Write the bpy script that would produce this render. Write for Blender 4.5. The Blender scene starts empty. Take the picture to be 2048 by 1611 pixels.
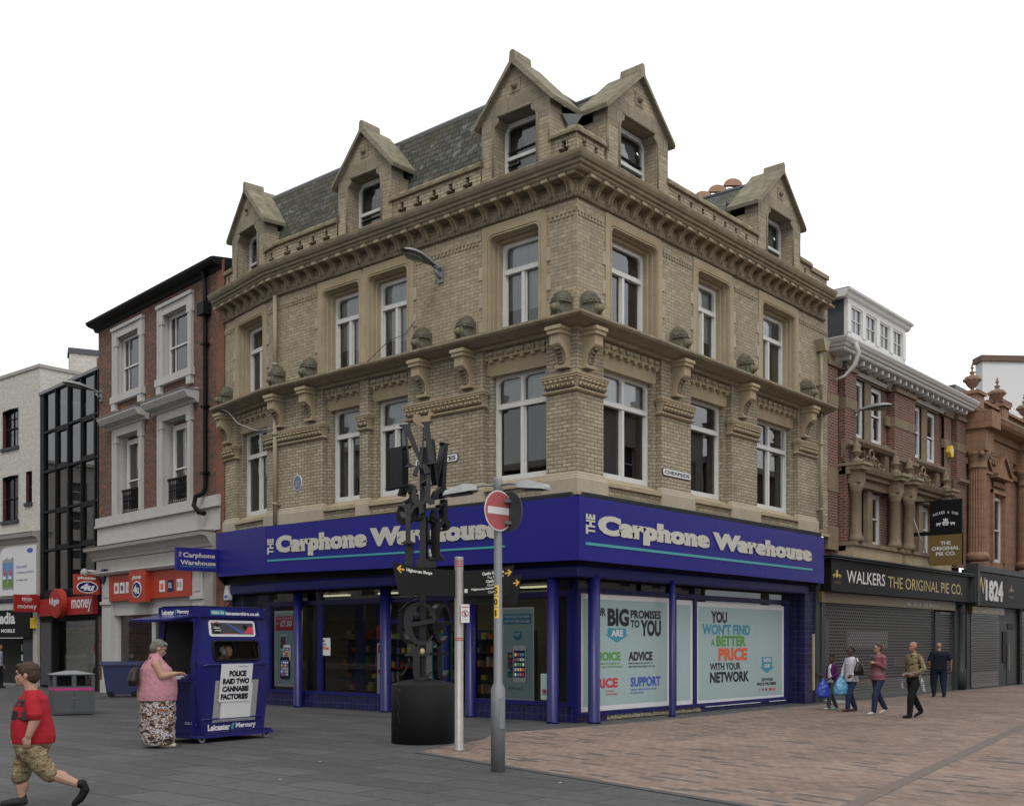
import bpy, bmesh, math, random
from mathutils import Vector, Matrix, Quaternion
from math import sin, cos, pi, radians, atan2, hypot, sqrt
random.seed(7)
SC = bpy.context.scene
COL = SC.collection
# ------------------------------------------------------------------ camera
# world frame: corner of the main building on the ground is the origin,
# +X runs along its right-hand street front, +Y along its left-hand front
CAM = (-17.508, -13.385, 1.65)
FW = Vector((0.7573, 0.6531, 0)).normalized()
cd = bpy.data.cameras.new('camera'); cam = bpy.data.objects.new('camera', cd); COL.objects.link(cam)
cam.location = CAM
cam.rotation_euler = FW.to_track_quat('-Z', 'Y').to_euler()
cd.sensor_width = 36; cd.lens = 2187 / 2048 * 36; cd.shift_y = (1285 - 805.5) / 2048
cd.clip_start = 0.1; cd.clip_end = 1000
SC.camera = cam
# ------------------------------------------------------------------ sky + sun (overcast)
W = bpy.data.worlds.new("World"); SC.world = W; W.use_nodes = True
nt = W.node_tree; nt.nodes.clear()
sun_dir = Vector((-0.62, -0.50, 1.05)).normalized()
el = math.asin(sun_dir.z); az = atan2(sun_dir.x, sun_dir.y)
sky = nt.nodes.new('ShaderNodeTexSky'); sky.sky_type = 'NISHITA'; sky.sun_disc = False
sky.sun_elevation = el; sky.sun_rotation = az; sky.air_density = 1.0; sky.dust_density = 4.0
hsv = nt.nodes.new('ShaderNodeHueSaturation'); hsv.inputs['Saturation'].default_value = 0.12
tc = nt.nodes.new('ShaderNodeTexCoord'); nz = nt.nodes.new('ShaderNodeTexNoise')
nz.inputs['Scale'].default_value = 1.6; nz.inputs['Detail'].default_value = 3
cr = nt.nodes.new('ShaderNodeValToRGB')
cr.color_ramp.elements[0].position = 0.3; cr.color_ramp.elements[0].color = (5.6, 5.66, 5.76, 1)
cr.color_ramp.elements[1].position = 0.62; cr.color_ramp.elements[1].color = (10.2, 10.2, 10.3, 1)
mx = nt.nodes.new('ShaderNodeMix'); mx.data_type = 'RGBA'; mx.inputs[0].default_value = 0.9
bg = nt.nodes.new('ShaderNodeBackground'); bg.inputs['Strength'].default_value = 0.1
wo = nt.nodes.new('ShaderNodeOutputWorld')
L = nt.links.new
L(sky.outputs[0], hsv.inputs['Color']); L(tc.outputs['Generated'], nz.inputs['Vector']); 
dt = nt.nodes.new('ShaderNodeVectorMath'); dt.operation = 'DOT_PRODUCT'; dt.inputs[1].default_value = (FW.y, -FW.x, 0)
ad = nt.nodes.new('ShaderNodeMath'); ad.operation = 'MULTIPLY_ADD'; ad.inputs[1].default_value = .45; ad.inputs[2].default_value = .02
L(tc.outputs['Generated'], dt.inputs[0]); L(dt.outputs['Value'], ad.inputs[0])
am = nt.nodes.new('ShaderNodeMath'); am.operation = 'ADD'; L(ad.outputs[0], am.inputs[0]); L(nz.outputs[0], am.inputs[1]); L(am.outputs[0], cr.inputs[0])
L(hsv.outputs[0], mx.inputs[6]); L(cr.outputs[0], mx.inputs[7]); L(mx.outputs[2], bg.inputs['Color']); L(bg.outputs[0], wo.inputs[0])
sl = bpy.data.lights.new('sun', 'SUN'); sl.energy = 0.7; sl.angle = radians(18); sl.color = (1, .96, .9)
so = bpy.data.objects.new('sun', sl); COL.objects.link(so); so.rotation_euler = sun_dir.to_track_quat('Z', 'Y').to_euler(); so.location = (0, 0, 40)
SC.view_settings.view_transform = 'Standard'; SC.view_settings.look = 'None'
SC.view_settings.exposure = 0.62; SC.view_settings.gamma = 1.0
SC.cycles.max_bounces = 6; SC.cycles.transparent_max_bounces = 12

# ------------------------------------------------------------------ materials
def lin(c):
    return tuple(((v / 255) / 12.92 if v <= 10 else (((v / 255) + .055) / 1.055) ** 2.4) for v in c)
class NT:
    def __init__(s, name):
        s.m = bpy.data.materials.new(name); s.m.use_nodes = True; s.t = s.m.node_tree; s.t.nodes.clear()
        s.out = s.n('ShaderNodeOutputMaterial'); s.b = s.n('ShaderNodeBsdfPrincipled'); s.l(s.b.outputs[0], s.out.inputs[0])
    def n(s, k, **kw):
        x = s.t.nodes.new(k)
        for a, v in kw.items(): setattr(x, a, v)
        return x
    def l(s, a, b): s.t.links.new(a, b)
    def uv(s, sc=(1, 1, 1), rot=0, loc=(0, 0, 0)):
        u = s.n('ShaderNodeUVMap'); mp = s.n('ShaderNodeMapping'); mp.inputs['Scale'].default_value = sc
        mp.inputs['Rotation'].default_value = (0, 0, rot); mp.inputs['Location'].default_value = loc
        s.l(u.outputs[0], mp.inputs[0]); return mp.outputs[0]
    def pos(s, sc=(1, 1, 1)):
        g = s.n('ShaderNodeTexCoord'); mp = s.n('ShaderNodeMapping'); mp.inputs['Scale'].default_value = sc
        s.l(g.outputs['Object'], mp.inputs[0]); return mp.outputs[0]
    def noise(s, vec, sc, det=3, rough=.55):
        x = s.n('ShaderNodeTexNoise'); x.inputs['Scale'].default_value = sc; x.inputs['Detail'].default_value = det
        x.inputs['Roughness'].default_value = rough; s.l(vec, x.inputs['Vector']); return x.outputs[0]
    def ramp(s, f, stops):
        r = s.n('ShaderNodeValToRGB'); e = r.color_ramp.elements
        while len(e) < len(stops): e.new(.5)
        for i, (p, c) in enumerate(stops):
            e[i].position = p; e[i].color = (c if isinstance(c, tuple) else (c, c, c)) + (1,)
        s.l(f, r.inputs[0]); return r.outputs[0]
    def mix(s, a, b, f=.5, mode='MIX'):
        x = s.n('ShaderNodeMix', data_type='RGBA', blend_type=mode)
        for i, v in ((0, f), (6, a), (7, b)):
            if isinstance(v, (int, float)): x.inputs[i].default_value = v if i == 0 else (v, v, v, 1)
            elif isinstance(v, tuple): x.inputs[i].default_value = v + (1,)
            else: s.l(v, x.inputs[i])
        return x.outputs[2]
    def bump(s, h, st=.4, dist=.02):
        x = s.n('ShaderNodeBump'); x.inputs['Strength'].default_value = st; x.inputs['Distance'].default_value = dist
        s.l(h, x.inputs['Height']); s.l(x.outputs[0], s.b.inputs['Normal'])
    def fin(s, col=None, rough=.8, metal=0, spec=.5):
        if col is not None:
            if isinstance(col, tuple): s.b.inputs['Base Color'].default_value = col + (1,)
            else: s.l(col, s.b.inputs['Base Color'])
        s.b.inputs['Roughness'].default_value = rough; s.b.inputs['Metallic'].default_value = metal
        s.b.inputs['Specular IOR Level'].default_value = spec
        return s.m
def plain(name, c, rough=.6, var=.12, metal=0, sc=6, bump=0, spec=.5):
    s = NT(name); p = s.pos()
    f = s.noise(p, sc, 4)
    col = s.mix(tuple(v * (1 - var) for v in c), tuple(min(1, v * (1 + var)) for v in c), f)
    if bump: s.bump(s.noise(p, sc * 12, 3), bump, .01)
    return s.fin(col, rough, metal, spec)
def gum(s, v, col, sc=2.2, r=.035, c=(.16, .16, .155)):
    vo = s.n('ShaderNodeTexVoronoi'); vo.inputs['Scale'].default_value = sc; s.l(v, vo.inputs['Vector'])
    return s.mix(col, c, s.mix(0., .6, s.ramp(vo.outputs['Distance'], [(r, 1.), (r * 1.4, 0.)])))
def brick(name, c1, c2, mo, bw=.235, rh=.079, ms=.010, bs=.5, weather=.35, wcol=(.12, .10, .08), rot=0, squash=None, wsc=.7, spot=None, rough=.85, spec=.3):
    s = NT(name); v = s.uv(rot=rot)
    b = s.n('ShaderNodeTexBrick'); s.l(v, b.inputs['Vector']); b.offset = .5; b.offset_frequency = 2
    if squash: b.squash = squash; b.squash_frequency = 2
    b.inputs['Color1'].default_value = c1 + (1,); b.inputs['Color2'].default_value = c2 + (1,); b.inputs['Mortar'].default_value = mo + (1,)
    for k, x in (('Scale', 1), ('Mortar Size', ms), ('Mortar Smooth', .3), ('Bias', 0), ('Brick Width', bw), ('Row Height', rh)): b.inputs[k].default_value = x
    w = s.ramp(s.noise(v, wsc, 5, .65), [(.35, 0.0), (.75, 1.0)])
    col = s.mix(b.outputs['Color'], wcol, s.mix(0., weather, w))
    stv = s.uv((1.6, .16, 1)); col = s.mix(col, wcol, s.mix(0., weather * .55, s.ramp(s.noise(stv, 1.4, 4, .6), [(.48, 0.), (.72, 1.)])))
    g = s.ramp(s.noise(v, 9, 3), [(.3, .82), (.7, 1.12)])
    col = s.mix(col, g, 1.0, 'MULTIPLY')
    if name.startswith('dark_paving'): col = gum(s, v, col)
    if spot:
        sp = s.ramp(s.noise(v, spot[1], 2), [(.62, 0.), (.68, 1.)]); col = s.mix(col, spot[0], sp)
    inv = s.n('ShaderNodeInvert'); s.l(b.outputs['Fac'], inv.inputs['Color'])
    h = s.mix(inv.outputs[0], s.noise(v, 60, 3), .25)
    s.bump(h, bs, .012)
    return s.fin(col, rough, spec=spec)
def stone(name, c, dark=(.10, .085, .07), amt=.5, sc=1.3, moss=0, rough=.9, joints=None):
    s = NT(name); p = s.pos(); v = s.uv()
    f = s.ramp(s.noise(p, sc, 6, .7), [(.38, 0.), (.72, 1.)])
    st = s.ramp(s.noise(s.pos((5, 5, .5)), 1.2, 4, .6), [(.4, 0.), (.8, 1.)])
    col = s.mix(c, tuple(x * .72 for x in c), s.noise(p, 14, 4))
    col = s.mix(col, dark, s.mix(0., amt, f)); col = s.mix(col, dark, s.mix(0., amt * .5, st))
    if moss:
        g = s.n('ShaderNodeNewGeometry'); sp = s.n('ShaderNodeSeparateXYZ'); s.l(g.outputs['Normal'], sp.inputs[0])
        up = s.ramp(sp.outputs[2], [(.02, .25 if moss > .8 else 0.), (.55, 1.)])
        mm = s.mix(0., up, s.ramp(s.noise(p, 5, 5), [(.35, 0.), (.6, 1.)]))
        col = s.mix(col, s.mix((.055, .062, .028), (.10, .10, .045), s.noise(p, 20, 3)), s.mix(0., moss, mm))
    if joints:
        b = s.n('ShaderNodeTexBrick'); s.l(v, b.inputs['Vector'])
        for k, x in (('Scale', 1), ('Mortar Size', .006), ('Brick Width', joints[0]), ('Row Height', joints[1])): b.inputs[k].default_value = x
        b.inputs['Color1'].default_value = (1, 1, 1, 1); b.inputs['Color2'].default_value = (.86, .86, .86, 1); b.inputs['Mortar'].default_value = (.45, .42, .4, 1)
        col = s.mix(col, b.outputs['Color'], 1.0, 'MULTIPLY')
    s.bump(s.noise(p, 30, 5, .7), .35, .015)
    return s.fin(col, rough, spec=.3)
def glassmat(name, tint=(.75, .8, .8), ior=1.6, rough=.01, amt=0.0):
    s = NT(name); s.t.nodes.remove(s.b)
    fr = s.n('ShaderNodeFresnel'); fr.inputs['IOR'].default_value = ior
    tr = s.n('ShaderNodeBsdfTransparent'); tr.inputs[0].default_value = tint + (1,)
    gl = s.n('ShaderNodeBsdfGlossy'); gl.inputs['Roughness'].default_value = rough; gl.inputs['Color'].default_value = (.95, .97, 1, 1)
    bp = s.n('ShaderNodeBump'); bp.inputs['Strength'].default_value = .015; bp.inputs['Distance'].default_value = .02
    s.l(s.noise(s.pos(), 1.3, 2), bp.inputs['Height']); s.l(bp.outputs[0], gl.inputs['Normal'])
    ad = s.n('ShaderNodeMath', operation='ADD', use_clamp=True); ad.inputs[1].default_value = amt; s.l(fr.outputs[0], ad.inputs[0])
    mx = s.n('ShaderNodeMixShader'); s.l(ad.outputs[0], mx.inputs[0]); s.l(tr.outputs[0], mx.inputs[1]); s.l(gl.outputs[0], mx.inputs[2])
    s.l(mx.outputs[0], s.out.inputs[0]); return s.m

M = {}
M['buff'] = brick('buff_brick', (.445, .385, .272), (.325, .278, .195), (.14, .118, .088), bw=.24, wcol=(.12, .10, .078), weather=.5, wsc=.6)
M['buff2'] = brick('buff_brick_upper', (.42, .358, .25), (.32, .27, .188), (.18, .152, .115), ms=.007, wcol=(.13, .11, .085), weather=.45, wsc=.5, bs=.35)
M['sand'] = stone('sandstone', (.44, .362, .24), (.21, .165, .115), .55, 1.0)
M['sandpale'] = stone('pale_sandstone', (.46, .405, .31), (.25, .21, .165), .5, .8)
M['ledge'] = stone('mossy_sandstone', (.36, .30, .21), (.15, .122, .088), .6, 2.2, moss=.9)
M['gable'] = stone('weathered_gable_stone', (.33, .292, .215), (.17, .148, .112), .6, 2.4, moss=.5, joints=(.9, .30))
M['carve'] = stone('carved_stone', (.27, .22, .15), (.08, .065, .048), .7, 5.)
M['hood'] = stone('mossy_carving', (.17, .155, .115), (.065, .06, .045), .8, 9., moss=.4)
M['slate'] = brick('slate', (.058, .058, .050), (.125, .123, .115), (.008, .008, .008), bw=.24, rh=.135, ms=.011, weather=.65, wcol=(.065, .068, .035), bs=.8, spot=((.17, .175, .175), 3.2), wsc=1.1)
M['lead'] = plain('lead', (.16, .165, .17), .5, .25, sc=3)
M['leadd'] = plain('dark_lead', (.055, .06, .07), .5, .3, sc=3)
M['white'] = plain('white_paint', (.56, .56, .54), .5, .14, sc=5, bump=.08)
M['whitec'] = plain('cream_white_paint', (.46, .45, .43), .55, .12, sc=2, bump=.1)
M['lightgrey'] = plain('light_grey_paint', (.43, .42, .40), .6, .12, sc=2, bump=.1)
M['cream'] = plain('cream_paint', (.36, .34, .31), .6, .16, sc=1.5, bump=.1)
M['glass'] = glassmat('window_glass', (.80, .84, .84), 1.95)
M['shopglass'] = glassmat('shop_glass', (.86, .88, .88), 1.42)
M['darkglass'] = glassmat('dark_glass', (.10, .11, .12), 1.75)
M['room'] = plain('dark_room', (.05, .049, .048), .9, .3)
M['blind'] = plain('window_blind', (.68, .68, .67), .9, .06)
M['curtain'] = plain('grey_curtain', (.22, .22, .21), .9, .15)
M['blue'] = plain('blue_paint', (.010, .010, .095), .35, .10, sc=3, spec=.35)
M['bluesign'] = plain('blue_sign_panel', (.018, .018, .185), .35, .06, sc=1.5, spec=.25)
M['navy'] = plain('navy_paint', (.012, .011, .07), .3, .15, sc=3)
M['tile'] = brick('blue_tile', (.010, .009, .055), (.016, .014, .085), (.05, .05, .075), bw=.152, rh=.152, ms=.005, weather=.25, wcol=(.02, .02, .03), bs=.3, rough=.18, spec=.6)
for m_ in (M['tile'],): 
    for n_ in m_.node_tree.nodes:
        if n_.bl_idname == 'ShaderNodeTexBrick': n_.offset = 0
M['letter'] = plain('cream_lettering', (.46, .455, .40), .5, .05)
M['teal'] = plain('teal_line', (.055, .30, .32), .4, .05)
M['black'] = plain('black_paint', (.007, .007, .0075), .55, .3, spec=.18)
M['blackm'] = plain('black_iron', (.007, .007, .009), .34, .5, metal=.0, sc=9, spec=.45)
M['dgrey'] = plain('dark_grey_paint', (.040, .045, .048), .55, .15, spec=.3)
M['grey'] = plain('galvanised_grey', (.20, .21, .22), .45, .15, metal=.3, sc=8)
M['lampgrey'] = plain('lamp_grey', (.27, .28, .28), .4, .08)
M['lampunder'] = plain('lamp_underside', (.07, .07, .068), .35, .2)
M['bowl'] = plain('lamp_bowl', (.12, .12, .105), .15, .3)
M['steel'] = plain('brushed_steel', (.27, .255, .235), .45, .2, metal=.5, sc=5)
M['red'] = plain('red_plastic', (.30, .012, .012), .4, .06)
M['redo'] = plain('orange_red_panel', (.36, .038, .016), .4, .06)
M['redsign'] = plain('faded_sign_red', (.36, .085, .085), .45, .05)
M['yellow'] = plain('yellow_plate', (.75, .50, .04), .4, .06)
M['gold'] = plain('gold_paint', (.145, .10, .030), .4, .12)
M['goldl'] = plain('gold_lettering', (.45, .35, .11), .4, .05)
M['paper'] = plain('paper_white', (.60, .60, .61), .6, .03)
M['mint'] = plain('pale_mint_poster', (.32, .43, .425), .35, .03)
M['pink'] = plain('magenta_band', (.42, .03, .16), .4, .05)
M['ink'] = plain('black_ink', (.012, .013, .016), .5, .05)
M['inkblue'] = plain('blue_ink', (.045, .24, .33), .5, .05)
M['inkgreen'] = plain('green_ink', (.09, .27, .055), .5, .05)
M['inkred'] = plain('orange_ink', (.60, .11, .04), .5, .05)
M['inkcrim'] = plain('crimson_ink', (.48, .04, .06), .5, .05)
M['inkroyal'] = plain('royal_ink', (.05, .09, .38), .5, .05)
M['terra'] = plain('clay_pot', (.33, .20, .13), .8, .2)
def emis(name, c, st):
    s = NT(name); s.b.inputs['Emission Color'].default_value = c + (1,); s.b.inputs['Emission Strength'].default_value = st; return s.fin(c, .5)

# ------------------------------------------------------------------ frames and mesh builder
class Fr:
    """street-front frame: u runs left to right as seen from outside, d outward, z up"""
    def __init__(s, o, u):
        n = hypot(*u); s.o = o; s.u = (u[0] / n, u[1] / n); s.n = (s.u[1], -s.u[0])
    def p(s, u, d=0., z=0.): return (s.o[0] + u * s.u[0] + d * s.n[0], s.o[1] + u * s.u[1] + d * s.n[1], z)
    def rot(s): return atan2(s.n[0], -s.n[1])
FA = Fr((0, 0), (0, -1)); FB = Fr((0, 0), (1, 0))
FC = Fr((0, 9.8), (-.16914, -.98559)); oD = (.5243, 12.8553); FD = Fr(oD, (-.10661, -.9943))
oE = FD.p(-14.11)[:2]; FFr = Fr(oE, (.02621, -.99966))
FL = Fr((0, 0), (1, 0))     # local frame: u=x, d=-y
CACHE = {}
def text_geo(s, bold=0., shear=0., ext=0., sp=1.):
    k = (s, bold, shear, ext, sp)
    if k not in CACHE:
        c = bpy.data.curves.new('t', 'FONT'); c.body = s; c.size = 1; c.offset = bold; c.shear = shear; c.space_character = sp
        c.resolution_u = 3; o = bpy.data.objects.new('t', c); COL.objects.link(o)
        dg = bpy.context.evaluated_depsgraph_get(); me = bpy.data.meshes.new_from_object(o.evaluated_get(dg))
        V = [(v.co.x, v.co.y) for v in me.vertices]; Fs = [tuple(p.vertices) for p in me.polygons]
        bpy.data.objects.remove(o); bpy.data.curves.remove(c); bpy.data.meshes.remove(me)
        x0 = min(v[0] for v in V); x1 = max(v[0] for v in V); y0 = min(v[1] for v in V); y1 = max(v[1] for v in V)
        CACHE[k] = ([((v[0] - x0) / (x1 - x0), (v[1] - y0) / (y1 - y0)) for v in V], Fs, (x1 - x0) / (y1 - y0))
    return CACHE[k]
class MB:
    def __init__(s): s.v = []; s.f = []; s.m = []; s.sm = []; s.mats = []
    def mi(s, m):
        if isinstance(m, str): m = M[m]
        if m not in s.mats: s.mats.append(m)
        return s.mats.index(m)
    def add(s, V, Fs, m, smooth=False):
        b = len(s.v); s.v += [tuple(v) for v in V]; k = s.mi(m)
        for f in Fs: s.f.append([b + i for i in f]); s.m.append(k); s.sm.append(smooth)
        return s
    def quad(s, a, b, c, d, m): return s.add([a, b, c, d], [(0, 1, 2, 3)], m)
    def rect(s, f, u0, u1, z0, z1, d, m): return s.quad(f.p(u0, d, z0), f.p(u1, d, z0), f.p(u1, d, z1), f.p(u0, d, z1), m)
    def box(s, f, u0, u1, d0, d1, z0, z1, m):
        V = [f.p(u, d, z) for z in (z0, z1) for d in (d0, d1) for u in (u0, u1)]
        return s.add(V, [(0, 1, 3, 2), (4, 6, 7, 5), (0, 4, 5, 1), (2, 3, 7, 6), (0, 2, 6, 4), (1, 5, 7, 3)], m)
    def extr(s, f, P, d0, d1, m, smooth=False):
        n = len(P); V = [f.p(u, d0, z) for u, z in P] + [f.p(u, d1, z) for u, z in P]
        return s.add(V, [tuple(range(n)), tuple(range(2 * n - 1, n - 1, -1))] + [(i, (i + 1) % n, n + (i + 1) % n, n + i) for i in range(n)], m, smooth)
    def extru(s, f, P, u0, u1, m):    # P in (d,z), extruded along u
        n = len(P); V = [f.p(u0, d, z) for d, z in P] + [f.p(u1, d, z) for d, z in P]
        return s.add(V, [tuple(range(n)), tuple(range(2 * n - 1, n - 1, -1))] + [(i, (i + 1) % n, n + (i + 1) % n, n + i) for i in range(n)], m)
    def wall(s, f, u0, u1, z0, z1, holes, d, m, th=0., mr=None):
        us = sorted({u0, u1} | {min(max(h[k], u0), u1) for h in holes for k in (0, 1)}); zs = sorted({z0, z1} | {min(max(h[k], z0), z1) for h in holes for k in (2, 3)})
        def hole(i, j):
            if not (0 <= i < len(us) - 1 and 0 <= j < len(zs) - 1): return None
            uc = (us[i] + us[i + 1]) / 2; zc = (zs[j] + zs[j + 1]) / 2
            return any(h[0] < uc < h[1] and h[2] < zc < h[3] for h in holes)
        for i in range(len(us) - 1):
            for j in range(len(zs) - 1):
                if not hole(i, j): s.rect(f, us[i], us[i + 1], zs[j], zs[j + 1], d, m)
                elif th:
                    e = d - th; mm = mr or m
                    if hole(i - 1, j) is False: s.quad(f.p(us[i], d, zs[j]), f.p(us[i], e, zs[j]), f.p(us[i], e, zs[j + 1]), f.p(us[i], d, zs[j + 1]), mm)
                    if hole(i + 1, j) is False: s.quad(f.p(us[i + 1], d, zs[j]), f.p(us[i + 1], e, zs[j]), f.p(us[i + 1], e, zs[j + 1]), f.p(us[i + 1], d, zs[j + 1]), mm)
                    if hole(i, j - 1) is False: s.quad(f.p(us[i], d, zs[j]), f.p(us[i + 1], d, zs[j]), f.p(us[i + 1], e, zs[j]), f.p(us[i], e, zs[j]), mm)
                    if hole(i, j + 1) is False: s.quad(f.p(us[i], d, zs[j + 1]), f.p(us[i + 1], d, zs[j + 1]), f.p(us[i + 1], e, zs[j + 1]), f.p(us[i], e, zs[j + 1]), mm)
        return s
    def sweep(s, path, prof, m, smooth=False, cap=True):
        """path: plan points left to right seen from outside; prof: (d,z) list, d outward"""
        n = len(path); offs = []
        for i in range(n):
            def nrm(a, b):
                x, y = b[0] - a[0], b[1] - a[1]; l = hypot(x, y); return (y / l, -x / l)
            if i == 0: N = nrm(path[0], path[1]); k = 1
            elif i == n - 1: N = nrm(path[-2], path[-1]); k = 1
            else:
                a = nrm(path[i - 1], path[i]); b = nrm(path[i], path[i + 1]); N = (a[0] + b[0], a[1] + b[1]); l = hypot(*N); N = (N[0] / l, N[1] / l); k = 1 / max(.3, N[0] * a[0] + N[1] * a[1])
            offs.append((N[0] * k, N[1] * k))
        V = [(path[i][0] + offs[i][0] * d, path[i][1] + offs[i][1] * d, z) for i in range(n) for d, z in prof]
        k = len(prof); Fs = [(i * k + j, i * k + j + 1, (i + 1) * k + j + 1, (i + 1) * k + j) for i in range(n - 1) for j in range(k - 1)]
        s.add(V, Fs, m, smooth)
        if cap: s.add(V[:k], [tuple(range(k))], m); s.add(V[-k:], [tuple(range(k))], m)
        return s
    def tube(s, pts, r, m, n=8, smooth=True, closed=False):
        P = [Vector(p) for p in pts]; R = r if isinstance(r, (list, tuple)) else [r] * len(P); V = []; up = None
        for i, p in enumerate(P):
            t = (P[min(i + 1, len(P) - 1)] - P[max(i - 1, 0)]).normalized()
            if up is None: up = Vector((0, 0, 1)) if abs(t.z) < .9 else Vector((1, 0, 0))
            a = t.cross(up).normalized(); b = a.cross(t).normalized(); up = b
            for k in range(n): V.append(p + (a * cos(2 * pi * k / n) + b * sin(2 * pi * k / n)) * R[i])
        Fs = [(i * n + k, i * n + (k + 1) % n, (i + 1) * n + (k + 1) % n, (i + 1) * n + k) for i in range(len(P) - 1) for k in range(n)]
        s.add(V, Fs, m, smooth); s.add(V[:n], [tuple(range(n))], m); s.add(V[-n:], [tuple(range(n))], m); return s
    def lathe(s, c, prof, m, n=20, smooth=True):
        V = [(c[0] + r * cos(2 * pi * k / n), c[1] + r * sin(2 * pi * k / n), c[2] + z) for r, z in prof for k in range(n)]
        Fs = [(i * n + k, i * n + (k + 1) % n, (i + 1) * n + (k + 1) % n, (i + 1) * n + k) for i in range(len(prof) - 1) for k in range(n)]
        s.add(V, Fs, m, smooth); s.add(V[:n], [tuple(range(n))], m); s.add(V[-n:], [tuple(range(n))], m); return s
    def ell(s, c, r, m, n=12, rot=None, smooth=True):
        if not isinstance(r, (tuple, list)): r = (r, r, r)
        V = []; h = n // 2
        for i in range(h + 1):
            t = pi * i / h
            for k in range(n):
                v = Vector((r[0] * sin(t) * cos(2 * pi * k / n), r[1] * sin(t) * sin(2 * pi * k / n), r[2] * cos(t)))
                if rot is not None: v = rot @ v
                V.append((c[0] + v.x, c[1] + v.y, c[2] + v.z))
        Fs = [(i * n + k, (i + 1) * n + k, (i + 1) * n + (k + 1) % n, i * n + (k + 1) % n) for i in range(h) for k in range(n)]
        return s.add(V, Fs, m, smooth)
    def text(s, f, t, u0, u1, z0, z1, d, m, bold=0., shear=0., th=0., flip=False, sp=1., vert=False):
        V, Fs, asp = text_geo(t, bold, shear, 0, sp)
        if u1 is None: u1 = u0 + (z1 - z0) * asp
        if vert: g = lambda x, y, dd: f.p(u1 - y * (u1 - u0), dd, z0 + x * (z1 - z0))
        else: g = lambda x, y, dd: f.p(u0 + x * (u1 - u0), dd, z0 + y * (z1 - z0))
        s.add([g(x, y, d + th) for x, y in V], Fs, m)
        if th:
            from collections import Counter
            ec = Counter(tuple(sorted((fa[i], fa[(i + 1) % len(fa)]))) for fa in Fs for i in range(len(fa)))
            E = [e for e, c in ec.items() if c == 1]
            b = [g(x, y, d) for x, y in V]; tt = [g(x, y, d + th) for x, y in V]; n = len(V)
            s.add(b + tt, [(a, c, c + n, a + n) for a, c in E], m)
        return s
    def build(s, name, parent=None, world=True, recalc=True):
        me = bpy.data.meshes.new(name); off = Vector((0, 0, 0))
        if parent is not None and world: off = Vector(ROOT.get(parent.name, (0, 0, 0)))
        me.from_pydata([tuple(Vector(v) - off) for v in s.v], [], s.f)
        for m in s.mats: me.materials.append(m)
        me.polygons.foreach_set('material_index', s.m); me.polygons.foreach_set('use_smooth', s.sm)
        bm = bmesh.new(); bm.from_mesh(me); bmesh.ops.remove_doubles(bm, verts=bm.verts, dist=1e-5)
        bmesh.ops.dissolve_degenerate(bm, edges=bm.edges, dist=1e-6)
        if recalc: bmesh.ops.recalc_face_normals(bm, faces=bm.faces)
        uvl = bm.loops.layers.uv.new('UVMap')
        for f in bm.faces:
            f.normal_update(); n = f.normal
            if abs(n.z) > .8 or hypot(n.x, n.y) < 1e-6:
                for l in f.loops: q = l.vert.co + off; l[uvl].uv = (q.x, q.y)
            else:
                h = hypot(n.x, n.y); t = (-n.y / h, n.x / h); k = 1 / max(.3, h)
                for l in f.loops: q = l.vert.co + off; l[uvl].uv = (q.x * t[0] + q.y * t[1], q.z * k)
        bm.to_mesh(me); bm.free()
        o = bpy.data.objects.new(name, me); COL.objects.link(o)
        if parent is not None: o.parent = parent; ROOT[o.name] = tuple(off) if world else (0, 0, 0)
        return o
ROOT = {}
def thing(name, label, cat, loc=(0, 0, 0), rz=0, group=None):
    o = bpy.data.objects.new(name, None); COL.objects.link(o); o.location = loc; o.rotation_euler = (0, 0, rz)
    o.empty_display_size = .3; ROOT[o.name] = tuple(loc); tag(o, label, cat, group); return o
def tag(o, label, cat, group=None):
    o['label'] = label; o['category'] = cat
    if group: o['group'] = group
    return o
def struct(o, kind='structure'): o['kind'] = kind; return o
def inst(src, parent, loc, rz=0, name=None):
    o = src.copy(); COL.objects.link(o); o.parent = parent; o.location = loc; o.rotation_euler = (0, 0, rz); return o
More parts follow.
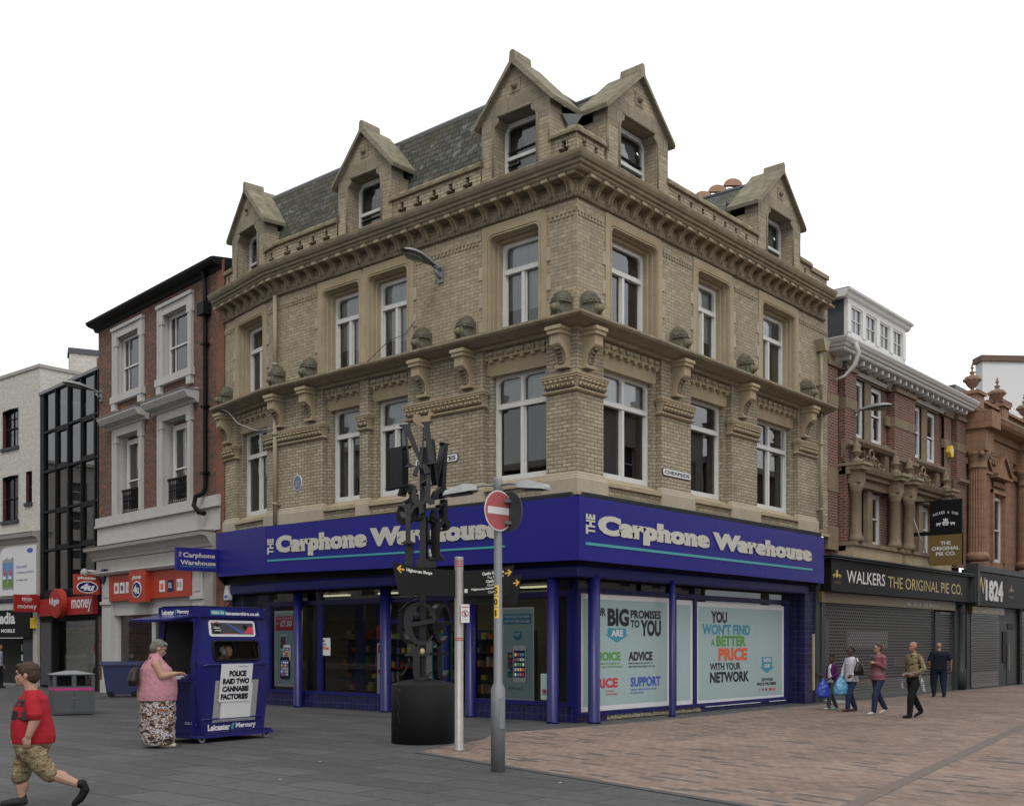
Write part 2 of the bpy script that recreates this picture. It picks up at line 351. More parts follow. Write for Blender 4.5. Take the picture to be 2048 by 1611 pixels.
# ------------------------------------------------------------------ ground
def poly_sheet(name, pts, z, m):
    b = MB(); b.add([(x, y, z) for x, y in pts], [tuple(range(len(pts)))], m); return struct(b.build(name, recalc=False))
M['slabs'] = brick('dark_paving_slabs', (.062, .063, .065), (.094, .094, .095), (.014, .014, .015), bw=1.2, rh=.6, ms=.011, weather=.5, wcol=(.045, .045, .046), bs=.25, wsc=.35, rough=.7, rot=pi / 2, spot=None)
M['block'] = brick('pink_block_paving', (.200, .135, .108), (.285, .205, .168), (.10, .075, .062), bw=.30, rh=.105, ms=.006, weather=.30, wcol=(.13, .10, .085), bs=.3, rot=-radians(84), wsc=.25)
M['earth'] = plain('asphalt', (.06, .06, .06), .9, .2)
def blockmat():
    s = NT('pink_block_paving2'); v = s.uv(rot=-BROT)
    b = s.n('ShaderNodeTexBrick'); s.l(v, b.inputs['Vector'])
    b.inputs['Color1'].default_value = (.19, .138, .110, 1); b.inputs['Color2'].default_value = (.275, .205, .165, 1); b.inputs['Mortar'].default_value = (.12, .09, .074, 1)
    for k, x in (('Scale', 1), ('Mortar Size', .006), ('Mortar Smooth', .3), ('Brick Width', .21), ('Row Height', .105)): b.inputs[k].default_value = x
    # scattered darker grey pairs of blocks: a second bond twice as long, same rows
    b2 = s.n('ShaderNodeTexBrick'); s.l(v, b2.inputs['Vector'])
    b2.inputs['Color1'].default_value = (0, 0, 0, 1); b2.inputs['Color2'].default_value = (1, 1, 1, 1); b2.inputs['Mortar'].default_value = (0, 0, 0, 1)
    for k, x in (('Scale', 1), ('Mortar Size', 0), ('Brick Width', .42), ('Row Height', .105)): b2.inputs[k].default_value = x
    cm = s.n('ShaderNodeSeparateColor'); s.l(b2.outputs['Color'], cm.inputs[0])
    dk = s.ramp(cm.outputs[0], [(.90, 0.), (.93, 1.)])
    col = s.mix(b.outputs['Color'], (.085, .078, .075), s.mix(0., .9, dk))
    w = s.ramp(s.noise(v, .35, 5, .6), [(.35, .78), (.7, 1.1)]); col = s.mix(col, w, 1., 'MULTIPLY')
    col = s.mix(col, s.ramp(s.noise(v, 7, 3), [(.3, .88), (.7, 1.08)]), 1., 'MULTIPLY'); col = gum(s, v, col, 1.7, .03, (.34, .31, .29)); col = s.mix(col, (.10, .085, .075), s.mix(0., .5, s.ramp(s.noise(v, 1.1, 5, .7), [(.58, 0.), (.75, 1.)])))
    inv = s.n('ShaderNodeInvert'); s.l(b.outputs['Fac'], inv.inputs['Color']); s.bump(inv.outputs[0], .3, .006)
    return s.fin(col, .8, spec=.3)
kdir = Vector((-7.55 + 5.91, -7.98 + 1.49)).normalized()     # kerb line of the block paving
BROT = atan2(kdir.y, kdir.x)
M['block'] = blockmat()
poly_sheet('ground', [(-400, -400), (400, -400), (400, 400), (-400, 400)], -0.012, 'earth')
poly_sheet('pavement', [(-60, -60), (60, -60), (60, 60), (-60, 60)], -0.004, 'slabs')
k0 = Vector((-5.91, -1.49)); k1 = k0 + kdir * 40
poly_sheet('road', [(k0.x, k0.y), (k1.x, k1.y), (60, -60), (60, -.42), (10.1, -.46), (2.8, -.52), (.2, -.42), (-2.6, -.1), (-3.6, -.75), (-4.4, -1.0)], 0.0, 'block')
kb = MB(); nk = Vector((kdir.y, -kdir.x))
for i in range(45):
    a = k0 + kdir * (i * .9); b_ = k0 + kdir * (i * .9 + .89)
    kb.add([(a.x - nk.x * .07, a.y - nk.y * .07, .004), (b_.x - nk.x * .07, b_.y - nk.y * .07, .004), (b_.x + nk.x * .07, b_.y + nk.y * .07, .004), (a.x + nk.x * .07, a.y + nk.y * .07, .004)], [(0, 1, 2, 3)], 'earth')
struct(kb.build('kerb', recalc=False))
g0 = Vector((5.74, -6.86)); g1 = Vector((-6.89, -8.75)); gd = (g1 - g0).normalized(); gn = Vector((gd.y, -gd.x)) * .09
dr = MB(); a = g0 - gd * 25; b_ = g1 + gd * 4
dr.add([(a.x - gn.x, a.y - gn.y, .004), (b_.x - gn.x, b_.y - gn.y, .004), (b_.x + gn.x, b_.y + gn.y, .004), (a.x + gn.x, a.y + gn.y, .004)], [(0, 1, 2, 3)], 'drain' if 'drain' in M else plain('drain_setts', (.13, .10, .085), .9, .2))
struct(dr.build('drain', recalc=False))

# ------------------------------------------------------------------ main building
BLD = thing('corner_building', 'four storey buff brick corner building with stone gabled dormers and bracketed cornice', 'building')
PATH = [FC.p(-3.1)[:2], (0, 9.8), (0, 0), (11.62, 0)]
def glaze_window(f, u0, u1, z0, z1, d, zt, top2=False, mull=True, blind=None, parent=BLD, name='window', curt=False, rnd=.12):
    b = MB(); w = .085; t = 'white'
    b.box(f, u0, u0 + w, d - .09, d, z0, z1, t); b.box(f, u1 - w, u1, d - .09, d, z0, z1, t)
    b.box(f, u0 + w, u1 - w, d - .09, d - .002, z1 - w, z1, t); b.box(f, u0 + w, u1 - w, d - .09, d + .02, z0, z0 + .09, t)
    b.box(f, u0 + w, u1 - w, d - .08, d + .012, zt, zt + .05, t); b.box(f, u0 + w, u1 - w, d - .08, d + .025, zt - .045, zt - .005, t)
    uu = u0 + w + .02
    while uu < u1 - w: b.box(f, uu, uu + .03, d - .03, d + .002, zt + .052, zt + .078, t); uu += .06
    uc = (u0 + u1) / 2
    if mull: b.box(f, uc - .045, uc + .045, d - .08, d + .008, z0 + .09, zt - .046, t)
    if top2: b.box(f, uc - .04, uc + .04, d - .08, d + .003, zt + .052, z1 - w, t)
    cs = [(u0 + w, 1), (u1 - w, -1)]
    if top2: cs += [(uc - .04, -1), (uc + .04, 1)]
    for cu, sg in cs:
        pts = [(cu, z1 - w)] + [(cu + sg * rnd * (1 - sin(a)), z1 - w - rnd * (1 - cos(a))) for a in [i * pi / 2 / 5 for i in range(6)]]
        b.extr(f, pts, d - .06, d - .01, t)
    # sash stiles round each lower light
    for a, c in (((u0 + w, uc - .045), (uc + .045, u1 - w)) if mull else ((u0 + w, u1 - w),)):
        for x0, x1 in ((a, a + .03), (c - .03, c)): b.box(f, x0, x1, d - .07, d - .03, z0 + .09, zt - .046, t)
        b.box(f, a + .03, c - .03, d - .07, d - .03, z0 + .09, z0 + .125, t)
    o = b.build(name, parent)
    MB().rect(f, u0 + w * .5, u1 - w * .5, z0 + .05, z1 - w * .5, d - .065, 'glass').build('pane', o, recalc=False)
    if blind:
        bb = MB()
        if top2 or not mull: bb.rect(f, u0 + .05, u1 - .05, z1 - (z1 - z0) * blind, z1, d - .16, 'blind')
        else:
            bb.rect(f, u0 + .05, uc, z1 - (z1 - z0) * blind, z1, d - .16, 'blind'); bb.rect(f, uc, u1 - .05, z1 - (z1 - z0) * blind * 1.04, z1, d - .165, 'blind')
        bb.build('blind', o)
    if curt:
        bb = MB(); k = 10; u = u0 + .02
        for x0 in (u0 + .02, u1 - .02 - .3):
            bb.add([f.p(x0 + .3 * i / k, d - .14 - .03 * (i % 2), z) for z in (z0, z1) for i in range(k + 1)], [(i, i + 1, k + 2 + i, k + 1 + i) for i in range(k)], 'curtain')
        bb.build('curtain', o)
    return o
def rloop(u0, u1, z0, z1, r, ins, n=5):
    a0, a1, zt = u0 + ins, u1 - ins, z1 - ins; r = max(r - ins * .8, .015)
    P = [(a0, z0)]
    P += [(a0 + r - r * cos(t), zt - r + r * sin(t)) for t in [i * pi / 2 / n for i in range(n + 1)]]
    P += [(a1 - r + r * sin(t), zt - r + r * cos(t)) for t in [i * pi / 2 / n for i in range(n + 1)]]
    P += [(a1, z0)]; return P
def surround(f, u0, u1, z0, z1, jl=.15, jr=.15, top=10.6):
    b = MB(); r = .17
    loops = [(0, .025), (.012, .0), (.03, .035), (.055, .035), (.068, -.01), (.07, -.09), (.09, -.10), (.10, -.19), (.12, -.20), (.135, -.17), (.155, -.19), (.165, -.34)]
    L0 = rloop(u0, u1, z0, z1, r, 0); n = len(L0)
    outer = []
    for i, (u, z) in enumerate(L0):
        if i < 1: outer.append((u0 - jl, z0))
        elif i <= 3: outer.append((u0 - jl, z1 - r + (i - 1) / 2. * (top - z1 + r) if i < 3 else top))
        elif i <= 6: outer.append((u0 - jl + (i - 3) / 3. * (jl + r), top))
        elif i <= 9: outer.append((u1 - r + (i - 7) / 3. * (jr + r), top))
        elif i <= 12: outer.append((u1 + jr, top - (i - 9) / 3. * (top - z1 + r) if i < 12 else z1 - r))
        else: outer.append((u1 + jr, z0))
    V = [f.p(u, .025, z) for u, z in outer]; Fs = []
    for ins, d in loops: V += [f.p(u, d, z) for u, z in rloop(u0, u1, z0, z1, r, ins)]
    for k in range(len(loops)):
        for i in range(n - 1): Fs.append((k * n + i, k * n + i + 1, (k + 1) * n + i + 1, (k + 1) * n + i))
    b.add(V, Fs, 'sand')
    b.add([f.p(u, .025, z) for u, z in outer] + [f.p(u, -.02, z) for u, z in outer], [(i, i + 1, n + i + 1, n + i) for i in range(n - 1)], 'sand')
    z = z0 + .05; k = 0
    while z < z1 - .4:
        if k % 2 == 0:
            h = .28
            if jl > .1: b.box(f, u0 - jl - .10, u0 - jl, -.01, .022, z, z + h, 'sandpale')
            if jr > .1: b.box(f, u1 + jr, u1 + jr + .10, -.01, .022, z, z + h, 'sandpale')
        z += .30; k += 1
    b.build('window_surround', BLD)
ZS, ZL, ZT = 4.68, 8.20, 10.75
op1 = {id(FA): [(-2.54, -.78), (-6.24, -4.88), (-7.91, -6.55)], id(FB): [(.92, 3.10), (4.35, 6.22), (7.52, 9.78)], id(FC): [(-2.40, -.52)]}
op2 = {id(FA): [(-2.40, -.91), (-6.29, -4.83), (-7.95, -6.49)], id(FB): [(1.12, 2.97), (4.57, 6.15), (7.72, 9.65)], id(FC): [(-2.26, -.66)]}
wl = MB(); wu = MB(); st = MB(); det = MB()
for f, a, c in ((FA, -9.8, 0), (FB, 0, 11.62), (FC, -3.1, 0)):
    h1 = [(x, y, 5.0, 7.97) for x, y in op1[id(f)]]
    wl.wall(f, a, c, ZS, ZL, h1, 0, 'buff', th=.16)
    h2 = [(x - .04, y + .04, 8.2, 10.44) for x, y in op2[id(f)]]
    wu.wall(f, a, c, ZL, ZT + .45, h2, 0, 'buff2')
    for x, y in op1[id(f)]:
        wl.box(f, x, x + .13, -.42, -.16, 5.0, 7.9, 'buff'); wl.box(f, y - .13, y, -.42, -.16, 5.0, 7.9, 'buff')
        st.box(f, x + .0, y - .0, -.42, -.13, 7.43, 7.74, 'sand'); st.box(f, x + .1, y - .1, -.42, -.11, 7.40, 7.44, 'sand')
        st.box(f, x, y, -.42, -.05, 7.74, 7.97, 'sand'); 
        n = int((y - x) / .27); g = (y - x) / n
        for i in range(n):
            u = x + g * i
            st.box(f, u + .06, u + g - .05, -.13, -.01, 7.80, 7.90, 'buff'); st.box(f, u + g * .5 - .02, u + g * .5 + .07, -.13, -.035, 7.68, 7.80, 'sand')
        # sloping sill
        st.extru(f, [(-.30, 5.16), (.0, 4.98), (.07, 4.95), (.07, 4.90), (-.3, 4.90)], x + .02, y - .02, 'sand')
        for i in range(int((y - x) / .16)): pass
    # little brick dentils on the upper storey
    ends = sorted([a] + [v for o_ in op2[id(f)] for v in (o_[0] - .17, o_[1] + .17)] + [c]); 
    for i in range(0, len(ends), 2):
        u = ends[i] + .06
        while u < ends[i + 1] - .08: wu.box(f, u, u + .055, .0, .022, 10.27, 10.35, 'buff2'); u += .11
        if ends[i + 1] - ends[i] > .2: wu.box(f, ends[i] + .02, ends[i + 1] - .02, 0, .02, 10.35, 10.42, 'buff2')
    for x, y in op2[id(f)]:
        jl = jr = .15
        if f is FA and x == -6.29: jl = .10
        if f is FA and y == -6.49: jr = .10
        surround(f, x, y, 8.24, 10.40, jl, jr)
bl2 = {(-2.40): .70, (-6.29): .68, (-7.95): .66, 1.12: .0, 4.57: .62, 7.72: .30, -2.26: .0}
for f in (FA, FB, FC):
    for x, y in op2[id(f)]: glaze_window(f, x + .16, y - .16, 8.24, 10.24, -.30, 9.62, blind=bl2.get(x) or None, curt=(x in (-2.26, 7.72)))
    for x, y in op1[id(f)]:
        glaze_window(f, x + .12, y - .12, 5.14, 7.42, -.28, 6.74, top2=(x in (-2.54, .92, 7.52, -2.40)), blind=.30 if x in (-6.24, -2.54, -7.91, .92) else None, mull=(x != 4.35), curt=x in (-7.91, -2.40, 7.52))
# window room blocks behind
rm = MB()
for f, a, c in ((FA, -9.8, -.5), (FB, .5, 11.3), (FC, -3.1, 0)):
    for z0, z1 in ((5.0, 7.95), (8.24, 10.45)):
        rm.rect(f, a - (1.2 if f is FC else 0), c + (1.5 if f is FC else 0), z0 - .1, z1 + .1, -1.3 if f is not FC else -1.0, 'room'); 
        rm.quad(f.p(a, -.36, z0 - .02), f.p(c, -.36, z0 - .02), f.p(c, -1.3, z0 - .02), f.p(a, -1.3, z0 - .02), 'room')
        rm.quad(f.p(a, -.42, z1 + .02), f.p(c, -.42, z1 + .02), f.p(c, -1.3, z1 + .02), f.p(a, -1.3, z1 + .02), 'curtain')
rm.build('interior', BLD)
# stone base course, pier bases and carved bands
def pier(path, w, inr=None):
    st.sweep(path, [(0, ZS), (.075, ZS), (.075, 4.96), (.06, 5.0), (.055, 5.03), (.03, 5.05), (.03, 5.08), (0, 5.11)], 'sandpale')
    band = MB(); band.sweep(path, [(0, 6.72), (.05, 6.73), (.075, 6.76), (.05, 6.79), (.015, 6.80), (.03, 6.90), (.06, 7.00), (.09, 7.02), (.07, 7.04), (.09, 7.07), (.09, 7.10), (0, 7.12)], 'sand'); BANDS.append(band.build('carved_band', BLD))
BANDS = []
piers = [([(.10, .78), (0, .78), (0, 0), (.92, 0), (.92, .10)]), ([(.10, 4.88), (0, 4.88), (0, 2.54), (.10, 2.54)]), ([(.10, 6.55), (0, 6.55), (0, 6.24), (.10, 6.24)]),
         ([FC.p(-.52, -.1)[:2], FC.p(-.52)[:2], (0, 9.8), (0, 7.91), (.10, 7.91)]), ([FC.p(-3.08)[:2], FC.p(-2.40)[:2], FC.p(-2.40, -.1)[:2]]),
         [(3.10, .1), (3.10, 0), (4.35, 0), (4.35, .1)], [(6.22, .1), (6.22, 0), (7.52, 0), (7.52, .1)], [(9.78, .1), (9.78, 0), (10.85, 0), (10.85, .1)]]
BANDS = []
for P_ in piers: pier(P_, 0)
leafs = {}
PI = {(-.78): 0, (-4.88): 1, (-6.55): 2, (-9.8): 3, (-.52): 3, (-3.08): 4, 0: 0, 3.10: 5, 6.22: 6, 9.78: 7}
pu = [(FA, -.78, 0), (FA, -4.88, -2.54), (FA, -6.55, -6.24), (FA, -9.8, -7.91), (FC, -.52, 0), (FC, -3.08, -2.40), (FB, 0, .92), (FB, 3.10, 4.35), (FB, 6.22, 7.52), (FB, 9.78, 10.85)]
for f, a, c in pu:
    leaf = leafs.setdefault(PI[a], MB())
    n = max(2, round((c - a) / .135)); g = (c - a) / n
    for i in range(n):
        u = a + g * (i + .5); rx = Matrix.Rotation(f.rot(), 3, 'Z')
        leaf.ell(f.p(u, .105, 6.955), (g * .36, .045, .034), 'sand', 8, rx); leaf.ell(f.p(u - g * .25, .075, 6.875), (g * .17, .045, .055), 'sand', 6, rx @ Matrix.Rotation(.5, 3, 'Y')); leaf.ell(f.p(u + g * .25, .075, 6.875), (g * .17, .045, .055), 'sand', 6, rx @ Matrix.Rotation(-.5, 3, 'Y')); leaf.ell(f.p(u, .06, 6.85), (g * .5, .02, .05), 'carve', 6, rx)
st.sweep(PATH, [(0, ZS - .06), (.08, ZS - .05), (.08, ZS + .02), (0, ZS + .03)], 'sand')
wl.build('wall', BLD); wu.build('upper_wall', BLD); st.build('stonework', BLD); [leafs[k].build('leaf_carving', BANDS[k]) for k in leafs]
# ledge between first and second floor
b = MB(); b.sweep(PATH[:3] + [(11.3, 0)], [(0, 7.93), (.06, 7.95), (.08, 8.0), (.20, 8.02), (.24, 8.04), (.42, 8.10), (.46, 8.14), (.46, 8.185), (.43, 8.20), (.40, 8.20), (0, 8.30)], 'ledge'); b.build('ledge', BLD)
# cornice: rope moulding, gutter
b = MB()
rp = []
for f, a, c in ((FC, -3.1, 0), (FA, -9.8, 0), (FB, 0, 11.3)):
    n = int((c - a) / .09)
    for i in range(n + 1):
        u = a + (c - a) * i / n
        b.ell(f.p(u, .035, 10.66), (.062, .05, .048), 'carve', 8, Matrix.Rotation(f.rot(), 3, 'Z') @ Matrix.Rotation(.7, 3, 'Y'))
b.build('rope_moulding', BLD)
PC = [FC.p(-3.1)[:2], (0, 9.8), (0, 0), (11.15, 0)]
b = MB(); b.sweep(PC, [(0, 11.00), (.30, 11.02), (.34, 11.05), (.345, 11.09), (.40, 11.11), (.41, 11.16), (.46, 11.18), (.50, 11.24), (.52, 11.30), (.50, 11.325), (.40, 11.31), (0, 11.34)], 'ledge'); b.build('cornice', BLD)
b = MB(); f = FL
prof = [(0, 0), (.05, .01), (.09, .05)] + [(.09 + .2 * (1 - cos(t)), .05 + .20 * sin(t)) for t in [i * pi / 2 / 5 for i in range(6)]] + [(.33, .25), (.33, .33), (0, .33)]
b.extru(f, prof, -.065, .065, 'sand'); b.extru(f, [(x * .9 + .02, z) for x, z in prof[:9]] + [(.2, .25), (0, .25)], -.03, .03, 'carve'); b.box(f, -.085, .085, 0, .345, .255, .315, 'sand')
b.box(f, .11, .32, .02, .31, .27, .33, 'carve')
corb = None
for f, a, c in ((FA, -9.7, -.12), (FB, .12, 11.1), (FC, -3.0, -.15)):
    n = round((c - a) / .45)
    for i in range(n + 1):
        u = a + (c - a) * i / n; q = f.p(u, .0, 10.69)
        if corb is None: corb = b.build('corbel', BLD, world=False); corb.location = q; corb.rotation_euler = (0, 0, f.rot())
        else: inst(corb, BLD, q, f.rot())
# big scroll brackets under the ledge and hooded balls on it
b = MB(); f = FL
pr = [(0, 0), (.10, 0), (.12, .04), (.10, .10), (.13, .22), (.20, .32), (.30, .38), (.33, .42), (.33, .62), (0, .62)]
b.extru(f, pr, -.13, .13, 'sand'); b.box(f, -.17, .17, 0, .38, .62, .70, 'sand'); b.box(f, -.20, .20, 0, .41, .70, .77, 'sand'); b.box(f, -.16, .16, 0, .14, -.03, .03, 'sand')
for i in range(5):
    t = i / 4; d = .10 + .15 * t * t; z = .08 + .26 * t
    b.ell(f.p(0, d + .02, z), (.095, .03, .04), 'carve', 8); b.ell(f.p(.06, d + .02, z + .03), (.03, .03, .04), 'carve', 6); b.ell(f.p(-.06, d + .02, z + .03), (.03, .03, .04), 'carve', 6)
bb = MB()
for i in range(9):      # hood: stacked rings bending forward
    pass
hp = [(.25, .0), (.26, .10), (.245, .22), (.27, .27), (.25, .33), (.255, .36), (.20, .43), (.205, .455), (.12, .53), (.03, .58)]
V = []; n = 12
for r, z in hp: V += [(r * cos(pi * k / (n - 1)) * (.95 + random.uniform(-.05, .05)), -r * sin(pi * k / (n - 1)) * (1.35 + random.uniform(-.09, .09)), z + random.uniform(-.012, .012)) for k in range(n)]
bb.add(V, [(i * n + k, i * n + k + 1, (i + 1) * n + k + 1, (i + 1) * n + k) for i in range(len(hp) - 1) for k in range(n - 1)], 'hood', True)
bb.box(f, -.25, .25, -.02, .03, 0, .40, 'hood')
bb.lathe((0, -.24, .14), [(.01, 0)], 'hood') if 0 else None
bb.ell((0, -.31, .13), (.14, .09, .14), 'hood', 12); bb.ell((0, -.40, .13), .088, 'carve', 12)
bb.tube([(-.25, -.06, .25), (-.2, -.26, .27), (0, -.36, .28), (.2, -.26, .27), (.25, -.06, .25)], .02, 'hood', 6)
random.seed(11)
for k in range(46):
    a = random.uniform(.25, pi - .25); z = random.uniform(.25, .52); r = .27 - max(0, z - .3) * .75
    bb.ell((r * cos(a), -r * sin(a) * 1.3, z), (.05, .03, .022), 'hood', 6, Matrix.Rotation(a, 3, 'Z') @ Matrix.Rotation(random.uniform(-.6, .6), 3, 'Y'), smooth=False)
for k in range(10):
    a = random.uniform(0, pi); bb.ell((.26 * cos(a), -.30 * sin(a), random.uniform(.0, .06)), (.06, .05, .03), 'hood', 6, smooth=False)
brk = None
for f, us in ((FA, (-.30, -2.96, -4.31, -8.33, -9.62)), (FB, (.32, 3.67, 6.71, 10.1)), (FC, (-2.78,))):
    for u in us:
        q = f.p(u, 0, 7.23); q2 = f.p(u, .03, 8.26)
        if brk is None:
            brk = b.build('scroll_bracket', BLD, world=False); brk.location = q; brk.rotation_euler = (0, 0, f.rot())
            hd = bb.build('hood_carving', BLD, world=False); hd.location = q2; hd.rotation_euler = (0, 0, f.rot()); hd.scale = (.88, .85, .92)
        else: inst(brk, BLD, q, f.rot()); inst(hd, BLD, q2, f.rot())
# parapet with pierced crosses
def parapet(f, a, c, d=-.02, z0=11.30, z1=11.95, step=.52, cap=True):
    ps = MB(); n = max(1, int((c - a - .1) / step)); m = (c - a - n * step) / 2; H = []
    for i in range(n):
        u = a + m + step * (i + .5); H += [(u - .055, u + .055, 11.72, 11.86), (u - .14, u + .14, 11.58, 11.72)]
    ps.wall(f, a, c, z0, z1, H, d, 'buff', th=.2); ps.wall(f, a, c, z0, z1, H, d - .2, 'buff')
    ps.extru(f, [(d - .26, z1), (d + .07, z1), (d + .08, z1 + .05), (d + .02, z1 + .14), (d - .2, z1 + .17), (d - .26, z1 + .1)], a, c, 'ledge'); ps.build('parapet', BLD)
parapet(FA, -.68, -.0, step=.4); parapet(FB, 0, .98, step=.4)
parapet(FA, -5.5, -2.62); parapet(FA, -9.8, -7.4); parapet(FB, 3.34, 7.54); parapet(FB, 9.91, 10.6, step=.5); parapet(FC, -.63, 0, step=.4); parapet(FC, -3.1, -2.6, step=.4)
ps = MB(); ps.box(FB, 10.6, 11.62, -.4, -.02, 11.0, 11.85, 'buff'); ps.box(FB, 10.56, 11.66, -.45, .04, 11.85, 11.97, 'ledge')
ps.build('parapet', BLD)
# dormers
M['blind2'] = plain('grey_blind', (.30, .30, .31), .9, .08)
def dormer(f, uc, hw, ow, za=13.85, back=.75):
    ze = 12.86; zo = 12.72; sl = (za - ze) / hw
    b = MB()
    b.box(f, uc - hw, uc - ow, -.36, .02, 11.3, 12.5, 'buff2'); b.box(f, uc + ow, uc + hw, -.36, .02, 11.3, 12.5, 'buff2')
    for s_ in (-1, 1):
        b.box(f, uc + s_ * hw - (.2 if s_ > 0 else 0), uc + s_ * hw + (.2 if s_ < 0 else 0), -back, -.36, 11.3, 12.6, 'buff2')
        b.tube([f.p(uc + s_ * (hw - .03), .0, 11.9), f.p(uc + s_ * (hw - .03), .0, 12.5)], .035, 'gable', 6)
        b.tube([f.p(uc + s_ * (ow + .05), .03, 11.35), f.p(uc + s_ * (ow + .05), .03, 12.55), f.p(uc + s_ * (ow + .02), .03, 12.68), f.p(uc + s_ * (ow - .08), .03, 12.74), f.p(uc + s_ * (ow - .09), .03, 12.82)], .03, 'gable', 6)
    b.extr(f, [(uc - hw, zo - .22), (uc - ow, zo - .22), (uc - ow, zo - .08), (uc - ow + .1, zo + .04), (uc - ow + .1, zo + .12), (uc + ow - .1, zo + .12), (uc + ow - .1, zo + .04), (uc + ow, zo - .08), (uc + ow, zo - .22), (uc + hw, zo - .22), (uc + hw, ze), (uc + hw - .30 / sl, ze + .30), (uc - hw + .30 / sl, ze + .30), (uc - hw, ze)], -.36, .024, 'gable')
    b.tube([f.p(uc - ow + .09, .04, zo + .14), f.p(uc + ow - .09, .04, zo + .14)], .03, 'gable', 6)
    zz = ze + .78
    b.extr(f, [(uc - hw + .30 / sl, ze + .30), (uc + hw - .30 / sl, ze + .30), (uc + (za - zz) / sl, zz), (uc - (za - zz) / sl, zz)], -.34, .02, 'buff2')
    b.extr(f, [(uc - (za - zz) / sl, zz), (uc + (za - zz) / sl, zz), (uc, za)], -.34, .022, 'gable')
    b.box(f, uc - .15, uc + .15, .0, .035, ze + .38, ze + .66, 'gable'); b.ell(f.p(uc, .05, ze + .52), .075, 'carve', 10)
    b.rect(f, uc - hw, uc + hw, 11.3, ze + .2, -.9, 'room'); b.quad(f.p(uc - hw + .05, -.36, zo + .13), f.p(uc + hw - .05, -.36, zo + .13), f.p(uc + hw - .05, -.9, zo + .13), f.p(uc - hw + .05, -.9, zo + .13), 'room')
    b.quad(f.p(uc - hw, -.36, 11.3), f.p(uc + hw, -.36, 11.3), f.p(uc + hw, -.9, 11.3), f.p(uc - hw, -.9, 11.3), 'room')
    o = b.build('dormer', BLD)
    c = MB(); t = .07; ov = .14     # stone coping slabs
    for s_ in (-1, 1):
        P_ = [(uc + s_ * (hw + ov), ze - ov * sl), (uc, za), (uc, za + t * 1.9), (uc + s_ * (hw + ov + .03), ze - ov * sl + .085)]
        c.extr(f, P_, -back - .05, .12, 'gable')
        P2 = [(uc + s_ * (hw + ov - .02), ze - ov * sl + .02), (uc, za - .03), (uc, za + .05), (uc + s_ * (hw + ov - .04), ze - ov * sl + .11)]
        c.extr(f, P2, .12, .145, 'gable')
    c.extr(f, [(uc - .10, za - .05), (uc + .10, za - .05), (uc + .06, za + .23), (uc, za + .26), (uc - .06, za + .23)], -.42, .13, 'gable')
    c.build('coping', o)
    w = MB(); d = -.30; z0, z1 = 11.33, zo + .10
    w.box(f, uc - ow, uc - ow + .07, d - .1, d, z0, z1, 'white'); w.box(f, uc + ow - .07, uc + ow, d - .1, d, z0, z1, 'white'); w.box(f, uc - ow + .07, uc + ow - .07, d - .1, d - .002, z1 - .10, z1, 'white')
    w.box(f, uc - ow + .07, uc + ow - .07, d - .08, d + .01, 12.02, 12.09, 'white')
    for s_ in (-1, 1):
        cu = uc + s_ * (ow - .07); w.extr(f, [(cu, z1 - .1), (cu - s_ * .08, z1 - .1), (cu - s_ * .06, z1 - .12), (cu - s_ * .03, z1 - .14), (cu, z1 - .17)], d - .06, d - .01, 'white')
    wo_ = w.build('window', o); wo_ = o; MB().rect(f, uc - ow + .03, uc + ow - .03, z0, z1 - .03, d - .05, 'glass').build('pane', wo_, recalc=False)
    MB().rect(f, uc - ow * .45, uc + ow - .02, z0, z1 - .05, d - .2, 'blind2').build('blind', wo_)
    return o
dormer(FA, -1.61, .95, .56); dormer(FA, -6.36, .95, .56); dormer(FC, -1.60, .97, .56)
dormer(FB, 2.19, 1.15, .68, za=13.88); dormer(FB, 8.72, 1.18, .68, za=13.92)
# roofs
b = MB()
b.sweep([(0, 11.25), (0, 1.8)], [(-.30, 11.9), (-.38, 11.98), (-.86, 13.78)], 'slate')
b.sweep([(0, 11.25), (0, 1.8)], [(-.85, 13.74), (-.83, 13.80), (-.88, 13.86), (-.95, 13.88)], 'lead')
b.sweep([(0, 11.25), (0, 1.8)], [(-.95, 13.88), (-4, 13.7)], 'leadd')
def prism(f, uc, hw, za, ze, d0, d1, m):
    b.quad(f.p(uc - hw, d0, ze), f.p(uc, d0, za), f.p(uc, d1, za), f.p(uc - hw, d1, ze), m); b.quad(f.p(uc + hw, d0, ze), f.p(uc, d0, za), f.p(uc, d1, za), f.p(uc + hw, d1, ze), m)
    b.add([f.p(uc - hw, d1, ze), f.p(uc + hw, d1, ze), f.p(uc, d1, za)], [(0, 1, 2)], m)
    for s_ in (-1, 1): b.quad(f.p(uc + s_ * (hw - .06), d0, ze + .05), f.p(uc + s_ * (hw - .06), d1, ze + .05), f.p(uc + s_ * (hw - .06), d1, 11.6), f.p(uc + s_ * (hw - .06), d0, 11.6), 'leadd')
    b.tube([f.p(uc, d0, za), f.p(uc, d1, za)], .06, 'leadd', 8)
prism(FA, -1.67, 1.02, 13.80, 12.68, -.78, -3.2, 'slate'); prism(FB, 2.19, 1.24, 13.82, 12.68, -.78, -3.2, 'slate'); prism(FB, 8.72, 1.26, 13.85, 12.68, -.78, -3.6, 'slate')
b.quad((.3, .3, 11.9), (1.2, .3, 11.9), (1.2, 1.2, 12.3), (.3, 1.2, 11.9), 'leadd')
b.add([(.3, .3, 12.25), (11.2, .3, 12.0), (11.2, 9, 12.0), (3, 9, 12.0), (.3, 9, 12.0)], [(0, 1, 2, 3, 4)], 'leadd')
b.add([(.30, .62, 12.6), (.62, .30, 12.6), (.52, .52, 12.28)], [(0, 1, 2)], 'lead'); b.add([(.30, .62, 12.6), (.62, .30, 12.6), (.75, .75, 12.75)], [(0, 1, 2)], 'lead')
b.build('roof', BLD)
